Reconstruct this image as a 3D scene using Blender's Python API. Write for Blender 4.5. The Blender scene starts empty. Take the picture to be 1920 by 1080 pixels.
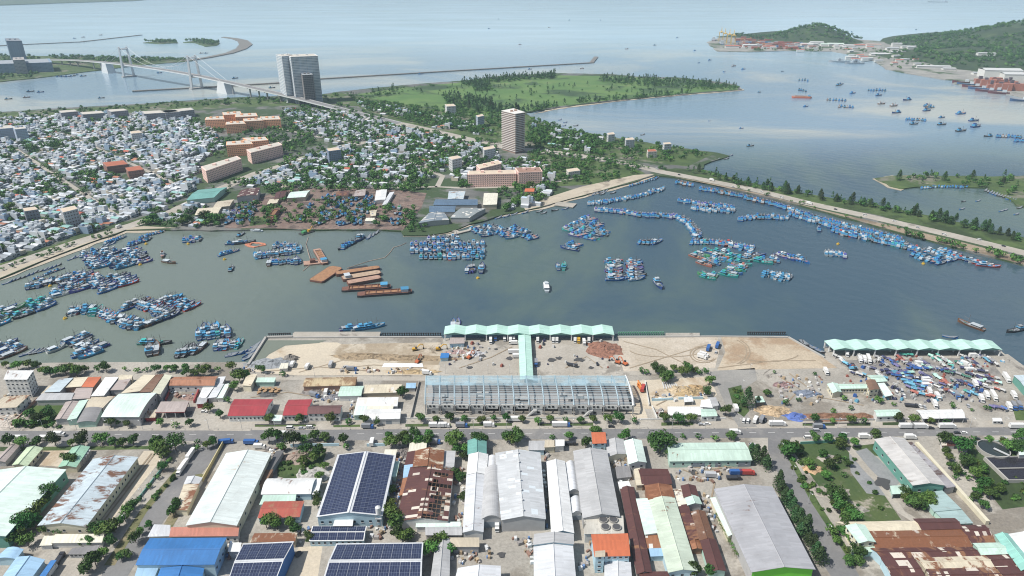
import bpy,math,random
import numpy as np
from mathutils import Vector,Matrix
rad=math.radians
rnd=random.Random(7)
S=bpy.context.scene
COL=S.collection
# ---------------------------------------------------------------- camera
CAM_H,PITCH,FPX=290.0,rad(24.4),1281.0
cd=bpy.data.cameras.new('camera');cam=bpy.data.objects.new('camera',cd);COL.objects.link(cam)
cam.location=(0,0,CAM_H);cam.rotation_euler=(math.pi/2-PITCH,0,0)
cd.sensor_width=36.0;cd.lens=36.0*FPX/1920.0;cd.clip_start=1.0;cd.clip_end=80000.0
S.camera=cam
# ---------------------------------------------------------------- light
SUN_EL,SUN_AZ=rad(54),rad(-107)
sv=Vector((math.sin(SUN_AZ)*math.cos(SUN_EL),math.cos(SUN_AZ)*math.cos(SUN_EL),math.sin(SUN_EL)))
sl=bpy.data.lights.new('sun','SUN');sl.energy=4.9;sl.angle=rad(0.5);sl.color=(1.0,0.955,0.88)
so=bpy.data.objects.new('sun',sl);COL.objects.link(so);so.rotation_euler=sv.to_track_quat('Z','Y').to_euler()
so.location=sv*3000
wd=bpy.data.worlds.new('World');S.world=wd;wd.use_nodes=True
nt=wd.node_tree;N=nt.nodes;LK=nt.links
sky=N.new('ShaderNodeTexSky');sky.sky_type='NISHITA';sky.sun_disc=False
sky.sun_elevation=SUN_EL;sky.sun_rotation=SUN_AZ;sky.air_density=1.3;sky.dust_density=1.5;sky.ozone_density=1.5
tc=N.new('ShaderNodeTexCoord');mp=N.new('ShaderNodeMapping');mp.inputs['Scale'].default_value=(1.6,1.6,5.0)
cl=N.new('ShaderNodeTexNoise');cl.inputs['Scale'].default_value=2.2;cl.inputs['Detail'].default_value=7
cr=N.new('ShaderNodeValToRGB');cr.color_ramp.elements[0].position=.5;cr.color_ramp.elements[1].position=.72
mx=N.new('ShaderNodeMix');mx.data_type='RGBA';mx.inputs['B'].default_value=(8.5,8.9,9.2,1)
LK.new(tc.outputs['Generated'],mp.inputs[0]);LK.new(mp.outputs[0],cl.inputs['Vector']);LK.new(cl.outputs['Fac'],cr.inputs[0])
LK.new(cr.outputs[0],mx.inputs['Factor']);LK.new(sky.outputs[0],mx.inputs['A'])
bg=N['Background'];bg.inputs['Strength'].default_value=0.082;LK.new(mx.outputs['Result'],bg.inputs['Color'])
S.view_settings.view_transform='Standard';S.view_settings.look='None';S.view_settings.exposure=0.12;S.view_settings.gamma=1.0
S.render.engine='CYCLES'
cy=S.cycles;cy.max_bounces=5;cy.diffuse_bounces=2;cy.glossy_bounces=2;cy.transmission_bounces=3;cy.transparent_max_bounces=6
cy.volume_bounces=0;cy.use_denoising=True;cy.filter_width=1.1;cy.sample_clamp_indirect=3;cy.caustics_reflective=False;cy.caustics_refractive=False
# ---------------------------------------------------------------- pixel <-> place
cP,sP=math.cos(PITCH),math.sin(PITCH)
LAND=2.0
def W(px,py,z=LAND):
 dx,dy=(px-960)/FPX,(540-py)/FPX
 d=Vector((dx,cP+dy*sP,-sP+dy*cP));t=(z-CAM_H)/d.z
 return Vector((d.x*t,d.y*t,z))
def PX(x,y,z=LAND):
 q=Vector((x,y,z-CAM_H));f=q.y*cP-q.z*sP;u=q.y*sP+q.z*cP
 return 960+FPX*q.x/f,540-FPX*u/f
def ppm(x,y,z=LAND):
 return FPX/(y*cP+(CAM_H-z)*sP)
def inside(p,poly):
 x,y=p[0],p[1];c=False;j=len(poly)-1
 for i in range(len(poly)):
  xi,yi=poly[i][0],poly[i][1];xj,yj=poly[j][0],poly[j][1]
  if(yi>y)!=(yj>y)and x<(xj-xi)*(y-yi)/(yj-yi)+xi:c=not c
  j=i
 return c
def along(pts,n):
 L=[0]
 for a,b in zip(pts,pts[1:]):L.append(L[-1]+math.dist(a,b))
 out=[]
 for k in range(n):
  t=(k+.5)/n*L[-1]
  for i in range(len(pts)-1):
   if t<=L[i+1]or i==len(pts)-2:
    f=(t-L[i])/max(L[i+1]-L[i],1e-6);out.append((pts[i][0]+(pts[i+1][0]-pts[i][0])*f,pts[i][1]+(pts[i+1][1]-pts[i][1])*f));break
 return out
 # ---------------------------------------------------------------- materials
MATS={}
def srgb(r,g,b):
 f=lambda c:(c/255/12.92)if c/255<=.04045 else((c/255+.055)/1.055)**2.4
 return(f(r),f(g),f(b),1)
def newmat(name):
 m=bpy.data.materials.new(name);m.use_nodes=True
 return m,m.node_tree.nodes,m.node_tree.links,m.node_tree.nodes['Principled BSDF']
def c4(c):return(c[0],c[1],c[2],1)
def mixn(N,L,a,b,f,mode='MIX'):
 m=N.new('ShaderNodeMix');m.data_type='RGBA';m.blend_type=mode
 for k,v in(('A',a),('B',b)):
  if isinstance(v,(tuple,list)):m.inputs[k].default_value=c4(v)
  else:L.new(v,m.inputs[k])
 if isinstance(f,(int,float)):m.inputs['Factor'].default_value=f
 else:L.new(f,m.inputs['Factor'])
 return m.outputs['Result']
def mathn(N,L,op,a,b=None,c=None):
 m=N.new('ShaderNodeMath');m.operation=op
 for i,v in enumerate((a,b,c)):
  if v is None:continue
  if isinstance(v,(int,float)):m.inputs[i].default_value=v
  else:L.new(v,m.inputs[i])
 return m.outputs[0]
def rampn(N,L,f,a,b):
 m=N.new('ShaderNodeMapRange');m.interpolation_type='SMOOTHSTEP';L.new(f,m.inputs[0]);m.inputs[1].default_value=a;m.inputs[2].default_value=b
 return m.outputs[0]
def noisen(N,L,vec,scale,detail=3,rough=.55,dist=0):
 m=N.new('ShaderNodeTexNoise');m.inputs['Scale'].default_value=scale;m.inputs['Detail'].default_value=detail
 m.inputs['Roughness'].default_value=rough;m.inputs['Distortion'].default_value=dist
 if vec is not None:L.new(vec,m.inputs['Vector'])
 return m.outputs['Fac']
def scalev(N,L,vec,s):
 m=N.new('ShaderNodeMapping');m.inputs['Scale'].default_value=s;L.new(vec,m.inputs[0]);return m.outputs[0]
def plain(name,col,rough=.6,var=.12,scale=.6,metal=0,obvar=0):
 """Painted or bare surface: a base colour with faint blotches, optionally a little different on every object."""
 if name in MATS:return MATS[name]
 m,N,L,b=newmat(name);tc=N.new('ShaderNodeTexCoord')
 n=noisen(N,L,tc.outputs['Object'],scale,4)
 c=mixn(N,L,[x*(1-var)for x in col[:3]],[min(1,x*(1+var))for x in col[:3]],n)
 if obvar:
  oi=N.new('ShaderNodeObjectInfo');h=N.new('ShaderNodeHueSaturation');L.new(c,h.inputs['Color'])
  L.new(mathn(N,L,'MULTIPLY_ADD',oi.outputs['Random'],obvar*2,1-obvar),h.inputs['Value']);c=h.outputs[0]
 L.new(c,b.inputs['Base Color']);b.inputs['Roughness'].default_value=rough;b.inputs['Metallic'].default_value=metal
 MATS[name]=m;return m
def sheet(name,col,rust=0.0,rustcol=(.22,.085,.04),patch=0.0,patchcol=(.62,.6,.56),rough=.5,dirt=.4):
 """Corrugated sheet roof, in roof UVs measured in metres: single sheets differ a little, some are replaced, rust and dirt streak down the slope."""
 if name in MATS:return MATS[name]
 m,N,L,b=newmat(name);uv=N.new('ShaderNodeUVMap');oi=N.new('ShaderNodeObjectInfo')
 add=N.new('ShaderNodeVectorMath');L.new(uv.outputs[0],add.inputs[0])
 sc=N.new('ShaderNodeVectorMath');sc.operation='SCALE';sc.inputs[0].default_value=(97,53,0);L.new(oi.outputs['Random'],sc.inputs['Scale']);
 fl=N.new('ShaderNodeVectorMath');fl.operation='FLOOR';L.new(sc.outputs[0],fl.inputs[0]);L.new(fl.outputs[0],add.inputs[1]);v=add.outputs[0]
 def cell(sx,sy):
  f=N.new('ShaderNodeVectorMath');f.operation='FLOOR';L.new(scalev(N,L,v,(1/sx,1/sy,1)),f.inputs[0])
  w=N.new('ShaderNodeTexWhiteNoise');w.noise_dimensions='2D';L.new(f.outputs[0],w.inputs['Vector']);return w.outputs['Value']
 c=mixn(N,L,[x*.9 for x in col[:3]],[min(1,x*1.07)for x in col[:3]],cell(1.1,7.0))
 big=noisen(N,L,v,.05,5,.6)
 c=mixn(N,L,c,[x*.72 for x in col[:3]],mathn(N,L,'MULTIPLY',rampn(N,L,big,.42,.7),dirt*1.6))
 st=noisen(N,L,scalev(N,L,v,(.9,.09,1)),1.0,4,.65)
 c=mixn(N,L,c,(col[0]*.55+.02,col[1]*.5+.02,col[2]*.47+.015),mathn(N,L,'MULTIPLY',rampn(N,L,st,.5,.75),dirt))
 if patch:
  pc=rampn(N,L,cell(2.2,4.4),1-patch,1-patch+.02);c=mixn(N,L,c,patchcol,pc)
 if rust:
  rn=noisen(N,L,scalev(N,L,v,(.16,.075,1)),1.0,7,.68,.4)
  rc=mixn(N,L,rustcol,[x*.5 for x in rustcol],noisen(N,L,v,.8,4))
  c=mixn(N,L,c,rc,rampn(N,L,rn,.66-rust*.5,.74-rust*.42))
 L.new(c,b.inputs['Base Color']);b.inputs['Roughness'].default_value=rough
 wv=N.new('ShaderNodeTexWave');wv.inputs['Scale'].default_value=.9;L.new(v,wv.inputs['Vector'])
 bp=N.new('ShaderNodeBump');bp.inputs['Strength'].default_value=.25;bp.inputs['Distance'].default_value=.06;L.new(wv.outputs['Fac'],bp.inputs['Height']);L.new(bp.outputs[0],b.inputs['Normal'])
 MATS[name]=m;return m
def ground(name,c1,c2,s1=.02,c3=None,s3=.004,t3=(.5,.62),fine=.5,rough=.9,c4_=None,s4=.05,t4=(.6,.68)):
 """Ground in world metres: two-tone blotches, a third tone in larger patches, fine grain."""
 if name in MATS:return MATS[name]
 m,N,L,b=newmat(name);tc=N.new('ShaderNodeTexCoord');v=tc.outputs['Object']
 c=mixn(N,L,c1,c2,rampn(N,L,noisen(N,L,v,s1,6,.65),.35,.65))
 if c3:c=mixn(N,L,c,c3,rampn(N,L,noisen(N,L,v,s3,7,.65,.3),*t3))
 if c4_:c=mixn(N,L,c,c4_,rampn(N,L,noisen(N,L,v,s4,6,.7,.5),*t4))
 f=noisen(N,L,v,.55,5,.7)
 c=mixn(N,L,c,mixn(N,L,(1-fine,)*3,(1+fine*.45,)*3,f),1.0,'MULTIPLY')
 L.new(c,b.inputs['Base Color']);b.inputs['Roughness'].default_value=rough
 MATS[name]=m;return m
def leafmat(name,c1,c2):
 if name in MATS:return MATS[name]
 m,N,L,b=newmat(name);tc=N.new('ShaderNodeTexCoord');oi=N.new('ShaderNodeObjectInfo')
 n=noisen(N,L,tc.outputs['Object'],.7,3)
 c=mixn(N,L,c1,c2,rampn(N,L,n,.3,.7));h=N.new('ShaderNodeHueSaturation');L.new(c,h.inputs['Color'])
 L.new(mathn(N,L,'MULTIPLY_ADD',oi.outputs['Random'],.8,.6),h.inputs['Value']);L.new(mathn(N,L,'MULTIPLY_ADD',oi.outputs['Random'],.07,.46),h.inputs['Hue'])
 L.new(h.outputs[0],b.inputs['Base Color']);b.inputs['Roughness'].default_value=.65
 b.inputs['Specular IOR Level'].default_value=.25
 MATS[name]=m;return m
 # ---------------------------------------------------------------- mesh helpers
class MB:
 def __init__(s):s.v=[];s.f=[];s.m=[];s.uv=[]
 def face(s,pts,m=0,uv=None):
  k=len(s.v);s.v+=[tuple(p)for p in pts];s.f.append(tuple(range(k,k+len(pts))));s.m.append(m)
  s.uv.append(uv if uv else[(p[0],p[1])for p in pts])
 def box(s,x0,y0,z0,x1,y1,z1,m=0,bottom=True):
  p=[(x0,y0,z0),(x1,y0,z0),(x1,y1,z0),(x0,y1,z0),(x0,y0,z1),(x1,y0,z1),(x1,y1,z1),(x0,y1,z1)]
  s.hexa(p,m,bottom)
 def hexa(s,p,m=0,bottom=True):
  k=len(s.v);s.v+=[tuple(q)for q in p]
  for f in((4,5,6,7),(0,1,5,4),(1,2,6,5),(2,3,7,6),(3,0,4,7))+(((3,2,1,0),)if bottom else()):
   s.f.append(tuple(k+i for i in f));s.m.append(m)
   q=[p[i]for i in f]
   s.uv.append([(a[0],a[1])for a in q]if f[0]in(4,3)else[(math.hypot(a[0]-q[0][0],a[1]-q[0][1]),a[2])for a in q])
 def prism(s,pts,z0,z1,m=0,mt=None):
  n=len(pts);k=len(s.v);s.v+=[(p[0],p[1],z0)for p in pts]+[(p[0],p[1],z1)for p in pts]
  for i in range(n):
   j=(i+1)%n;s.f.append((k+i,k+j,k+n+j,k+n+i));s.m.append(m);d=math.dist(pts[i][:2],pts[j][:2]);s.uv.append([(0,z0),(d,z0),(d,z1),(0,z1)])
  s.f.append(tuple(range(k+n,k+2*n)));s.m.append(m if mt is None else mt);s.uv.append([(p[0],p[1])for p in pts])
  s.f.append(tuple(range(k+n-1,k-1,-1)));s.m.append(m);s.uv.append([(p[0],p[1])for p in reversed(pts)])
 def beam(s,a,b,r,m=0,r2=None,n=4):
  a,b=Vector(a),Vector(b);d=b-a
  if d.length<1e-6:return
  d.normalize();u=d.orthogonal().normalized()if abs(d.z)<.95 else Vector((1,0,0));w=d.cross(u).normalized();u=w.cross(d);r2=r if r2 is None else r2
  k=len(s.v)
  for c,q in((a,r),(b,r2)):
   for i in range(n):
    t=2*math.pi*(i+.5)/n;s.v.append(tuple(c+(u*math.cos(t)+w*math.sin(t))*q*(1.414 if n==4 else 1)))
  for i in range(n):
   j=(i+1)%n;s.f.append((k+i,k+j,k+n+j,k+n+i));s.m.append(m);s.uv.append([(0,0),(1,0),(1,1),(0,1)])
  s.f.append(tuple(k+n+i for i in range(n)));s.m.append(m);s.uv.append([(0,0)]*n)
  s.f.append(tuple(k+n-1-i for i in range(n)));s.m.append(m);s.uv.append([(0,0)]*n)
 def cyl(s,x,y,z0,z1,r,m=0,n=14,r2=None):s.beam((x,y,z0),(x,y,z1),r,m,r2,n)
 def build(s,name,mats,parent=None,loc=None,smooth=False):
  me=bpy.data.meshes.new(name);me.from_pydata(s.v,[],s.f)
  for m in(mats if isinstance(mats,(list,tuple))else[mats]):me.materials.append(m)
  if any(s.m):me.polygons.foreach_set('material_index',s.m)
  ul=me.uv_layers.new(name='UVMap');ul.data.foreach_set('uv',[c for q in s.uv for p in q for c in p])
  if smooth:me.polygons.foreach_set('use_smooth',[True]*len(s.f))
  me.update()
  o=bpy.data.objects.new(name,me);COL.objects.link(o)
  if parent:o.parent=parent
  if loc is not None:o.location=loc
  return o
 def local(s,c):s.v=[(p[0]-c[0],p[1]-c[1],p[2]-c[2])for p in s.v];return s
def kids(o):return list(o.children)
def copy_tree(o,parent=None):
 c=o.copy();COL.objects.link(c)
 if parent:c.parent=parent
 for ch in KIDS.get(o.name,()):copy_tree(ch,c)
 return c
KIDS={}
def index_kids():
 KIDS.clear()
 for o in COL.objects:
  if o.parent:KIDS.setdefault(o.parent.name,[]).append(o)
REG=[]
def thing(name,desc,cat,loc=(0,0,0),rz=0,group=None,zone=None,obj=None):
 o=obj
 if o is None:
  o=bpy.data.objects.new(name,None);COL.objects.link(o);o.empty_display_size=1
 o.location=loc;o.rotation_euler=(0,0,rz)
 o['category']=cat
 if group:o['group']=group
 REG.append((o,desc,zone));return o
def tagged(o,desc,cat,group=None,zone=None):
 o['category']=cat
 if group:o['group']=group
 REG.append((o,desc,zone));return o
def structure(o,kind='structure'):o['kind']=kind;return o
def poly(name,pts,z,mat,px=True,kind='structure',thick=None):
 w=[W(p[0],p[1],z)for p in pts]if px else[Vector((p[0],p[1],z))for p in pts]
 mb=MB()
 if thick:mb.prism([(p.x,p.y)for p in(w if area(w)>0 else w[::-1])],z-thick,z)
 else:mb.face(w if area(w)>0 else w[::-1])
 return structure(mb.build(name,mat),kind)
def area(w):return sum(w[i-1][0]*w[i][1]-w[i][0]*w[i-1][1]for i in range(len(w)))/2
def rough_edge(pts,step,amp,seed=1,z=LAND):
 """Traced outline (pixels) turned into ground points, subdivided and jittered like a natural bank."""
 r=random.Random(seed);w=[W(p[0],p[1],z)for p in pts];out=[]
 for i in range(len(w)):
  a,b=w[i],w[(i+1)%len(w)];n=max(1,int((b-a).length/step));t=(b-a);nn=Vector((-t.y,t.x,0)).normalized()if t.length else Vector()
  for k in range(n):out.append(a+t*(k/n)+nn*(r.uniform(-amp,amp)if k else 0))
 return out
def ribbon(name,pts,width,z,mat,kind='structure',px=True,thick=None):
 w=[W(p[0],p[1],z)for p in pts]if px else[Vector(p)for p in pts];L,Rr=[],[]
 for i,p in enumerate(w):
  t=(w[min(i+1,len(w)-1)]-w[max(i-1,0)]);n=Vector((-t.y,t.x,0)).normalized();ww=width[i]if isinstance(width,(list,tuple))else width
  L.append(p+n*ww/2);Rr.append(p-n*ww/2)
 mb=MB()
 for i in range(len(w)-1):
  q=[Rr[i],Rr[i+1],L[i+1],L[i]]
  if thick:mb.hexa([Vector((a.x,a.y,a.z-thick))for a in q]+q)
  else:mb.face(q)
 o=mb.build(name,mat)
 return structure(o,kind)if kind else o
 # ================================================================ the setting: water, land, roads
def watermat():
 m,N,L,b=newmat('water');tc=N.new('ShaderNodeTexCoord');v=tc.outputs['Object']
 murk=noisen(N,L,scalev(N,L,v,(1,.55,1)),.0032,6,.6,.6)
 c=mixn(N,L,(.046,.082,.112),(.088,.128,.112),rampn(N,L,murk,.42,.62))
 sep=N.new('ShaderNodeSeparateXYZ');L.new(v,sep.inputs[0])
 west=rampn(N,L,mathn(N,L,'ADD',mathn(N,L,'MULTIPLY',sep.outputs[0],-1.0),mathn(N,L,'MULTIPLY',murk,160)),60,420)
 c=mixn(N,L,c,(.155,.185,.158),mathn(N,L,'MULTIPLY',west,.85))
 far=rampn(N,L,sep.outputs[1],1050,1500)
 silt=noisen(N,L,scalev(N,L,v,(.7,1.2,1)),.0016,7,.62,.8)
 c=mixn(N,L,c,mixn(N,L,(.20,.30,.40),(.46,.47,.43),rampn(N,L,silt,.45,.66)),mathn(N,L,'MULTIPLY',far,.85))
 sea_sheen=rampn(N,L,sep.outputs[1],1900,4300)
 c=mixn(N,L,c,(.50,.70,.84),mathn(N,L,'MULTIPLY',sea_sheen,.92))  # far water paled with distance: bright sky reflection put into the base colour
 L.new(c,b.inputs['Base Color']);b.inputs['IOR'].default_value=1.33
 calm=noisen(N,L,scalev(N,L,v,(.5,1.6,1)),.0022,5,.6)
 L.new(mathn(N,L,'MULTIPLY_ADD',calm,.22,.03),b.inputs['Roughness'])
 r1=noisen(N,L,scalev(N,L,v,(1,1.9,1)),.16,4,.6,.4);r2=noisen(N,L,scalev(N,L,v,(.9,1.5,1)),.035,3,.5,.3)
 wv=N.new('ShaderNodeTexWave');wv.bands_direction='DIAGONAL';wv.inputs['Scale'].default_value=.022;wv.inputs['Distortion'].default_value=9;wv.inputs['Detail'].default_value=2;L.new(v,wv.inputs['Vector'])
 hgt=mathn(N,L,'ADD',mathn(N,L,'MULTIPLY',r1,.8),mathn(N,L,'ADD',mathn(N,L,'MULTIPLY',r2,1.2),mathn(N,L,'MULTIPLY',wv.outputs['Fac'],.45)))
 bp=N.new('ShaderNodeBump');bp.inputs['Strength'].default_value=.55;bp.inputs['Distance'].default_value=.5
 L.new(hgt,bp.inputs['Height']);L.new(bp.outputs[0],b.inputs['Normal'])
 return m
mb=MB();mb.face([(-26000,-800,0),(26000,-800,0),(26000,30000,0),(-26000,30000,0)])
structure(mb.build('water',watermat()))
SAND=(.52,.46,.37);PALE=(.40,.375,.335);DIRT=(.30,.235,.165);GRASS1=(.045,.085,.022);GRASS2=(.10,.15,.045)
G_yard=ground('yard',(.33,.31,.275),(.45,.42,.37),.02,(.25,.225,.19),.018,(.5,.6),.6,c4_=(.19,.17,.15),s4=.035,t4=(.62,.7))
G_conc=ground('concrete',(.36,.33,.285),(.45,.42,.37),.03,(.25,.23,.20),.03,(.55,.66),.4,c4_=(.2,.18,.16),s4=.05,t4=(.64,.7))
G_sand=ground('sand',SAND,(.58,.51,.40),.03,(.42,.33,.23),.02,(.52,.64),.4)
G_beach=ground('beach',(.40,.35,.27),(.50,.44,.35),.02,(.28,.24,.19),.02,(.55,.66),.35)
G_dirt=ground('dirt',DIRT,(.36,.29,.21),.03,(.2,.155,.11),.03,(.5,.62),.5)
G_red=ground('boatyard_mud',(.19,.13,.11),(.29,.22,.18),.05,(.12,.09,.08),.05,(.48,.58),.6,c4_=(.07,.1,.045),s4=.03,t4=(.6,.66))
G_asph=ground('asphalt',(.165,.165,.17),(.21,.208,.208),.03,(.26,.25,.24),.02,(.55,.68),.3)
G_grass=ground('grass',GRASS1,GRASS2,.04,(.035,.06,.018),.012,(.5,.6),.6,c4_=(.22,.19,.12),s4=.03,t4=(.64,.72))
G_field=ground('field',(.085,.175,.045),(.125,.21,.06),.01,(.035,.075,.028),.006,(.5,.62),.4,c4_=(.2,.21,.1),s4=.01,t4=(.58,.72))
G_city=ground('town_ground',(.11,.115,.11),(.19,.19,.18),.02,(.045,.08,.03),.012,(.44,.52),.5,c4_=(.26,.24,.19),s4=.02,t4=(.62,.7))
G_scrub=ground('scrub',(.05,.09,.025),(.09,.14,.04),.03,(.2,.19,.15),.012,(.54,.64),.55,c4_=(.33,.3,.24),s4=.015,t4=(.62,.7))
G_hill=ground('forest_floor',(.025,.05,.02),(.05,.085,.03),.02,(.09,.13,.05),.01,(.58,.68),.5)
G_rock=ground('rock',(.16,.15,.14),(.26,.25,.23),.3,fine=.6)
def land(name,pts,mat,z=LAND,step=14,amp=2.2,seed=1,px=True):
 w=rough_edge(pts,step,amp,seed,z)
 mb=MB();q=[(p.x,p.y)for p in w]
 mb.prism(q if area(q)>0 else q[::-1],-2,z);return structure(mb.build(name,mat))
near=[(-500,690),(0,681),(200,679),(462,679),(464,686),(497,633),(549,633),(549,624),(712,624),(712,633),(830,633),(833,637),(1152,637),(1156,632),(1248,632),(1248,624),(1312,624),(1312,632),(1480,632),(1548,672),(1546,650),(1868,650),(1884,664),(1925,702),(2500,760),(3600,1500),(-1700,1500),(-1300,720)]
land('ground',near,G_yard,amp=.25,seed=3)
city=[(-420,610),(-60,541),(0,522),(60,497),(150,462),(235,431),(300,430),(420,431),(500,429),(600,431),(690,430),(752,433),(757,441),(800,441),(835,436),(880,420),(930,406),(985,394),(1030,384),(1075,371),(1130,357),(1180,344),(1205,335),(1225,329),(1255,331),(1330,345),(1420,365),(1500,385),(1600,412),(1700,440),(1800,466),(1920,497),(2200,575),(2260,530),(1920,446),(1760,409),(1640,384),(1540,369),(1400,343),(1310,319),(1330,304),(1368,292),(1345,286),(1262,275),(1180,262),(1110,251),(1060,241),(1020,233),(988,221),(986,211),(1050,201),(1150,189),(1250,179),(1330,173),(1392,168),(1380,158),(1330,151),(1270,145),(1200,144),(1150,139),(1040,137),(930,143),(880,150),(760,159),(700,165),(640,171),(600,177),(520,180),(430,183),(370,187),(240,196),(120,202),(0,210),(-300,226),(-900,300)]
land('town_ground',city,G_city,z=1.9,step=16,amp=3,seed=5)
land('beach',[(-300,590),(0,526),(100,488),(238,436),(310,434),(300,428),(230,424),(100,470),(0,508),(-300,570)],G_beach,z=.5,amp=3,seed=8)
land('beach',[(930,409),(1035,388),(1080,374),(1135,360),(1185,347),(1212,337),(1228,331),(1215,326),(1120,348),(1030,372),(930,398)],G_beach,z=.5,amp=2,seed=9)
poly('beach',[(-300,570),(0,510),(100,472),(225,428),(270,424),(330,427),(235,431),(150,461),(60,496),(0,521),(-60,540),(-300,590)],1.95,G_beach)
poly('beach',[(985,394),(1030,383),(1130,356),(1205,334),(1228,326),(1190,328),(1090,350),(1040,366),(980,384)],1.95,G_beach)
land('beach',[(755,443),(800,443),(840,438),(890,421),(840,428),(770,436)],G_beach,z=.6,amp=1,seed=10)
land('beach',[(1150,191),(1250,181),(1330,175),(1396,169),(1384,162),(1250,172),(1050,198),(1000,214),(1050,204)],G_beach,z=.6,amp=3,seed=11)
poly('field',[(660,178),(760,164),(880,153),(1040,141),(1150,143),(1270,149),(1380,160),(1384,168),(1330,171),(1150,187),(1050,199),(985,209),(930,222),(820,206),(740,192)],1.95,G_field)
poly('scrub',[(640,175),(985,212),(1020,234),(1180,263),(1340,287),(1290,312),(1180,300),(1060,285),(900,264),(760,232),(680,205)],1.93,G_scrub)
poly('scrub',[(0,212),(240,198),(430,186),(520,183),(640,175),(690,200),(600,196),(470,200),(330,208),(180,214),(0,226)],1.915,G_scrub)
poly('scrub',[(985,285),(1180,310),(1210,325),(1120,345),(1040,350),(1020,320)],1.93,G_scrub)
poly('boatyard_ground',[(420,428),(440,395),(500,365),(560,352),(700,352),(800,362),(790,390),(755,432),(690,429),(600,430),(500,428)],1.96,G_red)
poly('lawn',[(470,412),(497,405),(500,420),(468,424)],2.0,G_grass)
poly('scrub',[(1235,316),(1320,318),(1400,341),(1540,368),(1640,383),(1760,408),(1920,445),(2250,527),(2240,545),(1920,470),(1760,430),(1640,402),(1540,383),(1400,352),(1260,326)],1.97,G_grass)
land('town_ground',[(1640,334),(1668,330),(1720,328),(1860,331),(1990,326),(2100,360),(1990,400),(1905,384),(1880,366),(1850,352),(1780,350),(1720,350),(1690,354),(1668,349)],G_scrub,z=1.6,amp=3,seed=12)
land('beach',[(1636,335),(1672,329),(1700,331),(1680,338),(1700,352),(1690,357),(1664,351)],G_beach,z=.7,amp=2,seed=13)
land('town_ground',[(-500,175),(0,153),(60,147),(140,137),(190,131),(260,122),(360,114),(362,111),(300,109),(200,107),(90,105),(0,104),(-500,112)],G_scrub,z=1.9,step=40,amp=6,seed=14)
for k,q in enumerate(([(268,80),(300,82),(333,80),(330,77),(290,77)],[(343,79),(365,80),(385,87),(405,85),(412,80),(395,76),(365,76)])):
 land('islet',q,G_scrub,z=2.5,step=30,amp=5,seed=20+k)
G_port=ground('port_paving',(.27,.265,.25),(.36,.35,.32),.02,(.07,.11,.05),.008,(.52,.6),.5)
land('port_ground',[(1325,79),(1345,96),(1405,97),(1470,95),(1560,96),(1598,103),(1612,108),(1640,114),(1660,129),(1700,137),(1772,149),(1800,150),(1786,156),(1850,168),(1920,183),(2300,230),(2400,140),(2100,60),(1900,60),(1700,84),(1640,76),(1500,66),(1420,68),(1350,70)],G_port,z=2.2,step=60,amp=4,seed=22)
land('coast',[(-700,16),(0,9),(90,6),(250,1),(330,-6),(-200,-14),(-900,-10)],G_scrub,z=8,step=300,amp=60,seed=24)
def bank(desc,pts,w,hgt=3):
 o=ribbon('breakwater',pts,w,hgt,G_rock,None,thick=4);tagged(o,desc,'breakwater')
bank('long straight rock breakwater running out behind the twin hotel block',[(248,170),(360,164),(515,155),(600,147),(850,132),(1108,117)],13)
bank('short angled rock spur at the tip of the long breakwater',[(1109,117),(1118,106)],16)
bank('low curved rock breakwater beyond the dark glass tower',[(-60,88),(40,83),(150,78),(265,65)],14)
bank('hooked rock breakwater curling round the wooded islets',[(345,114),(390,107),(430,99),(452,91),(461,83),(455,76),(440,72),(418,69)],[26,26,34,46,60,50,34,20])
def hills(name,blobs,ext,step,mat,base=2.0,seed=3,nz=5):
 x0,y0,x1,y1=ext;nx,ny=int((x1-x0)/step),int((y1-y0)/step);rr=np.random.RandomState(seed)
 X,Y=np.meshgrid(np.linspace(x0,x1,nx+1),np.linspace(y0,y1,ny+1));Z=np.zeros_like(X)-16
 for(cx,cy,rx,ry,h,a)in blobs:
  u=(X-cx)*math.cos(a)+(Y-cy)*math.sin(a);w=-(X-cx)*math.sin(a)+(Y-cy)*math.cos(a);Z=np.maximum(Z,-6+(h+6)*np.exp(-(u/rx)**2-(w/ry)**2))if False else Z+(h)*np.exp(-(u/rx)**2-(w/ry)**2)
 g=np.zeros_like(X)
 for k in range(14):
  fx,fy,ph=rr.normal(0,.012),rr.normal(0,.012),rr.uniform(0,6.3);g+=np.sin(X*fx+Y*fy+ph)/(1+k*.2)
 Z=Z+g*np.clip(Z+10,0,40)*.035*nz/5
 v=np.stack([X.ravel(),Y.ravel(),Z.ravel()+base],1)
 f=[(j*(nx+1)+i,j*(nx+1)+i+1,(j+1)*(nx+1)+i+1,(j+1)*(nx+1)+i)for j in range(ny)for i in range(nx)]
 me=bpy.data.meshes.new(name);me.from_pydata(v.tolist(),[],f);me.materials.append(mat);me.polygons.foreach_set('use_smooth',[True]*len(f))
 o=bpy.data.objects.new(name,me);COL.objects.link(o);structure(o)
 def zat(x,y):
  i=min(max(int((x-x0)/(x1-x0)*nx),0),nx);j=min(max(int((y-y0)/(y1-y0)*ny),0),ny);return float(Z[j,i])+base
 return zat
hA,hB=W(1582,84),W(1480,76)
HILL1=hills('hill',[(hA.x,hA.y+270,150,200,74,0),(hB.x,hB.y+260,300,110,36,0),(hA.x-190,hA.y+270,190,130,34,0)],(hB.x-800,hB.y-600,hA.x+500,hA.y+900),30,G_hill,seed=3)
qA,qB,qC=W(1930,108),W(1790,112),W(1850,128)
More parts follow.
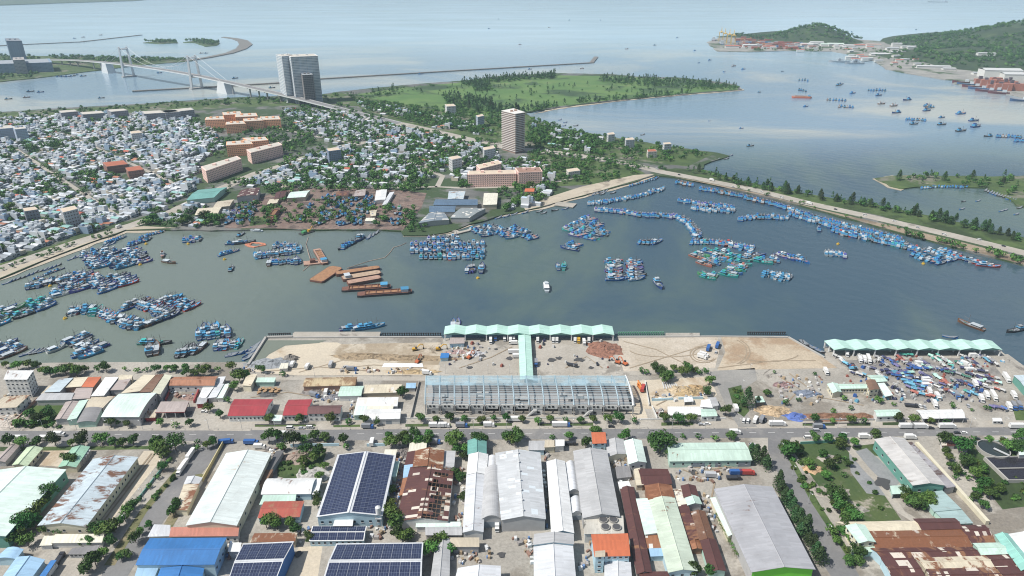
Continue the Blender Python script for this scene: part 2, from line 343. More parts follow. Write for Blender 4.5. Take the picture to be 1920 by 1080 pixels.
HILL2=hills('hill',[(qA.x+330,qA.y+330,420,420,100,.2),(qB.x+60,qB.y+60,230,200,44,.5),(qC.x+60,qC.y+40,240,150,30,.3),(qB.x-160,qB.y+150,150,110,12,0),(qA.x+1100,qA.y+700,800,600,120,0)],(qB.x-520,qC.y-420,qA.x+2600,qA.y+2300),30,G_hill,seed=9)
# ---------------------------------------------------------------- roads
Z1,Z2,Z3=LAND+.03,LAND+.06,LAND+.09
white_paint=plain('road_paint',(.72,.72,.70),.7)
poly('road',[(-300,806),(-300,832),(0,829),(300,827),(600,826),(960,824),(1400,821),(1920,816),(2300,812),(2300,792),(1920,801),(1450,803),(1200,804),(960,804),(700,805),(400,807),(0,808)],Z2,G_asph)
poly('pavement',[(-300,795),(0,796),(400,790),(420,788),(520,789),(960,787),(1360,783),(1380,790),(1470,790),(1920,788),(2300,784),(2300,794),(1920,802),(1450,804),(960,805),(400,808),(0,809),(-300,807)],Z1,G_conc)
poly('pavement',[(-300,831),(300,826),(960,823),(1920,815),(2300,810),(2300,818),(1920,824),(960,833),(300,838),(-300,842)],Z1,G_yard)
poly('road',[(388,830),(435,828),(420,842),(380,885),(330,945),(270,1030),(215,1120),(170,1120),(215,1030),(262,960),(330,880),(372,842)],Z2+.03,G_asph)
poly('road',[(1440,819),(1485,818),(1470,845),(1490,880),(1530,940),(1600,1060),(1640,1130),(1590,1130),(1545,1060),(1490,945),(1455,880),(1440,845)],Z2+.03,G_asph)
poly('road',[(400,808),(470,808),(463,795),(455,770),(452,735),(430,740),(420,770),(405,795)],Z2+.03,G_conc)
poly('road',[(440,732),(460,710),(500,704),(800,706),(1000,703),(1340,690),(1345,697),(1000,711),(800,714),(520,712),(470,722),(456,740)],Z1+.03,G_conc)
poly('road',[(1330,697),(1415,690),(1420,712),(1385,735),(1398,775),(1420,800),(1385,800),(1368,775),(1345,725)],Z1+.05,ground('worn_asphalt',(.24,.235,.225),(.31,.30,.28),.03,fine=.35))
ribbon('road',[(-200,585),(0,503),(120,462),(240,424),(320,398),(400,360),(480,325),(560,297),(640,274),(720,262)],20,1.96,G_conc)
ribbon('road',[(-200,572),(0,496),(120,455),(240,418),(330,385),(400,353)],5,2.0,G_grass)
ribbon('road',[(480,322),(560,294),(640,271)],6,2.0,G_grass)
ribbon('road',[(745,231),(800,243),(880,262),(960,278),(1060,288),(1160,303),(1240,322),(1330,339),(1420,357),(1520,382),(1640,408),(1780,440),(1920,474),(2300,570)],[30,30,30,28,26,24,22,20,20,20,20,20,20,20],1.99,G_conc)
poly('bank',[(1260,331),(1330,345),(1420,364),(1500,384),(1600,411),(1700,439),(1800,465),(1920,496),(2200,573),(2200,560),(1920,484),(1780,448),(1640,416),(1520,388),(1420,362),(1330,343)],1.96,G_dirt)
ribbon('road',[(820,350),(700,352),(600,346),(500,352)],7,1.97,G_conc)
ribbon('road',[(640,274),(760,300),(830,330),(820,350),(860,352),(1000,350),(1090,330)],9,1.97,G_conc)
for a,b in(((20,300),(300,240)),((0,350),(350,262)),((60,400),(380,290)),((120,250),(330,345)),((30,280),(220,405)),((520,240),(760,290)),((480,285),(640,230))):
 ribbon('road',[a,b],7,1.95,G_conc)
mb=MB()
for i in range(60):
 x0=-100+i*35;y=815.5-(x0/1920)*6
 a,b=W(x0,y,Z3),W(x0+13,y,Z3);mb.face([a+Vector((0,-.12,0)),b+Vector((0,-.12,0)),b+Vector((0,.12,0)),a+Vector((0,.12,0))])
structure(mb.build('road_markings',white_paint))
poly('quay',[(832,634),(1152,634),(1158,640),(1165,700),(820,704),(826,660)],Z1,G_conc)
poly('quay',[(549,624),(712,624),(712,632),(549,632)],Z1+.02,G_conc)
poly('sand_fill',[(500,642),(632,642),(655,650),(640,690),(560,702),(470,697),(478,672)],Z1+.02,G_sand)
poly('sand_fill',[(640,645),(826,642),(830,662),(820,690),(760,700),(620,700),(620,662)],Z1+.05,ground('brown_fill',(.33,.265,.185),(.40,.335,.25),.03,(.52,.46,.37),.012,(.5,.58),.45,c4_=(.2,.16,.11),s4=.03,t4=(.56,.66)))
poly('sand_fill',[(620,662),(640,676),(740,684),(826,684),(820,703),(560,704),(500,700),(560,690)],Z1+.08,G_sand)
poly('sand_fill',[(1160,634),(1345,632),(1350,650),(1340,694),(1170,698),(1158,660)],Z1+.02,ground('pale_fill',(.46,.40,.32),(.56,.50,.42),.03,(.36,.29,.21),.014,(.5,.62),.55,c4_=(.3,.23,.16),s4=.05,t4=(.64,.7)))
poly('sand_fill',[(1352,632),(1478,634),(1545,672),(1570,690),(1345,694),(1360,660)],Z1+.05,ground('ochre_fill',(.47,.39,.29),(.54,.46,.35),.03,(.37,.27,.18),.014,(.5,.6),.55,c4_=(.56,.5,.41),s4=.03,t4=(.6,.68)))
poly('sand_fill',[(1190,714),(1330,706),(1345,740),(1300,770),(1200,766)],Z1+.03,G_sand)
poly('sand_fill',[(1140,715),(1190,714),(1215,785),(1190,788)],Z1+.04,G_sand)
poly('quay',[(1560,668),(1890,664),(1960,715),(2000,780),(1430,775),(1400,700),(1550,696)],Z1-.01,G_yard)
poly('market_ground',[(1570,676),(1850,670),(1890,715),(1790,760),(1680,745),(1640,705)],Z1+.03,ground('market_asphalt',(.2,.19,.18),(.30,.28,.26),.06,(.36,.34,.3),.03,(.5,.6),.5))
poly('dirt_yard',[(270,845),(300,846),(312,850),(190,1000),(165,995)],Z1,G_sand)
poly('dirt_yard',[(80,842),(130,836),(150,838),(110,875),(68,872)],Z1,G_sand)
poly('concrete_yard',[(108,1048),(165,1042),(150,1110),(60,1120)],Z1,G_conc)
poly('concrete_yard',[(560,1025),(605,1024),(590,1120),(520,1120)],Z1,G_sand)
poly('lawn',[(30,762),(118,758),(120,770),(98,800),(28,800)],Z1+.02,ground('wet_grass',(.05,.095,.02),(.085,.14,.035),.05,fine=.5))
poly('lawn',[(520,868),(575,845),(612,850),(600,880),(565,905),(520,893)],Z1,G_grass)
poly('lawn',[(1490,832),(1590,828),(1625,880),(1690,975),(1600,980),(1545,925),(1490,850)],Z1,ground('rough_lot',(.045,.085,.025),(.08,.115,.035),.03,(.2,.185,.14),.025,(.52,.6),.5,c4_=(.34,.31,.25),s4=.03,t4=(.6,.66)))
poly('gravel_lot',[(1592,850),(1625,840),(1690,900),(1665,930),(1625,925),(1595,885)],Z1+.03,ground('gravel',(.22,.23,.235),(.27,.275,.28),.05,(.14,.14,.14),.02,(.6,.64),.35))
ribbon('path',[(1590,838),(1625,880),(1650,905),(1690,960),(1730,985)],5,Z1+.06,G_conc)
poly('lawn',[(1815,838),(1935,830),(1990,905),(1920,950),(1880,955),(1810,870)],Z1,G_grass)
poly('lawn',[(1590,838),(1640,832),(1650,856),(1620,850)],Z1+.02,G_grass)
poly('lawn',[(1900,770),(1960,766),(1990,790),(1905,788)],Z1+.02,G_grass)
poly('lawn',[(1365,728),(1390,722),(1405,770),(1395,782),(1378,770)],Z1+.08,G_grass)
for q in([(478,796),(592,796),(592,799),(478,800)],[(625,797),(675,796),(675,800),(625,801)],[(760,795),(845,794),(845,799),(760,800)],[(868,794),(960,793),(960,798),(868,799)],[(1008,793),(1112,792),(1112,798),(1008,798)],[(1240,792),(1300,791),(1300,797),(1240,798)],[(1505,793),(1565,792),(1565,798),(1505,798)],[(1588,793),(1632,793),(1632,798),(1588,798)],[(1655,792),(1695,791),(1695,797),(1655,797)]):
 poly('lawn',q,Z2+.1,G_grass)
poly('verge',[(0,838),(300,836),(300,842),(0,846)],Z1+.02,G_grass)
poly('verge',[(262,958),(330,880),(338,884),(275,960),(215,1060),(195,1060)],Z2+.06,ground('dry_grass',(.16,.155,.075),(.12,.14,.05),.06,(.25,.21,.13),.03,(.5,.6),.45))
poly('verge',[(330,945),(350,930),(365,890),(378,888),(385,892),(340,960),(280,1060),(268,1048)],Z2+.06,ground('dry_grass',DIRT,DIRT))
poly('verge',[(1470,845),(1478,845),(1540,950),(1610,1060),(1600,1062),(1520,940)],Z2+.06,G_grass)
poly('water',[(499,638),(612,638),(598,643),(535,648),(505,664),(478,690),(468,688)],LAND+.16,plain('pit_water',(.17,.19,.15),.12))
RUT=ground('rut',(.30,.24,.17),(.36,.29,.21),.1,fine=.5)
def arc(cx,cy,rx,ry,a0,a1,n=14):return[(cx+rx*math.cos(rad(a0+(a1-a0)*i/n)),cy-ry*math.sin(rad(a0+(a1-a0)*i/n)))for i in range(n+1)]
for i,q in enumerate((arc(1320,664,26,16,70,330),arc(1322,664,23,13,40,320),arc(1362,660,38,26,-60,60),arc(1368,660,38,26,-60,58),arc(1250,655,70,14,190,330),[(1170,640),(1230,655),(1300,690)],[(1180,690),(1240,672),(1330,645)],[(1345,690),(1450,676),(1530,676)],arc(1440,660,60,18,200,340),[(640,690),(700,684),(800,690)],[(500,696),(600,688),(700,696)],[(560,698),(640,676),(660,660)],[(1460,705),(1500,730),(1460,770)],[(1480,700),(1540,745),(1620,760)],[(860,690),(920,670),(960,650)],[(1060,690),(1100,668),(1130,690)],[(1230,760),(1270,740),(1330,720)],[(290,850),(230,930),(180,995)],[(284,850),(222,930),(172,995)],[(470,745),(540,735),(580,742)],[(1280,880),(1340,905),(1320,1000)],[(1270,870),(1330,880),(1400,870)])):
 ribbon('track',q,1.1,LAND+.22+i*.004,RUT)
OIL=plain('oil_stain',(.07,.068,.068),.5)
for i,(x,y,r)in enumerate(((1035,675,3.4),(1048,672,3),(1086,675,4.2),(905,668,3),(955,672,3.2),(880,690,2.6),(1190,752,4),(1186,760,3),(1225,748,2),(1300,885,3),(350,776,4),(1655,905,5),(1662,913,4),(940,1040,2.4),(560,1040,2.6),(1108,690,2.2),(930,655,1.8))):
 r_=random.Random(i);p=W(x,y);poly('stain',[(p.x+math.cos(a*.45)*r*r_.uniform(.6,1.3),p.y+math.sin(a*.45)*r*r_.uniform(.5,1.2))for a in range(14)],LAND+.36+i*.003,OIL,px=False)
 # ================================================================ buildings of the industrial estate and quay
RC=dict(
mint=(.50,.66,.58),palemint=(.62,.74,.69),bluegrey=(.47,.55,.60),white=(.70,.71,.71),grey=(.42,.425,.435),dgrey=(.24,.235,.24),tan=(.52,.46,.36),
maroon=(.10,.042,.038),rust=(.30,.14,.075),red=(.33,.045,.055),orange=(.52,.15,.07),terra=(.46,.2,.15),blue=(.04,.17,.43),lblue=(.32,.50,.68),teal=(.16,.36,.33),beige=(.60,.54,.42),silver=(.58,.60,.63),brown=(.2,.12,.08),pinkgrey=(.40,.345,.325),darkmetal=(.12,.12,.125),green=(.07,.22,.12),cream=(.68,.66,.56))
def RM(k):
 """roof finish by key: colour[+rust level][p = patched]"""
 base=k.rstrip('0123456789p');s=k[len(base):];lv=int(''.join(ch for ch in s if ch.isdigit())or 0)/10;pt=.14 if 'p' in s else 0
 if base=='maroon':return sheet('roof_'+k,RC[base],lv,(.3,.15,.08),pt,(.6,.55,.48))
 return sheet('roof_'+k,RC[base],lv,(.26,.11,.055)if base in('rust','tan','beige')else(.2,.1,.06),pt)
WC=dict(white=(.62,.62,.60),grey=(.40,.40,.40),lblue=(.42,.58,.66),cream=(.62,.58,.45),mint=(.38,.55,.48),green=(.12,.30,.25),pale=(.55,.55,.52),blue=(.05,.16,.42),lime=(.16,.60,.05),dark=(.12,.12,.12),yellow=(.52,.45,.24),brick=(.32,.2,.15),concrete=(.36,.35,.33),rust=(.22,.12,.08),tan=(.48,.42,.32),red=(.35,.07,.07))
def WM(k):return plain('wall_'+k,WC[k],.8,.16,.25,obvar=.06)
GLASS=plain('window_glass',(.03,.04,.05),.15,.2,1)
DARK=plain('dark_opening',(.02,.02,.022),.9,.2,1)
STEEL=plain('steel_post',(.45,.46,.47),.5,.1,1)
TRIM=plain('white_trim',(.68,.69,.69),.6,.08,1)
def panelmat():
 m,N,L,b=newmat('solar_cells');uv=N.new('ShaderNodeUVMap');br=N.new('ShaderNodeTexBrick');L.new(uv.outputs[0],br.inputs['Vector'])
 br.offset=0;br.inputs['Scale'].default_value=1;br.inputs['Brick Width'].default_value=1.35;br.inputs['Row Height'].default_value=2.1;br.inputs['Mortar Size'].default_value=.06;br.inputs['Mortar Smooth'].default_value=.3
 br.inputs['Color1'].default_value=(.022,.028,.062,1);br.inputs['Color2'].default_value=(.036,.046,.095,1);br.inputs['Mortar'].default_value=(.16,.19,.26,1)
 L.new(br.outputs['Color'],b.inputs['Base Color']);b.inputs['Roughness'].default_value=.22;return m
SOLAR=panelmat()
BREG=[]
def lerp(a,b,t):return a+(b-a)*t
def shed(desc,q,h,rise=1.5,ax='y',roof='white',wall='pale',name='warehouse',arch=False,opened=False,over=.5,win=None,door=None,solar=0,vents=0,lean=False,sky=0,base=LAND,fascia=None,gap=None,cat='warehouse',nsol=1):
 w=[W(p[0],p[1],base+h)for p in q]
 if area(w)>0:w=[w[1],w[0],w[3],w[2]]
 A,B,C,D=[Vector((p.x,p.y,0))for p in w];c=(A+B+C+D)/4;ctr=Vector((c.x,c.y,base))
 A,B,C,D=A-c,B-c,C-c,D-c
 P0,P1,P2,P3=(A,B,C,D)if ax=='y' else(D,A,B,C)
 root=thing(name,desc,cat,ctr);BREG.append((ctr,max((A-C).length,(B-D).length)/2))
 n=10 if arch else 2
 ts=[i/n for i in range(n+1)]if rise and not lean else[0,1]
 prof=lambda t:h+(rise*(4*t*(1-t))if arch else rise*t if lean else rise*(1-abs(2*t-1))if rise else 0)
 Z=lambda p,z:Vector((p.x,p.y,z))
 far=[Z(lerp(P0,P1,t),prof(t))for t in ts];near=[Z(lerp(P3,P2,t),prof(t))for t in ts]
 lv=((P3-P0)+(P2-P1));lv.normalize();cv=(P1-P0).normalized();cv2=(P2-P3).normalized()
 f2=[p-lv*over for p in far];n2=[p+lv*over for p in near]
 sl=(rise/((P1-P0).length/2))if rise and not arch and not lean else 0
 f2[0]=f2[0]-cv*over-Vector((0,0,sl*over));f2[-1]=f2[-1]+cv*over-Vector((0,0,sl*over));n2[0]=n2[0]-cv2*over-Vector((0,0,sl*over));n2[-1]=n2[-1]+cv2*over-Vector((0,0,sl*over))
 mb=MB();vv=0;T=Vector((0,0,.18));k=len(f2)
 Lr=(n2[0]-f2[0]).length
 for i in range(k-1):
  d=(f2[i+1]-f2[i]).length
  if not(gap and i==gap[0]):mb.face([f2[i],n2[i],n2[i+1],f2[i+1]],0,[(0,vv),(Lr,vv),(Lr,vv+d),(0,vv+d)])
  else:
   r=random.Random(4);nu,nv=int(Lr/3.2),5
   for a in range(nu):
    for e in range(nv):
     if r.random()<gap[1]*(1.4 if 1<=e<=3 else.35):continue
     pt=lambda u,v:lerp(lerp(f2[i],n2[i],u),lerp(f2[i+1],n2[i+1],u),v)
     u0,u1,v0,v1=a/nu,(a+1)/nu,e/nv,(e+1)/nv
     mb.face([pt(u0,v0),pt(u1,v0),pt(u1,v1),pt(u0,v1)],0,[(Lr*u0,vv+d*v0),(Lr*u1,vv+d*v0),(Lr*u1,vv+d*v1),(Lr*u0,vv+d*v1)])
  mb.face([f2[i+1]-T,n2[i+1]-T,n2[i]-T,f2[i]-T],0,[(0,0),(1,0),(1,1),(0,1)])if not(gap and i==gap[0])else None
  vv+=d
 e1=1 if fascia else 0
 for a,b in((f2[0],n2[0]),(n2[-1],f2[-1])):mb.face([a-T*(3 if fascia else 1),b-T*(3 if fascia else 1),b,a],e1,[(0,0),(1,0),(1,.2),(0,.2)])
 for i in range(k-1):
  TT=T*(3 if fascia else 1)
  mb.face([n2[i]-TT,n2[i+1]-TT,n2[i+1],n2[i]],e1,[(0,0),(1,0),(1,.2),(0,.2)]);mb.face([f2[i+1]-TT,f2[i]-TT,f2[i],f2[i+1]],e1,[(0,0),(1,0),(1,.2),(0,.2)])
 rm=roof if not isinstance(roof,str)else RM(roof)
 rf=mb.build('roof',[rm,WM(fascia)]if fascia else rm,root)
 if rise>=.7 and not arch and not lean:
  mb=MB();ra,rb=f2[1]+Vector((0,0,.06)),n2[1]+Vector((0,0,.06));mb.beam(ra,rb,.22);mb.build('ridge_cap',RM(roof)if isinstance(roof,str)else rm,rf)
 if gap:
  for i in range(int(Lr/3.5)):
   mb=MB();u=(i+.5)/int(Lr/3.5);mb.beam(lerp(f2[gap[0]],n2[gap[0]],u)-T,lerp(f2[gap[0]+1],n2[gap[0]+1],u)-T,.14);mb.build('rafter',plain('rusty_steel',(.2,.11,.07),.8),root)
  for i in range(1,6):
   mb=MB();mb.beam(lerp(f2[gap[0]],f2[gap[0]+1],i/6)-T*.5,lerp(n2[gap[0]],n2[gap[0]+1],i/6)-T*.5,.1);mb.build('purlin',plain('rusty_steel',(0,0,0)),root)
 ZT=Vector((0,0,.19))
 if opened:
  mbs=[]
  for(a,b,cnt)in((P0,P3,max(2,min(7,int((P3-P0).length/6)+1))),(P1,P2,max(2,min(7,int((P3-P0).length/6)+1)))):
   for i in range(cnt):
    p=lerp(a,b,i/(cnt-1));p=p*.97
    mb=MB();mb.box(p.x-.2,p.y-.2,0,p.x+.2,p.y+.2,h-.2);mb.build('post',STEEL,root)
  if gap is None and wall!='none':
   mb=MB();u,v=P0*.9,P1*.9;mb.hexa([Z(u,.05),Z(v,.05),Z(v*.98,.05),Z(u*.98,.05),Z(u,h-.4),Z(v,h-.4),Z(v*.98,h-.4),Z(u*.98,h-.4)]);mb.build('back_panel',WM(wall),root)
 else:
  mb=MB();ln=(P3-P0).length
  mb.face([Z(P0,0),Z(P3,0),Z(P3,h-.19),Z(P0,h-.19)],0,[(0,0),(ln,0),(ln,h),(0,h)])
  hr=prof(1);mb.face([Z(P2,0),Z(P1,0),Z(P1,hr-.19),Z(P2,hr-.19)],0,[(0,0),(ln,0),(ln,h),(0,h)])
  mb.face([Z(P3,0),Z(P2,0)]+[p-ZT for p in reversed(near)]);mb.face([Z(P1,0),Z(P0,0)]+[p-ZT for p in far])
  mb.m=[1 if i in(2,)else 0 for i in range(len(mb.f))];mb.build('wall',[WM('grey' if wall=='lime' else wall),WM(wall)],root)
 def opening(side,t,z0,ww,hh,nm,mat,fr=True):
  a,b={'n':(D,C),'e':(C,B),'w':(A,D),'f':(B,A)}[side]
  d=(b-a).normalized();nrm=Vector((d.y,-d.x,0));p=lerp(a,b,t)
  def slab(u0,u1,z0,z1,o0,o1,m,nm,par):
   q=[p+d*u0+nrm*o0,p+d*u1+nrm*o0,p+d*u1+nrm*o1,p+d*u0+nrm*o1];s=MB()
   s.hexa([Z(x,z0)for x in q]+[Z(x,z1)for x in q]);return s.build(nm,m,par)
  o=slab(-ww/2,ww/2,z0,z0+hh,-.05,.06,mat,nm,root)
  if fr and nm=='window':slab(-ww/2-.2,ww/2+.2,z0-.25,z0-.02,-.05,.16,TRIM,'sill',o)
 for(sd,cnt,st)in(win or()):
  for s in range(st):
   hh=h/st
   for i in range(cnt):opening(sd,(i+.5)/cnt,hh*s+hh*.38,1.5 if cnt<9 else 1.2,hh*.34 if st>1 else min(1.5,hh*.3),'window',GLASS)
 for(sd,t,ww)in(door or()):opening(sd,t,0.02,ww,min(h*.62,4.2),'door',plain('roller_door',(.22,.26,.30),.6,.1,1)if ww>2 else DARK,False)
 if solar:
  for i in range(k-1):
   for r in range(solar):
    for s in range(nsol):
     u0,u1=(r+.018)/solar,(r+.982)/solar;v0,v1=(s+.05)/nsol,(s+.95)/nsol
     if rise==0:pass
     lo,hi=(.03,.97);v0=lo+(hi-lo)*v0;v1=lo+(hi-lo)*v1
     pt=lambda u,v:lerp(lerp(f2[i],n2[i],.015+.97*u),lerp(f2[i+1],n2[i+1],.015+.97*u),v)+Vector((0,0,.12))
     q=[pt(u0,v0),pt(u1,v0),pt(u1,v1),pt(u0,v1)];a,b=(q[1]-q[0]).length,(q[3]-q[0]).length
     mb=MB();na=max(1,round(a/1.35));nb=max(1,round(b/2.1));mb.face(q,0,[(0,0),(na*1.35,0),(na*1.35,nb*2.1),(0,nb*2.1)])
     lo4=[p-Vector((0,0,.08))for p in q]
     for x in range(4):mb.face([lo4[x],lo4[(x+1)%4],q[(x+1)%4],q[x]],0,[(0,0)]*4)
     mb.build('solar_panel',SOLAR,root)
 for i in range(vents):
  t=(i+.5)/vents;p=lerp(f2[min(1,k-1)],n2[min(1,k-1)],t)if not arch else lerp(far[k//2],near[k//2],t)
  mb=MB();mb.cyl(p.x,p.y,p.z-.1,p.z+.7,.45,0,10);mb.cyl(p.x,p.y,p.z+.7,p.z+1.0,.75,0,10,.3);mb.build('roof_vent',STEEL,root)
 return root
def rows(*L):
 for a in L:
  kw=a[-1]if isinstance(a[-1],dict)else{};b=a[:-1]if kw else a
  shed(*b,**kw)
Wn=lambda*a:list(a)
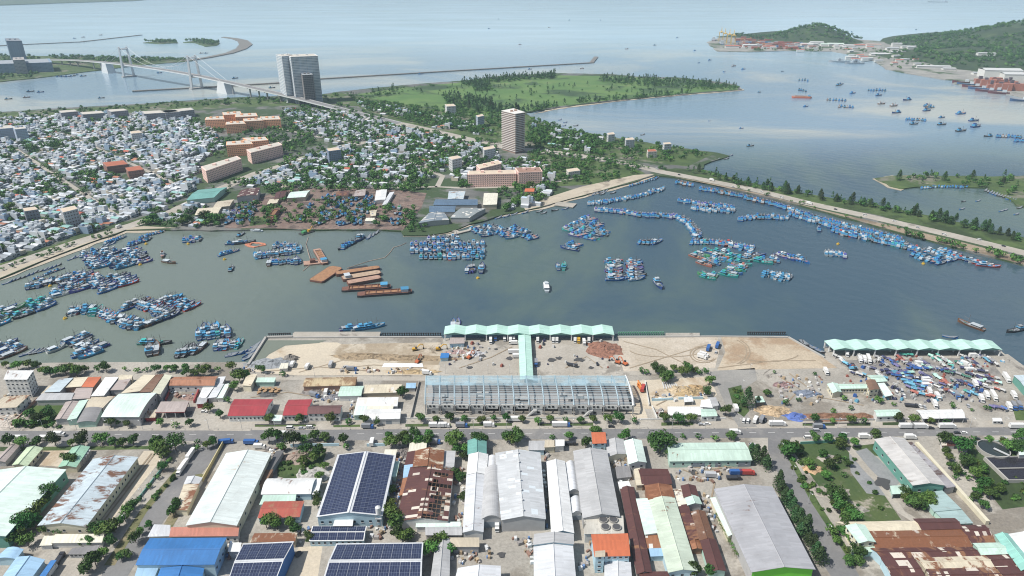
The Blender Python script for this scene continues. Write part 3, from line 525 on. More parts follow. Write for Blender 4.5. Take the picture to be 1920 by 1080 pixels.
# -- foreground estate, left
rows(
('huge pale mint gable warehouse at the far left corner',[(-20,884),(122,881),(10,1004),(-152,1008)],9,3.2,'y','palemint','green',dict(sky=1,win=[('e',8,1)])),
('long weathered light blue warehouse with rust blotches beside a sandy drive',[(175,861),(257,857.5),(161,986),(72.5,984)],7.5,2.2,'y','bluegrey3','cream',dict(win=[('e',16,1),('n',3,1)])),
('small green gable shed beside a row of round tanks',[(136,839),(167,838),(142,875),(110,875)],4.5,1.3,'y',sheet('roof_leafgreen',(.30,.50,.38)),'cream'),
('pale yellow-green shed with mossy roof behind the mint warehouse',[(51,839),(79,840),(50,873),(24,871)],4.5,1.3,'y',sheet('roof_moss',(.50,.60,.42),0,dirt=.5),'cream',dict(win=[('e',4,1)])),
('narrow pinkish grey shed half hidden by road trees',[(21,834),(36,834),(9,865),(-12,865)],4,1,'y','pinkgrey','grey'),
('long low cream roofed store beside the estate lane',[(105,1004),(194,1003),(190,1016),(97,1017)],4,.5,'x','cream','white',dict(lean=True)),
('small cream lean-to joined to the low store',[(84,1007),(101,1006),(96,1021),(76,1022)],3.4,.3,'x','cream','white',dict(lean=True,name='lean_to',cat='shed')),
('white gatehouse with two dark flat roofs',[(136,1029),(185,1023),(177,1037),(129,1038)],3.5,0,'x','dgrey','white',dict(name='gatehouse',cat='gatehouse',win=[('n',6,1)])),
('light blue workshop cut by the bottom left corner of the view',[(32,1045),(82,1050),(57,1084),(-6,1098)],6,1.6,'y','lblue1','lblue'),
('small arched light blue workshop behind the larger blue one',[(14,1028),(42,1031),(30,1047),(-8,1047)],5,1.2,'y','lblue','lblue',dict(arch=True,name='workshop',cat='workshop')),
('narrow bright blue roofed lean-to along a truck yard',[(96,1052),(104,1052),(84,1082),(74,1082)],4.5,.4,'y','blue','grey',dict(lean=True,name='lean_to',cat='shed')),
('big white and mint gable warehouse beside a yellow wall',[(425,850),(507,850),(443,984),(350,984)],8,2.6,'y',sheet('roof_whitemint',(.62,.68,.67),.06,(.5,.4,.3)),'cream',dict(win=[('e',7,1)])),
('narrow rust streaked cream shed beside the lane',[(346,908),(372,909),(350,957),(329,955)],4,.5,'y','beige5','cream',dict(lean=True,name='shed',cat='shed')),
('small silver gable shed touching the rusty lane shed',[(352,894),(378,896),(371,907),(346,907)],4,1,'y','silver','white',dict(name='shed',cat='shed')),
('long flat terracotta roof with small white box behind the bright blue roof',[(322,989.5),(447,988),(445,1004),(319,1005)],6,0,'x','terra','white',dict(name='office',cat='office',win=[('n',10,1)])),
('small white flat roofed annex left of the terracotta roof',[(290,985),(318,986),(318,1004),(279,1005)],5,.3,'x','silver','white',dict(lean=True,name='annex',cat='shed')),
('bright cobalt blue roofed warehouse at the bottom edge',[(282,1010),(423,1009),(401,1057),(256,1058)],9,1.2,'x','blue','lblue',dict(win=[('e',4,1)])),
('bright blue gable porch in front of the cobalt warehouse',[(303,1065),(381,1066),(375,1092),(292,1092)],6.5,1.6,'y','blue','lblue',dict(name='porch',cat='porch')),
('faded light blue lean-to left of the blue porch',[(262,1059),(298,1060),(284,1092),(250,1092)],6,.4,'x','lblue1','lblue',dict(lean=True,name='lean_to',cat='shed')),
('small white box shed between blue roof and solar roof',[(432,1019),(451,1019),(449,1033),(429,1033)],5,.2,'x','white','grey',dict(lean=True,name='shed',cat='shed')),

('big gable hall covered in solar panels above pale blue walls',[(634,853),(741,854),(716,965.5),(595,968)],8.5,2.8,'y','silver','lblue',dict(solar=13,nsol=1,win=[('n',8,1)],name='solar_hall',cat='factory')),
('white flat porch canopy in front of the solar gable hall',[(631,970),(662,969.5),(659.5,985),(626,985)],5.5,.2,'x','white','white',dict(opened=True,name='canopy',cat='canopy')),
('low white office with two short rows of solar panels',[(587,987),(686,987),(681,1012),(581,1013)],4.5,.9,'x','white','lblue',dict(solar=6,win=[('n',9,1),('e',2,1)],name='solar_office',cat='office')),
('large low gable factory with solar panels at the bottom edge',[(632,1020),(792,1018),(788,1096),(604,1097)],9,2,'x','silver','grey',dict(solar=9,name='solar_hall',cat='factory')),
('solar panelled factory with bright blue side wall at the bottom edge',[(457,1020),(549,1016),(512,1096),(426,1098)],9,1.8,'x','silver','blue',dict(solar=5,name='solar_hall',cat='factory')),
('narrow rust striped shed behind the blue walled solar factory',[(478,1002),(556,1001),(552,1014),(470,1016)],5,.4,'x','tan6p','tan',dict(lean=True,name='shed',cat='shed')),
('red rusted roof workshop with light blue walls',[(496,941),(569,940),(561,968),(485,970)],5,1,'x',sheet('roof_redrust',(.36,.085,.06),.35,(.42,.2,.12)),'lblue',dict(name='workshop',cat='workshop',win=[('n',3,1)],door=[('n',.55,3)])),
('mint strip roof touching the red rusted workshop',[(495,930),(554,929),(552,940),(488,945)],4.5,.4,'x','mint','white',dict(lean=True,name='lean_to',cat='shed')),
('white barrel roofed store with pale blue walls and side awning',[(502,898),(591,897.5),(582,925),(491,926)],5,1.7,'x','white1','lblue',dict(arch=True,win=[('n',2,1)])),
('thin white awning beside the white barrel roof',[(592,898),(602,898),(595,926),(587,926)],4.5,.2,'y','white','white',dict(lean=True,opened=True,name='awning',cat='awning')),
('small brown roofed hut between the white warehouse and the barrel store',[(493,882),(511,882),(497,905),(484,908)],4,.4,'y','brown','brick',dict(lean=True,name='hut',cat='hut')),
('narrow dark frame shed left of the weedy yard',[(519,846),(531,846),(508,882),(498,884)],4,.3,'y','darkmetal','grey',dict(lean=True,name='shed',cat='shed')),

('large maroon gable works with half its right slope fallen in',[(770,876),(850,877),(839,976),(742,977)],6.5,2.4,'y','maroon2p','white',dict(gap=(1,.52),over=.3,name='ruined_works',cat='factory')),
('patchwork white and rust gable roof behind the maroon works',[(780,845),(832,843),(829,880),(775,874)],7.5,2,'y','beige6p','tan',dict(name='workshop',cat='workshop')),
('grey lean-to right of the patchwork roof',[(832,846),(853,847),(850,877),(831,877)],5.5,.5,'y','grey','grey',dict(lean=True,name='lean_to',cat='shed')),
('maroon lean-to left of the patchwork roof',[(765,848),(780,846),(774,871),(760,872)],5,.4,'y','maroon1','rust',dict(lean=True,name='lean_to',cat='shed')),
('light blue sheet lean-to against the maroon works',[(759,873),(775,872),(771,893),(757,895)],5.2,.5,'y','lblue','rust',dict(lean=True,name='lean_to',cat='shed')),
('orange rusted lean-to against the maroon works',[(757,896),(770,895),(765,926),(750,928)],5,.5,'y','rust','rust',dict(lean=True,name='lean_to',cat='shed')),
('cream flat shed near the road behind the patchwork roof',[(770,830),(799,830),(798,842),(767,846)],4,.3,'x','cream1','tan',dict(lean=True,name='shed',cat='shed')),
('small white roof at the back corner of the solar gable hall',[(723,844),(743,844),(741,853),(721,853)],4,.2,'x','cream','white',dict(lean=True,name='shed',cat='shed')),
('mint strip awning along the solar gable hall',[(742,866),(748,866),(742,893),(736,893)],5,.3,'y','mint','mint',dict(lean=True,name='awning',cat='awning')),
('low ribbed grey shed in front of the ruined works',[(799,986),(864,986),(865,1002),(799,1002)],4,.6,'x','grey','concrete',dict(name='shed',cat='shed')),
('thin mint roof behind the low ribbed grey shed',[(782,981),(862,980),(862,986),(781,987)],4.4,.3,'x','palemint','white',dict(lean=True,name='lean_to',cat='shed')),
('narrow grey gable shed running off the bottom edge',[(819,1012),(843,1011),(841,1090),(808,1090)],5,.9,'y','grey','grey',dict(name='shed',cat='shed')),
('long grey pipe roofed shed beside two white tanks',[(844,1010),(897,1010),(897,1024),(850,1024)],5,.4,'x','tan','grey',dict(lean=True,name='shed',cat='shed')),
('white gable hall at the bottom edge right of the dark frame',[(860,1066),(937,1062),(938,1095),(852,1095)],7,1.6,'y','silver','white'),

('small teal gable shed by the road',[(878,826),(911,825),(911,850),(878,851)],6,1.8,'y','teal','teal2' if False else 'mint',dict(name='shed',cat='shed')),
('white gable hall in front of the teal shed',[(880,852),(914,852),(911,888),(876,889)],7,1.6,'y','white','white'),
('long narrow pale grey gable hall left of the barrel vault',[(876,891),(910,890),(905,996),(869,997)],6.6,1.5,'y','grey1' if False else 'silver1','white'),
('short grey barrel roof behind the long barrel vault',[(916,856),(931,856),(930,878),(916,878)],6,1.2,'y','silver','grey',dict(arch=True)),
('long grey barrel vault with an open dark end',[(910,879),(941,877),(939,971),(904,972)],7,2.6,'y','grey','grey',dict(arch=True,door=[('n',.5,11)])),
('very large grey and pale blue striped gable hall',[(930,850),(1012,849),(1022,972),(941,974)],9,2.6,'y',sheet('roof_striped',(.50,.52,.54),.05,(.4,.36,.3),.1,(.6,.66,.7)),'grey',dict(vents=7)),
('small grey roofed shed behind the striped hall',[(993,828),(1020,828),(1020,843),(992,843)],4.5,.4,'x','grey','lblue',dict(lean=True,name='shed',cat='shed')),
('cream flat roofed shed by the road with a round tank',[(1023,826),(1040,826),(1040,837),(1022,838)],5,0,'x','tan','cream',dict(name='shed',cat='shed')),
('white flat roofed box beside the cream shed',[(1041,825),(1057,825),(1057,835),(1041,836)],5,0,'x','white','white',dict(name='shed',cat='shed')),
('long slim white gable hall between two grey halls',[(1026,866),(1058,865),(1075,998),(1035,998)],7,1.7,'y','white','lblue'),
('grey cross gable with light blue walls in front of the slim white hall',[(1003,1002),(1074,1002),(1075,1019),(1001,1020)],9,1.6,'y','grey','lblue',dict(win=[('n',3,1)])),
('grey gable hall at the bottom edge below the cross gable',[(1002,1026),(1073,1024),(1079,1092),(1003,1094)],7.5,1.8,'y','silver','lblue'),
('short silver barrel roof beside the slim white hall',[(1061,869),(1078,868),(1085,920),(1067,921)],5.5,2,'y','silver','white',dict(arch=True,door=[('n',.5,6)])),
('second silver barrel roof with an open end',[(1070,935),(1088,934),(1090,961),(1073,962)],5.5,2,'y','silver','white',dict(arch=True,door=[('n',.5,6)])),
('large plain grey gable hall left of the maroon sheds',[(1076,846),(1137,845),(1161,967),(1094,970)],8.5,2.4,'y','grey','grey'),
('flat concrete roof with four big round fans',[(1096,971),(1167,968),(1169,999),(1097,1000)],7,0,'x',sheet('roof_concrete',(.52,.5,.45),.2,(.15,.14,.12)),'white',dict(name='plant_room',cat='plant room')),
('white house with bright orange flat roof and stair tower',[(1110,1003),(1176,1001),(1180,1041),(1116,1042)],10,.4,'x','orange','lblue',dict(name='house',cat='house',win=[('n',6,3),('e',4,3)])),
('light blue stair tower on the corner of the orange roofed house',[(1117,1034),(1133,1033),(1133,1042),(1117,1043)],12,.3,'x','tan','lblue',dict(name='stair_tower',cat='tower',win=[('n',1,4)])),
('small pale blue tank house behind the orange roofed house',[(1097,986),(1116,985),(1116,1000),(1097,1001)],4,0,'x','lblue','lblue',dict(name='shed',cat='shed')),
('grey gable shed in front of the orange roofed house',[(1135,1056),(1181,1055),(1184,1094),(1135,1096)],5,1.2,'y','silver','lblue',dict(name='shed',cat='shed')),
('narrow light blue house with orange flat roof at the roadside',[(1110,811),(1134,811),(1136,830),(1112,831)],9,.3,'x','orange','lblue',dict(name='house',cat='house',win=[('n',2,3),('w',2,3)])),
('dark grey gable shed behind the mint gable',[(1138,825),(1168,824),(1174,850),(1139,856)],5.5,1.4,'y','grey','cream',dict(name='shed',cat='shed')),
('mint gable shed in front of the big dark tree',[(1171,827),(1202,826),(1211,866),(1180,869)],6,1.6,'y','palemint','white',dict(win=[('n',2,1)])),
('row of roofless grey pens beside the mint gable',[(1155,876),(1179,874),(1183,893),(1158,896)],3,0,'x','dgrey','grey',dict(name='pen',cat='pen')),
('dark maroon low shed beside an open truck yard',[(1198,879),(1251,880),(1259,906),(1205,909)],4.5,1,'x','maroon1','rust',dict(name='shed',cat='shed')),
('pale strip roof at the end of the maroon low shed',[(1190,880),(1198,879),(1205,909),(1194,909)],4.3,.3,'y','beige1','tan',dict(lean=True,name='lean_to',cat='shed')),
('orange rust gable roof joined to a long pale mint roof',[(1210,911),(1258,910),(1264,932),(1216,936)],6,1.5,'y','rust5','rust'),
('very long pale mint gable hall right of the orange rust gable',[(1217,937),(1264,933),(1306,1069),(1254,1072)],6,1.6,'y',sheet('roof_longmint',(.52,.60,.50),.08),'lblue',dict(win=[('n',3,1)])),
('mint flat roof between the maroon shed and the long mint hall',[(1194,936),(1217,936),(1233,999),(1210,1001)],5.5,.5,'y','palemint','white',dict(lean=True)),
('very long narrow maroon gable shed',[(1164,915),(1187,914),(1221,1072),(1195,1075)],5,1.2,'y','maroon1','concrete',dict(vents=0)),
('white shed head at the top of the long maroon shed',[(1160,905),(1178,904),(1183,914),(1163,915)],5.2,.4,'x','white','white',dict(lean=True,name='shed',cat='shed')),
('maroon cross shed at the bottom of the long maroon shed',[(1200,1073),(1250,1072),(1256,1092),(1200,1094)],4.5,1,'x','maroon2','rust',dict(name='shed',cat='shed')),
('striped rust and white roof bits beside the mint flat roof',[(1211,1003),(1235,1002),(1238,1026),(1214,1027)],4,.4,'x','rust3p','tan',dict(lean=True,name='shed',cat='shed')),
('light blue open tank room left of the long mint hall',[(1218,1028),(1242,1027),(1245,1041),(1221,1042)],4,0,'x','lblue','lblue',dict(name='shed',cat='shed')),
('small dark maroon gable beside the truck yard',[(1278,911),(1303,911),(1309,930),(1283,932)],5.5,1.2,'y','maroon1','rust',dict(name='shed',cat='shed')),
('small mint gable in front of the dark maroon gable',[(1285,932),(1309,931),(1315,944),(1290,946)],5.5,1.2,'y','mint','grey',dict(name='shed',cat='shed')),
('pale broken lean-to beside the orange rust gable',[(1261,920),(1282,918),(1290,946),(1268,949)],4.5,.5,'y','cream4p','tan',dict(lean=True,name='lean_to',cat='shed')),
('small maroon roof below the pale broken lean-to',[(1269,949),(1289,947),(1293,961),(1274,962)],4.5,.5,'y','maroon1','rust',dict(lean=True,name='lean_to',cat='shed')),
('rusted maroon strip along the long mint hall',[(1275,964),(1292,963),(1312,1010),(1292,1012)],4.5,.5,'y','maroon4p','rust',dict(lean=True,name='lean_to',cat='shed')),
('rust eaten brown gable with pale holes',[(1297,960),(1321,959),(1338,1010),(1312,1012)],5,1.1,'y','brown7p','rust',dict(name='shed',cat='shed')),
('small rust gable end beside the long mint hall',[(1292,1014),(1312,1013),(1316,1028),(1297,1029)],4,.8,'y','rust4','rust',dict(name='shed',cat='shed')),
('narrow maroon gable shed beside a row of young banana trees',[(1314,1013),(1341,1012),(1360,1069),(1331,1071)],5,1.1,'y','maroon','mint',dict(name='shed',cat='shed')),
('long mint shed lying along the road with blue doors',[(1251,831),(1395,830),(1409,862),(1256,864)],5.5,1.5,'x',sheet('roof_longshed',(.50,.64,.56),.05),'mint',dict(door=[('n',.36,8),('n',.92,8),('n',.6,4)],win=[('n',9,1)])),
('huge grey gable warehouse with a lime green end wall',[(1342,918),(1447,914),(1525,1065),(1411,1070)],10,2.6,'y',sheet('roof_bluegrey_big',(.36,.365,.39),.06,(.2,.13,.1)),'lime',dict(over=.9)),
('low pale mint lean-to along the huge grey warehouse',[(1333,934),(1353,934),(1377,1000),(1366,1004)],5,.5,'y','palemint','cream',dict(lean=True)),

('grey roofed warehouse with teal green walls by the road',[(1641,824),(1695,822),(1771,909),(1712,909)],8,1.8,'y',sheet('roof_greystain',(.50,.49,.48),.12,(.34,.27,.24)),'green',dict(win=[('w',6,1),('n',2,1)])),
('low stained grey lean-to along the green walled warehouse',[(1697,832),(1709,830),(1790,912),(1772,915)],5,.4,'y',sheet('roof_stain',(.33,.32,.34),.3,(.14,.1,.09)),'grey',dict(lean=True)),
('pale green canopy in front of the green walled warehouse',[(1670,912),(1701,911),(1710,924),(1674,925.5)],4,.2,'x','mint','mint',dict(opened=True,lean=True,name='canopy',cat='canopy')),
('teal grey flat sheds stepping down beside the concrete wall',[(1726,926),(1766,922),(1800,955),(1752,958)],4,.6,'y',sheet('roof_tealgrey',(.32,.43,.43),.12),'mint',dict(lean=True,name='shed',cat='shed')),
('lower teal grey shed with a white gutter',[(1753,958),(1801,956),(1822,981),(1778,982)],3.6,.5,'y',sheet('roof_tealgrey',(0,0,0)),'mint',dict(lean=True,name='shed',cat='shed')),
('two storey cream house with a mint roof at the lane bend',[(1587,986),(1621,985),(1640,1015),(1611,1017)],8,1.2,'y','mint','cream',dict(name='house',cat='house',win=[('n',2,2),('w',3,2)])),
('mint ground floor roof in front of the cream house',[(1600,1024),(1641,1023),(1643,1033),(1598,1034)],4,.3,'x','mint','mint',dict(lean=True,name='lean_to',cat='shed')),
('beige ribbed strip roof behind the rusty patchwork',[(1567,980),(1722,979),(1727,993),(1632,995)],5.5,.5,'x','beige1','cream',dict(lean=True)),
('wide rust and cream patchwork roof',[(1632,996),(1800,992),(1822,1024),(1642,1026)],5.5,1.2,'x','beige7p','tan'),
('dark maroon roof at the head of the patchwork',[(1714,973),(1790,972),(1803,990),(1729,992)],6,1,'x','maroon','cream',dict(name='shed',cat='shed')),
('maroon shed with one white sheet right of the patchwork',[(1796,985),(1846,985),(1858,1003),(1812,1004)],5.5,1,'x','maroon1p','cream',dict(name='shed',cat='shed')),
('small rust roof below the maroon shed with one white sheet',[(1814,1005),(1859,1004),(1866,1017),(1824,1018)],5,.5,'x','maroon4','tan',dict(lean=True,name='shed',cat='shed')),
('long maroon roof with many replaced white sheets',[(1634,1028),(1822,1026),(1838,1042),(1654,1046)],5.5,.9,'x','maroon3p','lblue'),
('maroon roof at the bottom edge with slipped white sheets',[(1654,1048),(1712,1046),(1738,1090),(1678,1092)],5.5,1,'x','maroon2p','lblue'),
('beige roof with a mint sheet right of the slipped maroon roof',[(1715,1046),(1846,1042),(1863,1062),(1736,1066)],5.5,.9,'x','beige3p','tan'),
('maroon and beige roof along the bottom edge',[(1738,1067),(1864,1064),(1884,1092),(1745,1094)],5.5,.9,'x','maroon4p','tan'),
('small mint roof between the patchwork and the teal gable',[(1826,1019),(1876,1018),(1889,1037),(1840,1039)],5.5,.9,'x','mint2','mint',dict(name='shed',cat='shed')),
('dark shed half roofed in white sheets near the right edge',[(1848,1042),(1895,1040),(1913,1060),(1866,1062)],5,.8,'x','maroon0p','tan',dict(name='shed',cat='shed')),
('dark maroon shed in the bottom right corner',[(1870,1064),(1915,1063),(1940,1092),(1890,1094)],5,.8,'x','maroon1','tan',dict(name='shed',cat='shed')),
('teal gable strip roof leading to the right edge',[(1867,1003),(1890,1001),(1940,1062),(1915,1068)],6,1.2,'y',sheet('roof_tealgreen',(.26,.52,.46)),'mint'),
('white gable roof at the right edge beside the teal strip',[(1893,1002),(1945,1000),(2000,1052),(1940,1058)],6,1.4,'y','white','white'),
('pale mint roof at the right edge near the round tank',[(1908,834),(1960,830),(1975,850),(1912,852)],5,.8,'x','palemint','white',dict(name='shed',cat='shed')),
('small white gatehouse with maroon roof by the round tank',[(1765,828),(1786,827),(1790,835),(1767,836)],3,.3,'x','maroon0p','white',dict(name='gatehouse',cat='gatehouse')),
)
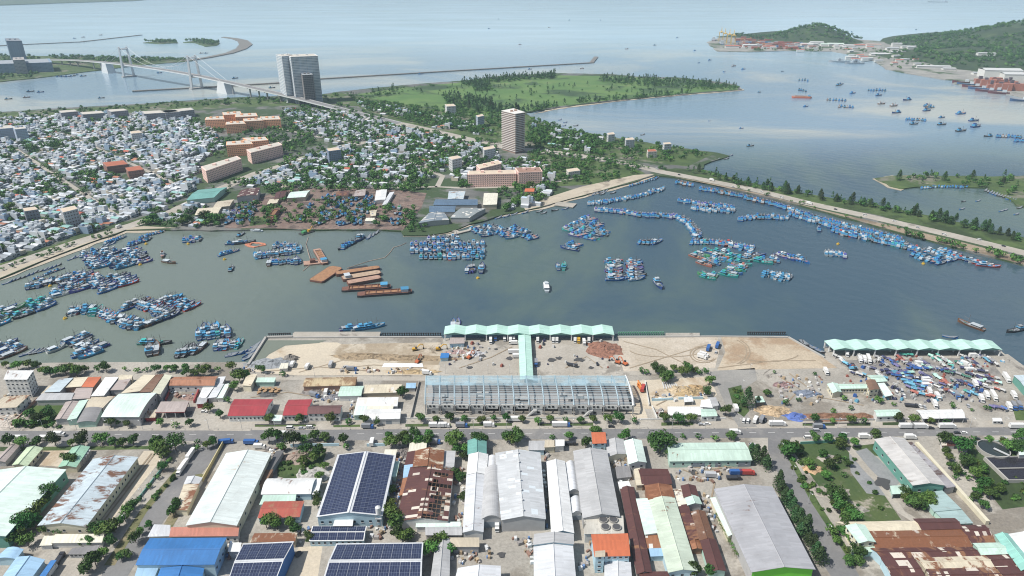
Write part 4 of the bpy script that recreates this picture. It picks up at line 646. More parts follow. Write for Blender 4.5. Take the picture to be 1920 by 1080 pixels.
# -- between the road and the quay, left block
rows(
('five storey white apartment house standing at the shore',[(15,695),(62,695),(50,711),(8,711)],16,.3,'x','white1','white',dict(name='apartment_house',cat='apartment house',win=[('n',5,5),('e',4,5)])),
('tan flat roofed block in front of the five storey house',[(8,744),(54,741),(30,763),(-18,765)],7,0,'x','terra3' if False else 'tan3','white',dict(name='house',cat='house',win=[('n',4,2),('e',3,2)])),
('big pale mint roofed hall with a square roof hatch',[(224,739),(292,737),(260,781),(191,781)],8,1.8,'x','palemint','grey',dict(arch=True,win=[('e',5,1)])),
('beige sheet roof behind the pale mint hall',[(270,703),(290,705),(262,734),(228,737)],6.5,.6,'y','beige1','grey',dict(lean=True)),
('brown grey sheet roof between two beige roofs',[(291,703),(306,703),(284,735),(263,735)],6.8,.5,'y','brown3','grey',dict(lean=True)),
('olive beige sheet roof beside the brown grey one',[(307,702),(322,706),(301,740),(284,736)],6.8,.8,'y',sheet('roof_olive',(.50,.50,.40)),'grey',dict(lean=True)),
('long rust orange roof with a white wall',[(322,707),(407,706),(401,722),(316,722)],6,1.2,'x',sheet('roof_rustorange',(.36,.17,.10),.25),'white',dict(win=[('n',6,1)])),
('small bright orange roof amid grey roofs',[(165,708),(189,708),(175,726),(154,725)],5.5,.6,'y','orange','brick',dict(lean=True,name='shed',cat='shed')),
('beige roof left of the small orange roof',[(137,709),(164,708),(152,725),(122,726)],5.2,.5,'y','beige1','brick',dict(lean=True,name='shed',cat='shed')),
('pale blue white roof left of the beige one',[(112,711),(136,710),(112,735),(84,735)],5.4,.6,'y','bluegrey1','grey',dict(lean=True,name='shed',cat='shed')),
('white sheet roof right of the small orange roof',[(198,708),(221,709),(195,742),(172,742)],5.6,.6,'y','white1','grey',dict(lean=True,name='shed',cat='shed')),
('pinkish grey roof with a torn white corner',[(223,711),(245,711),(231,731),(207,731)],5.2,.5,'y','pinkgrey2','grey',dict(lean=True,name='shed',cat='shed')),
('small beige box roof at the shore end of the beige roofs',[(224,703),(248,703),(246,711),(222,711)],5.5,.6,'x','beige','tan',dict(name='shed',cat='shed')),
('grey brown low roof in the middle of the packed roofs',[(144,728),(174,727),(168,747),(133,748)],4.8,.5,'y','pinkgrey1','grey',dict(lean=True,name='shed',cat='shed')),
('long grey strip roof above the weedy green plot',[(80,739),(138,738),(133,749),(68,750)],5,.5,'x','grey1','grey',dict(lean=True,name='shed',cat='shed')),
('pale flat roof beside a narrow alley',[(92,724),(110,724),(98,738),(78,738)],4.5,.3,'x','tan1','grey',dict(lean=True,name='shed',cat='shed')),
('brown grey sloping roof right of the weedy green plot',[(124,754),(148,753),(126,785),(104,786)],5,.8,'y','pinkgrey2','grey',dict(name='shed',cat='shed')),
('mint roof beside the dark barrel roof',[(149,752),(164,751),(143,785),(127,787)],5,.6,'y','mint1','mint',dict(lean=True,name='shed',cat='shed')),
('dark grey barrel roof facing the road',[(158,766),(190,765),(178,790),(145,792)],4.6,1,'y','dgrey','mint',dict(arch=True,name='shed',cat='shed')),
('low beige roof between the mint hall and the dark barrel roof',[(165,744),(215,743),(192,764),(160,765)],4.6,.6,'x','tan1','grey',dict(name='shed',cat='shed')),
('petrol station canopy with grey top and red edge',[(302,753),(354,752.5),(346,772),(291,773)],5.5,0,'x','pinkgrey','none',dict(opened=True,fascia='red',name='petrol_canopy',cat='canopy',over=.1)),
('low red and cream lean-to beside the petrol canopy',[(277,770),(293,769),(290,782),(272,783)],3.5,.3,'x','tan3','red',dict(lean=True,name='lean_to',cat='shed')),
('white roofed market row beside the side street, outer row',[(382,724),(402,724),(386,746),(373,746)],4,.5,'y','white','white',dict(lean=True,name='shed',cat='shed')),
('white roofed market row beside the side street, middle row',[(405,722),(419,721),(405,745),(391,746)],4,.5,'y','silver','white',dict(lean=True,name='shed',cat='shed')),
('pale green striped row nearest the side street',[(421,721),(430,720),(417,746),(407,746)],3.8,.4,'y','palemint2p','white',dict(lean=True,name='shed',cat='shed')),
('grey hut at the shore end of the white market row',[(411,707),(422,707),(416,720),(406,720)],4,.3,'y','silver1','grey',dict(lean=True,name='hut',cat='hut')),
('grey flat roof with a red wall at the end of the white rows',[(372,746),(388,746),(385,756),(369,757)],4,.2,'x','grey','red',dict(lean=True,name='shed',cat='shed')),
('cream shed leaning by the street corner tree',[(464,703),(481,703),(470,724),(455,722)],5,.6,'y','beige2','cream',dict(lean=True,name='shed',cat='shed')),
('small mint roof near the wooden cable drums',[(484,709),(516,709),(513,716),(480,716)],4,.3,'x','mint','mint',dict(lean=True,name='shed',cat='shed')),
('wide twin red roof with arched windows',[(440,749),(511,749),(495,778),(428,779)],5.5,1.6,'x','red','white',dict(name='office',cat='office',win=[('n',9,1),('e',3,1)])),
('narrower twin red roof beside a maroon roofed house',[(542,750),(585,749),(576,777),(531,778)],5.5,1.6,'x','red','white',dict(name='office',cat='office',win=[('n',6,1)])),
('two storey white house with a long maroon roof',[(581,761),(641,760),(637,774),(577,775)],7,1.6,'x',sheet('roof_plum',(.13,.06,.06)),'white',dict(name='house',cat='house',win=[('n',6,2)])),
('long yellow rust streaked barrel shed',[(575,709),(669,707),(665,722),(569,724)],5,1.2,'x',sheet('roof_yellowrust',(.5,.41,.26),.45,(.32,.2,.11)),'brick',dict(arch=True)),
('mint sheet roof right of the scrap yard',[(640,725),(681,724),(676,741),(635,742)],5,.8,'x','mint','white',dict(name='shed',cat='shed')),
('patchwork white and rust row near the concrete wall',[(685,723),(752,722),(749,735),(680,737)],4,.5,'x','beige2p','tan',dict(lean=True,name='shed',cat='shed')),
('white row with one rusty strip',[(672,747),(746,746),(744,761),(668,762)],4.5,.5,'x','white1p','white',dict(lean=True,name='shed',cat='shed')),
('wide white gable shed facing the road',[(685,768),(751,767),(749,784),(681,786)],5,1,'x','white','white',dict(door=[('n',.7,4)])),
('small mint roof left of the wide white shed',[(668,762),(687,762),(684,777),(664,778)],4.6,.3,'x','palemint','mint',dict(lean=True,name='shed',cat='shed')),
('small white strip behind the wide white shed',[(690,763),(737,762),(735,767),(688,768)],4.6,.3,'x','cream','white',dict(lean=True,name='shed',cat='shed')),
('blue sheet roofed hut by the concrete wall',[(763,719),(779,719),(778,727),(762,727)],3.5,.3,'x','lblue','grey',dict(lean=True,name='hut',cat='hut')),
('little pale mint hut at the gate between the red roofs',[(515,779),(529,779),(526,788),(512,788)],3.5,.2,'x','palemint','white',dict(lean=True,name='hut',cat='hut')),

('white open shell of unfinished rooms without a roof',[(1253,763),(1316,763),(1318,777),(1254,778)],3.2,0,'x','white','grey',dict(name='unfinished_building',cat='building')),
('small mint hip roof beside the unfinished rooms',[(1315,767),(1339,767),(1344,779),(1316,780)],5,.9,'x','mint','white',dict(name='house',cat='house',win=[('n',2,1)])),
('grey sheet hut behind the mint hip roof',[(1328,746),(1341,746),(1347,760),(1336,762)],4,.3,'y','grey','white',dict(lean=True,name='hut',cat='hut')),
('white tilted sheet lean-to behind the mint hip roof',[(1316,751),(1330,750),(1335,765),(1314,762)],4,.6,'y','white','white',dict(lean=True,name='lean_to',cat='shed')),
('white canopy on a dark frame in the sand yard',[(1283,746),(1297,745),(1299,752),(1284,753)],3.5,.1,'x','white','grey',dict(opened=True,lean=True,name='canopy',cat='canopy')),
('mint roofed hut under the casuarina by the side road',[(1417,744),(1428,744),(1433,753),(1420,754)],4,.3,'x','mint','dark',dict(lean=True,name='hut',cat='hut')),
('mint roofed wing at the left end of the harbour office',[(1552,720),(1570,719),(1577,734),(1562,736)],5,1,'y','mint','cream',dict(name='office_wing',cat='office',win=[('w',3,1)])),
('long mint roofed middle wing of the harbour office',[(1571,720),(1622,720),(1626,727),(1576,728)],5,.8,'x','mint','cream',dict(name='office_wing',cat='office',win=[('n',9,1)])),
('tall brown roofed block of the harbour office',[(1624,713),(1640,712),(1648,729),(1631,731)],7.5,.5,'y','brown','cream',dict(name='office_wing',cat='office',win=[('n',2,2),('w',3,2)])),
('narrow mint roof right of the brown office block',[(1647,719),(1657,719),(1673,741),(1660,743)],4,.4,'y','palemint','white',dict(opened=True,lean=True,name='canopy',cat='canopy')),
('mint roof behind the brown office block',[(1627,704),(1650,703),(1663,714),(1638,716)],5,.8,'x','mint','cream',dict(name='office_wing',cat='office')),
('mint roofed white shed beside the timber heap',[(1640,769),(1684,768),(1690,779),(1645,780)],5,.9,'x','mint','white',dict(name='shed',cat='shed',win=[('n',3,1)])),
('long white open roof on posts by the road',[(1719,769),(1803,768),(1809,783),(1731,784)],4.5,.8,'x','white','grey',dict(opened=True,name='canopy',cat='canopy')),
('little white guard booth at the market gate',[(1862,784),(1876,784),(1878,789),(1863,789)],3,.2,'x','white','white',dict(name='guard_booth',cat='booth',win=[('n',2,1)])),
('dark walled shed with white roof at the right edge of the market',[(1902,704),(1960,702),(1985,725),(1925,730)],6,1,'x','bluegrey','green',dict(name='shed',cat='shed')),
('low brown roofed site hut under the first market hall',[(845,634),(870,634),(870,643),(843,644)],4,.3,'x','pinkgrey','lblue',dict(lean=True,name='site_hut',cat='hut')),
('blue roofed site hut beside the brown diggings',[(828,663),(841,663),(840,670),(826,671)],3.5,.3,'x','blue','lblue',dict(lean=True,name='site_hut',cat='hut')),
('cream site cabin near the stone heap',[(528,682),(540,681),(538,690),(524,691)],3.5,.2,'x','cream','white',dict(lean=True,name='site_hut',cat='hut')),

('long teal gable hall beside the avenue',[(372,356),(425,351),(401,370),(350,375)],7,1.8,'x','teal','mint'),
('maroon ribbed barrel hall with grey walls in the boatyard',[(452,357),(487,352),(482,366),(444,370)],9,1.5,'y','maroon1p','bluegrey' if False else 'grey',dict(arch=True)),
('pale flat roof in front of the teal hall',[(372,391),(415,388),(408,400),(366,403)],5,.6,'x','beige','tan',dict(name='shed',cat='shed')),
('beige sheds left of the maroon barrel hall',[(408,378),(438,374),(430,386),(400,389)],5,.6,'x','tan1','tan',dict(name='shed',cat='shed')),
('small brown red roof amid the boatyard trees',[(518,361),(537,357),(531,371),(514,373)],5,.8,'y','maroon2','tan',dict(name='shed',cat='shed')),
('mint and beige gable shed in the boatyard',[(546,360),(581,357),(572,369),(539,371)],6,1.4,'x','palemint','tan'),
('small beige roof below the brown red roof',[(506,374),(524,372),(519,380),(501,383)],4,.5,'x','beige','tan',dict(name='shed',cat='shed')),
('rusty low roof behind the hauled out boats',[(632,359),(655,358),(652,366),(630,367)],5,.7,'x','maroon4','tan',dict(name='shed',cat='shed')),
('brown thatched looking roof behind the boatyard',[(668,357),(686,354),(684,366),(664,368)],5,1.4,'x','pinkgrey2','brick',dict(name='shed',cat='shed')),
('white roofed sheds at the boatyard lane',[(706,357),(725,355),(722,374),(703,376)],5,.6,'y','white1','white',dict(name='shed',cat='shed')),
('long white lane roof beside the tree row',[(731,361),(739,360),(724,384),(717,384)],4,.4,'y','silver','white',dict(lean=True,name='shed',cat='shed')),
('small beige hut at the water by the boatyard',[(687,409),(702,409),(701,414),(685,414)],4,.3,'x','cream','white',dict(lean=True,name='hut',cat='hut')),
('beige pyramid roofed hut behind the waterside hut',[(693,395),(706,394),(704,404),(696,405)],4,1,'x','beige','tan',dict(name='hut',cat='hut')),
('grey factory roof with light strips, upper bay',[(842,359),(872,359),(868,373),(840,373)],7,.8,'y','bluegrey2p','grey'),
('long dark blue roof in the middle of the factory',[(817,374),(895,374),(895,384),(813,384)],7,.8,'x',sheet('roof_navy',(.10,.16,.24)),'grey'),
('dark blue roof in front of the long one',[(806,386),(854,386),(852,397),(805,397)],7,.8,'x',sheet('roof_navy',(0,0,0)),'grey'),
('slate factory roof with thin light strips by the spit',[(805,399),(832,398),(842,412),(785,418)],6,1.2,'y',sheet('roof_slate',(.20,.24,.28),0,patch=.1),'grey'),
('grey sawtooth roof beside the factory jetty',[(865,390),(910,391),(880,408),(845,408)],6,1.2,'x',sheet('roof_slate2',(.26,.29,.30),0,patch=.1),'grey'),
('cream flat hall with a red strip beside the factory',[(908,362),(933,362),(931,383),(906,384)],7,.3,'x','cream1','tan'),
('red tile roofed yellow house near the small pier',[(986,353),(1002,353),(1001,359),(984,359)],8,1.5,'x','orange','yellow',dict(name='house',cat='house')),
)
# -- the two open market halls: folded roofs on columns
ROOFG=sheet('roof_markethall',(.44,.66,.58),0,dirt=.12);FAS=plain('hall_fascia',(.16,.33,.30),.6)
def market_hall(desc,q,h,rise,bays):
 A,B,C,D=[Vector(W(p[0],p[1],LAND+h))for p in q];ctr=(A+B+C+D)/4;ctr.z=LAND
 A,B,C,D=[Vector((p.x-ctr.x,p.y-ctr.y,h))for p in(A,B,C,D)]
 root=thing('market_hall',desc,'market hall',ctr);BREG.append((ctr,60));up=Vector((0,0,rise));dn=Vector((0,0,-.25))
 for i in range(bays):
  t0,t1,tm=i/bays,(i+1)/bays,(i+.5)/bays
  f=[lerp(A,B,t0),lerp(A,B,tm)+up,lerp(A,B,t1)];n=[lerp(D,C,t0),lerp(D,C,tm)+up,lerp(D,C,t1)];mb=MB()
  for k in(0,1):
   d=(f[k+1]-f[k]).length;l=(n[k]-f[k]).length
   mb.face([f[k],n[k],n[k+1],f[k+1]],0,[(0,0),(l,0),(l,d),(0,d)]);mb.face([f[k+1]+dn,n[k+1]+dn,n[k]+dn,f[k]+dn],1)
   mb.face([n[k]+dn,n[k+1]+dn,n[k+1],n[k]],0);mb.face([f[k+1]+dn,f[k]+dn,f[k],f[k+1]],0)
  if i==0:mb.face([f[0]+dn,n[0]+dn,n[0],f[0]],0)
  if i==bays-1:mb.face([n[2]+dn,f[2]+dn,f[2],n[2]],0)
  o=mb.build('roof_bay',[ROOFG,FAS],root)
  mb=MB();s=(A-D).normalized()*.8;nn=[p+s for p in n]
  mb.face([nn[0]+dn*3.4,nn[2]+dn*3.4,nn[2]+dn*1.05,nn[1]+dn*1.05,nn[0]+dn*1.05]);mb.build('gable_panel',FAS,o)
 for i in range(bays+1):
  t=min(max(i/bays,.006),.994)
  for j in(.06,.5,.94):
   p=lerp(lerp(A,B,t),lerp(D,C,t),j);mb=MB();mb.box(p.x-.45,p.y-.45,0,p.x+.45,p.y+.45,h-.3);mb.build('column',TRIM,root)
 return root
market_hall('first mint market hall with the long walkway roof running to it',[(834.5,611.7),(1148,611.7),(1152,628),(832,627)],6.5,1.9,8)
market_hall('second mint market hall beside the crowded open market',[(1545,639),(1860,639),(1880,656),(1564,656)],6.5,1.9,8)
shed('mint walkway roof linking the first market hall to the steel frame hall',[(972,628.5),(995,628.5),(1000,712),(975,712)],5.5,1.2,'y',ROOFG,'none',name='walkway_roof',cat='walkway',opened=True,over=.1)
# -- the big steel frame hall without its roof
def frame_hall():
 h=9.5;A,B,C,D=[Vector(W(*p))for p in((800,726),(1172,726),(1187,779),(798,777))];ctr=(A+B+C+D)/4;ctr.z=LAND
 A,B,C,D=[p-Vector((ctr.x,ctr.y,LAND))for p in(A,B,C,D)]
 root=thing('frame_hall','huge half built hall of pale steel frames and bare concrete','hall',ctr);BREG.append((ctr,75))
 SB=plain('pale_blue_steel',(.34,.43,.48),.5,.1,.3);CO=plain('raw_concrete',(.36,.36,.355),.85,.2,.2)
 m,N,L,b=newmat('old_roof_netting');b.inputs['Base Color'].default_value=(.36,.52,.60,1);b.inputs['Roughness'].default_value=.4
 tr=N.new('ShaderNodeBsdfTransparent');ms=N.new('ShaderNodeMixShader');tcn=N.new('ShaderNodeTexCoord');nz=noisen(N,L,tcn.outputs['Object'],.12,5)
 L.new(mathn(N,L,'MULTIPLY_ADD',rampn(N,L,nz,.4,.65),.4,.35),ms.inputs[0]);L.new(tr.outputs[0],ms.inputs[1]);L.new(b.outputs[0],ms.inputs[2]);L.new(ms.outputs[0],N['Material Output'].inputs[0])
 hz=lambda v:h+3.2*math.sin(math.pi*min(1,(v*.86+.06)))**.8-(v*2 if v>.9 else 0)
 P=lambda u,v,z:(lambda q:Vector((q.x,q.y,z)))(lerp(lerp(A,B,u),lerp(D,C,u),v))
 n=14
 for i in range(n+1):
  u=min(max(i/n,.002),.998);mb=MB()
  vs=[k/8 for k in range(9)]
  for a,c in zip(vs,vs[1:]):mb.beam(P(u,a,hz(a)),P(u,c,hz(c)),.42 if i<n else.6)
  mb.build('arched_frame',SB if i<n else TRIM,root)
  for v in(0,1):mb=MB();p=P(u,v,0);mb.box(p.x-.35,p.y-.35,0,p.x+.35,p.y+.35,hz(v));mb.build('column',CO if v else SB,root)
 for v in(.06,.14,.22,.30,.38,.46,.55,.62,.69,.76,.79,.83,.86,.9,.93,.97):mb=MB();mb.beam(P(.002,v,hz(v)+.25),P(.998,v,hz(v)+.25),.13);mb.build('purlin',SB,root)
 mb=MB();vs=[.02+k*.06 for k in range(9)]
 for a,c in zip(vs,vs[1:]):mb.face([P(0,a,hz(a)+.5),P(0,c,hz(c)+.5),P(1,c,hz(c)+.5),P(1,a,hz(a)+.5)])
 mb.build('roof_sheeting',m,root)
 mb=MB();mb.hexa([P(.01,.05,4.4),P(.01,.9,4.4),P(.99,.9,4.4),P(.99,.05,4.4),P(.01,.05,4.8),P(.01,.9,4.8),P(.99,.9,4.8),P(.99,.05,4.8)]);mb.build('upper_floor',plain('floor_slab_dusty',(.30,.29,.285),.9,.35,.1),root)
 r=random.Random(3)
 for i in range(16):
  u,v=r.uniform(.05,.92),r.uniform(.35,.8);mb=MB();a,c=P(u,v,4.8),P(u+r.uniform(.01,.04),v+.08,4.8);mb.box(min(a.x,c.x),min(a.y,c.y),4.8,max(a.x,c.x),max(a.y,c.y),r.choice([5.2,6.8,7.2]));mb.build('partition',CO,root)
 WH=WM('white')
 for i in range(n):
  u0,u1=(i+.1)/n,(i+.9)/n;op=r.random()<.22
  mb=MB();mb.hexa([P(u0,.975,4.8),P(u1,.975,4.8),P(u1,.985,4.8),P(u0,.985,4.8),P(u0,.975,8.3),P(u1,.975,8.3),P(u1,.985,8.3),P(u0,.985,8.3)]);wl=mb.build('wall_panel',WH,root)
  for k in(.3,.62):
   w=MB();a=lerp(P(u0,.988,6.2),P(u1,.988,6.2),k);w.box(a.x-.8,a.y-.1,6.2,a.x+.8,a.y+.02,7.5);w.build('window',DARK,wl)
  if not op:
   mb=MB();mb.hexa([P(u0,.97,0),P(u1,.97,0),P(u1,.98,0),P(u0,.98,0),P(u0,.97,4.3),P(u1,.97,4.3),P(u1,.98,4.3),P(u0,.98,4.3)]);wl=mb.build('wall_panel',r.choice([CO,WH,CO]),root)
   w=MB();a=P(lerp(u0,u1,r.uniform(.3,.7)),.983,1);w.box(a.x-1,a.y-.1,1,a.x+1,a.y+.02,2.6);w.build('window',DARK,wl)
 for u in(.49,.76):
  mb=MB();a,c=P(u,1.03,0),P(u+.035,1.0,4.7);mb.hexa([a+Vector((0,-.9,0)),a+Vector((.8,-.9,0)),a+Vector((.8,.6,0)),a+Vector((0,.6,0)),c+Vector((-.8,-.9,-.4)),c+Vector((1.6,-.9,-.4)),c+Vector((1.6,.6,0)),c+Vector((-.8,.6,0))]);mb.build('stair',CO,root)
frame_hall()
# -- roof plant, tanks, basins
FANM=plain('fan_dark',(.07,.07,.075),.7)
for fx,fy in((1131,975.5),(1150,975.5),(1135,989),(1156,989.5)):
 p=W(fx,fy,LAND+7.1);t=thing('roof_fan','big round dark roof fan on the flat concrete roof','fan',p,group='fans on the flat concrete roof',zone='=')
 mb=MB();mb.cyl(0,0,0,.9,2.6,0,20);mb.build('housing',plain('fan_rim',(.3,.29,.27),.8),t);mb=MB();mb.cyl(0,0,.9,1.0,2.2,0,20);mb.build('grille',FANM,t)
def round_tank(desc,px,py,r,h,water=False,m=None):
 grp=None if water else 'small tanks of the estate'
 p=W(px,py);t=thing('round_tank',desc,'tank',p,group=grp);mb=MB();n=40
 ro,ri=r,r-.5
 for i in range(n):
  a,b=2*math.pi*i/n,2*math.pi*(i+1)/n;f=lambda q,c,z:(q*math.cos(c),q*math.sin(c),z)
  mb.face([f(ro,a,0),f(ro,b,0),f(ro,b,h),f(ro,a,h)]);mb.face([f(ri,b,0),f(ri,a,0),f(ri,a,h),f(ri,b,h)]);mb.face([f(ro,a,h),f(ro,b,h),f(ri,b,h),f(ri,a,h)])
 mb.build('wall',m or WM('concrete'),t)
 mb=MB();mb.cyl(0,0,0,h-.8 if water else h+.3,ri-.01,0,n);mb.build('water_surface' if water else 'lid',plain('tank_water',(.035,.045,.045),.1)if water else TRIM,t)
 if water:mb=MB();mb.box(-.8,-ri,h-.3,.8,0,h+.1);o=mb.build('scraper_bridge',STEEL,t);o.rotation_euler=(0,0,rad(35))
round_tank('wide round settling tank of dark water with a scraper bridge',1861,847,9.6,3,True)
def basin(desc,q,h):
 w=[W(*p)for p in q];ctr=sum(w,Vector())/4;ctr.z=LAND;w=[p-ctr for p in w];t=thing('basin',desc,'basin',ctr)
 inn=[p*.955 for p in w];mb=MB()
 for i in range(4):
  j=(i+1)%4;mb.hexa([Vector((a.x,a.y,0))for a in(w[i],w[j],inn[j],inn[i])]+[Vector((a.x,a.y,h))for a in(w[i],w[j],inn[j],inn[i])])
 mb.build('wall',WM('concrete'),t);mb=MB();mb.face([Vector((a.x,a.y,h-.7))for a in inn]);mb.build('water_surface',plain('basin_water',(.03,.028,.035),.12),t)
 a,b=(inn[0]+inn[3])/2,(inn[1]+inn[2])/2;mb=MB();a.z=b.z=h-.2;mb.beam(a,b,.3);mb.build('divider',WM('concrete'),t)
basin('large rectangular dark treatment basin beside the round tank',[(1843,862),(1960,859),(2010,905),(1888,906)],2.5)
for i,(x,y)in enumerate(((151,869),(156,864),(160,859),(164,854),(168,849))):round_tank('small white round tank beside the green gable shed',x,y+4,1.6,3.4)
for i,(x,y)in enumerate(((1019,886),(1020,894),(1018,902),(1021,908))):round_tank('small white drum tank in the alley',x,y+3,1.5,2.6)
for x,y in((670,842),(678,842)):pass
for x,y in((888,985),(895,984)):round_tank('white upright tank by the shed',x,y+5,1.4,4)
for x,y in((1133,858),(1156,859),(1163,858)):round_tank('small grey machine tank',x,y+3,1.3,2.2,m=STEEL)
t=thing('silo','white silo on a steel tower beside the solar gable hall','silo',W(712,985));mb=MB()
mb.cyl(0,0,9,13.5,1.5,0,16);mb.cyl(0,0,13.5,14.4,1.5,0,16,.3);mb.cyl(0,0,7.6,9,.4,0,16,1.5);mb.build('vessel',TRIM,t)
for sx in(-1,1):
 for sy in(-1,1):mb=MB();mb.box(sx*1.5-.12,sy*1.5-.12,0,sx*1.5+.12,sy*1.5+.12,9.2);mb.build('leg',STEEL,t)
mb=MB();mb.box(-1.9,-1.9,6.2,1.9,1.9,6.4);mb.build('platform',STEEL,t)
# -- compound walls, quay walls, jetties
def wall(desc,pts,h=2.2,th=.35,k='concrete',name='wall',base=LAND,cat='wall',z0=0):
 w=[W(p[0],p[1],base)for p in pts];mb=MB()
 for a,b in zip(w,w[1:]):
  d=(b-a).normalized();n=Vector((-d.y,d.x,0))*th/2;e=d*.0
  mb.hexa([a-n-e,b-n+e,b+n+e,a+n-e]+[p+Vector((0,0,h))for p in(a-n-e,b-n+e,b+n+e,a+n-e)])
 o=mb.build(name,WM(k));return tagged(o,desc,cat)
for a in(
('yellow compound wall beside the big white mint warehouse',[(419,834),(380,904)],3,.5,'yellow'),
('long pale concrete wall sloping beside the green walled warehouse',[(1717,835),(1850,984)],3,2.2,'cream'),
('light blue roadside wall in front of the weedy yard',[(545,838),(636,836)],2.2,.4,'lblue'),
('light blue roadside wall by the solar gable hall',[(688,837),(722,836)],2.2,.4,'lblue'),
('teal green roadside wall along the overgrown lot',[(1500,833),(1585,828)],2,.4,'green'),
('teal green roadside wall near the round tank',[(1815,833),(1905,829)],2,.4,'mint'),
('low grey wall along the estate lane verge',[(238,965),(318,862)],1.6,.4,'green'),
('thick quay wall at the corner of the water filled pit',[(466,686),(499,634),(549,633)],1.8,2,'concrete'),
('long quay edge wall behind the brown diggings',[(549,633.5),(712,632.5),(828,632.5)],.9,1.6,'concrete'),
('quay edge wall along the pale fill',[(1158,632),(1345,631.5),(1478,632.5),(1546,671)],.9,1.4,'concrete'),
('rusty fence wall left of the steel frame hall',[(786,717),(770,786)],2.2,.35,'concrete'),
('white fence wall right of the steel frame hall',[(1209,717),(1217,762)],2.2,.5,'white'),
('white fence wall by the unfinished rooms',[(1222,764),(1232,787)],2.2,.5,'white'),
('grey site wall across the sand yard',[(1222,752),(1262,750)],2,.6,'lblue'),
('grey site wall right of the sand heaps',[(1272,749),(1318,748)],2,.6,'lblue'),
('low white roadside wall left of the first tree row',[(478,789),(690,787)],1.3,.3,'white'),
('low white roadside wall in front of the steel frame hall',[(760,786),(1120,785)],1.3,.3,'white'),
('pale roadside wall before the unfinished rooms',[(1195,788),(1360,786)],1.5,.3,'white'),
('pale roadside wall before the timber heap',[(1500,789),(1640,788)],1.5,.3,'grey'),
('pale roadside wall before the open white roof',[(1655,788),(1815,787)],1.5,.3,'grey'),
('dark planter fence along the road by the red roofs',[(478,797.5),(590,796.5)],.9,.3,'dark'),
('dark planter fence along the road by the steel frame hall',[(1010,795),(1110,794)],.9,.3,'dark'),
('dark planter fence along the road by the timber heap',[(1506,795),(1632,794)],.9,.3,'dark'),
('white fence along the alley left of the weedy plot',[(70,750),(22,800)],2,.4,'brick'),
('red fence wall beside the petrol station yard',[(324,726),(311,752)],2.4,.5,'red'),
('red fence wall by the white market rows',[(376,727),(364,756)],2.4,.8,'red'),
):wall(*a)
def jetty(desc,pts,w,z=1.6):
 o=ribbon('jetty',[(p[0],p[1])for p in pts],w,z,G_conc,None,thick=1.0);tagged(o,desc,'jetty')
jetty('concrete jetty with a long head by the grey factory',[(835,424),(862,437)],6);jetty('narrow jetty head lying along the water by the factory',[(838,441),(876,432),(900,423)],5,1.64)
jetty('short square pier below the yellow house',[(1043,381),(1078,385)],18);jetty('thin walkway to the square pier',[(1028,374),(1048,382)],5,1.64)
PILE=plain('fender_black',(.05,.05,.052),.8);PG=plain('fender_green',(.12,.3,.2),.7)
for q,n,m,gname in(([(503,632),(546,631)],11,PILE,'dark piles by the quay corner'),([(716,631),(828,631)],25,PILE,'dark piles along the quay left of the first market hall'),([(1158,629.5),(1245,629)],20,PG,'green piles along the quay right of the first market hall'),([(1400,629),(1473,629)],18,PILE,'dark piles at the far end of the pale fill')):
 col='green' if m is PG else 'dark'
 for x,y in along(q,n):
  mb=MB();mb.cyl(0,0,-1,3.0,.5,0,6);mb.box(-.9,-.5,2.2,.9,.5,2.7);o=mb.build('fender_pile',m);o.location=W(x,y-1.6,0);tagged(o,f'{col} fender pile in a row{gname[gname.index(" piles")+6:]}','pile',gname,'=')
jetty('pale landing stage behind the quay corner',[(549,627.5),(712,627.5)],11,2.0)
# ================================================================ boats
BC=dict(blue=(.03,.145,.40),lightblue=(.07,.27,.46),navy=(.025,.06,.20),purple=(.09,.09,.34),teal=(.05,.36,.33),green=(.08,.32,.12),red=(.42,.06,.05),salmon=(.55,.18,.12),dark=(.05,.048,.05),brown=(.2,.10,.055),white=(.62,.63,.62),wood=(.30,.22,.14))
def BM(k):return plain('boat_'+k,BC[k],.45,.22,.8,obvar=.22)
DECK=plain('deck_wood',(.17,.19,.21),.8,.3,.9,obvar=.25);NET=plain('net_heap',(.06,.11,.10),.95,.4,2,obvar=.4);MASTM=plain('mast_dark',(.13,.12,.12),.7);CABW=plain('cabin_white',(.45,.50,.54),.5,.12,1,obvar=.15);BUOY=plain('orange_buoy',(.7,.16,.03),.6);CABG=plain('cabin_grey',(.30,.32,.34),.6,.2,1,obvar=.2)
def hull_mb(L,B,D,bow=1.5,stern=.35,full=.55):
 """Planked hull: stations from stern to bow, flared sides, rising sheer, sunk deck inside a gunwale."""
 n=9;S_=[]
 for i in range(n+1):
  t=i/n;x=-L/2+L*t;w=B/2*(min(1,.72+.28*math.sin(min(1,t/.45)*math.pi/2))if t<.55 else max(.03,math.cos((t-.55)/.45*math.pi/2)**full));z=D+stern*(1-t)**2*1.2+bow*max(0,(t-.45)/.55)**2
  S_.append((x,w,z))
 m=MB();X=lambda t,x:x+(.6*(t*t)if t>.8 else 0)
 ring=[[(x-.0,-w*.55,-.9),(x+.12*bow*(i/n)**3*2,-w,z),(x+.12*bow*(i/n)**3*2,-w*.9,z),(x,-w*.86,z-.55),(x,w*.86,z-.55),(x+.12*bow*(i/n)**3*2,w*.9,z),(x+.12*bow*(i/n)**3*2,w,z),(x,w*.55,-.9)]for i,(x,w,z)in enumerate(S_)]
 for a,b in zip(ring,ring[1:]):
  for k in(0,1,2,4,5,6):m.face([a[k],b[k],b[k+1],a[k+1]][::-1])
 m.face(ring[0]);dk=MB()
 for a,b in zip(ring,ring[1:]):dk.face([a[3],b[3],b[4],a[4]][::-1])
 return m,dk
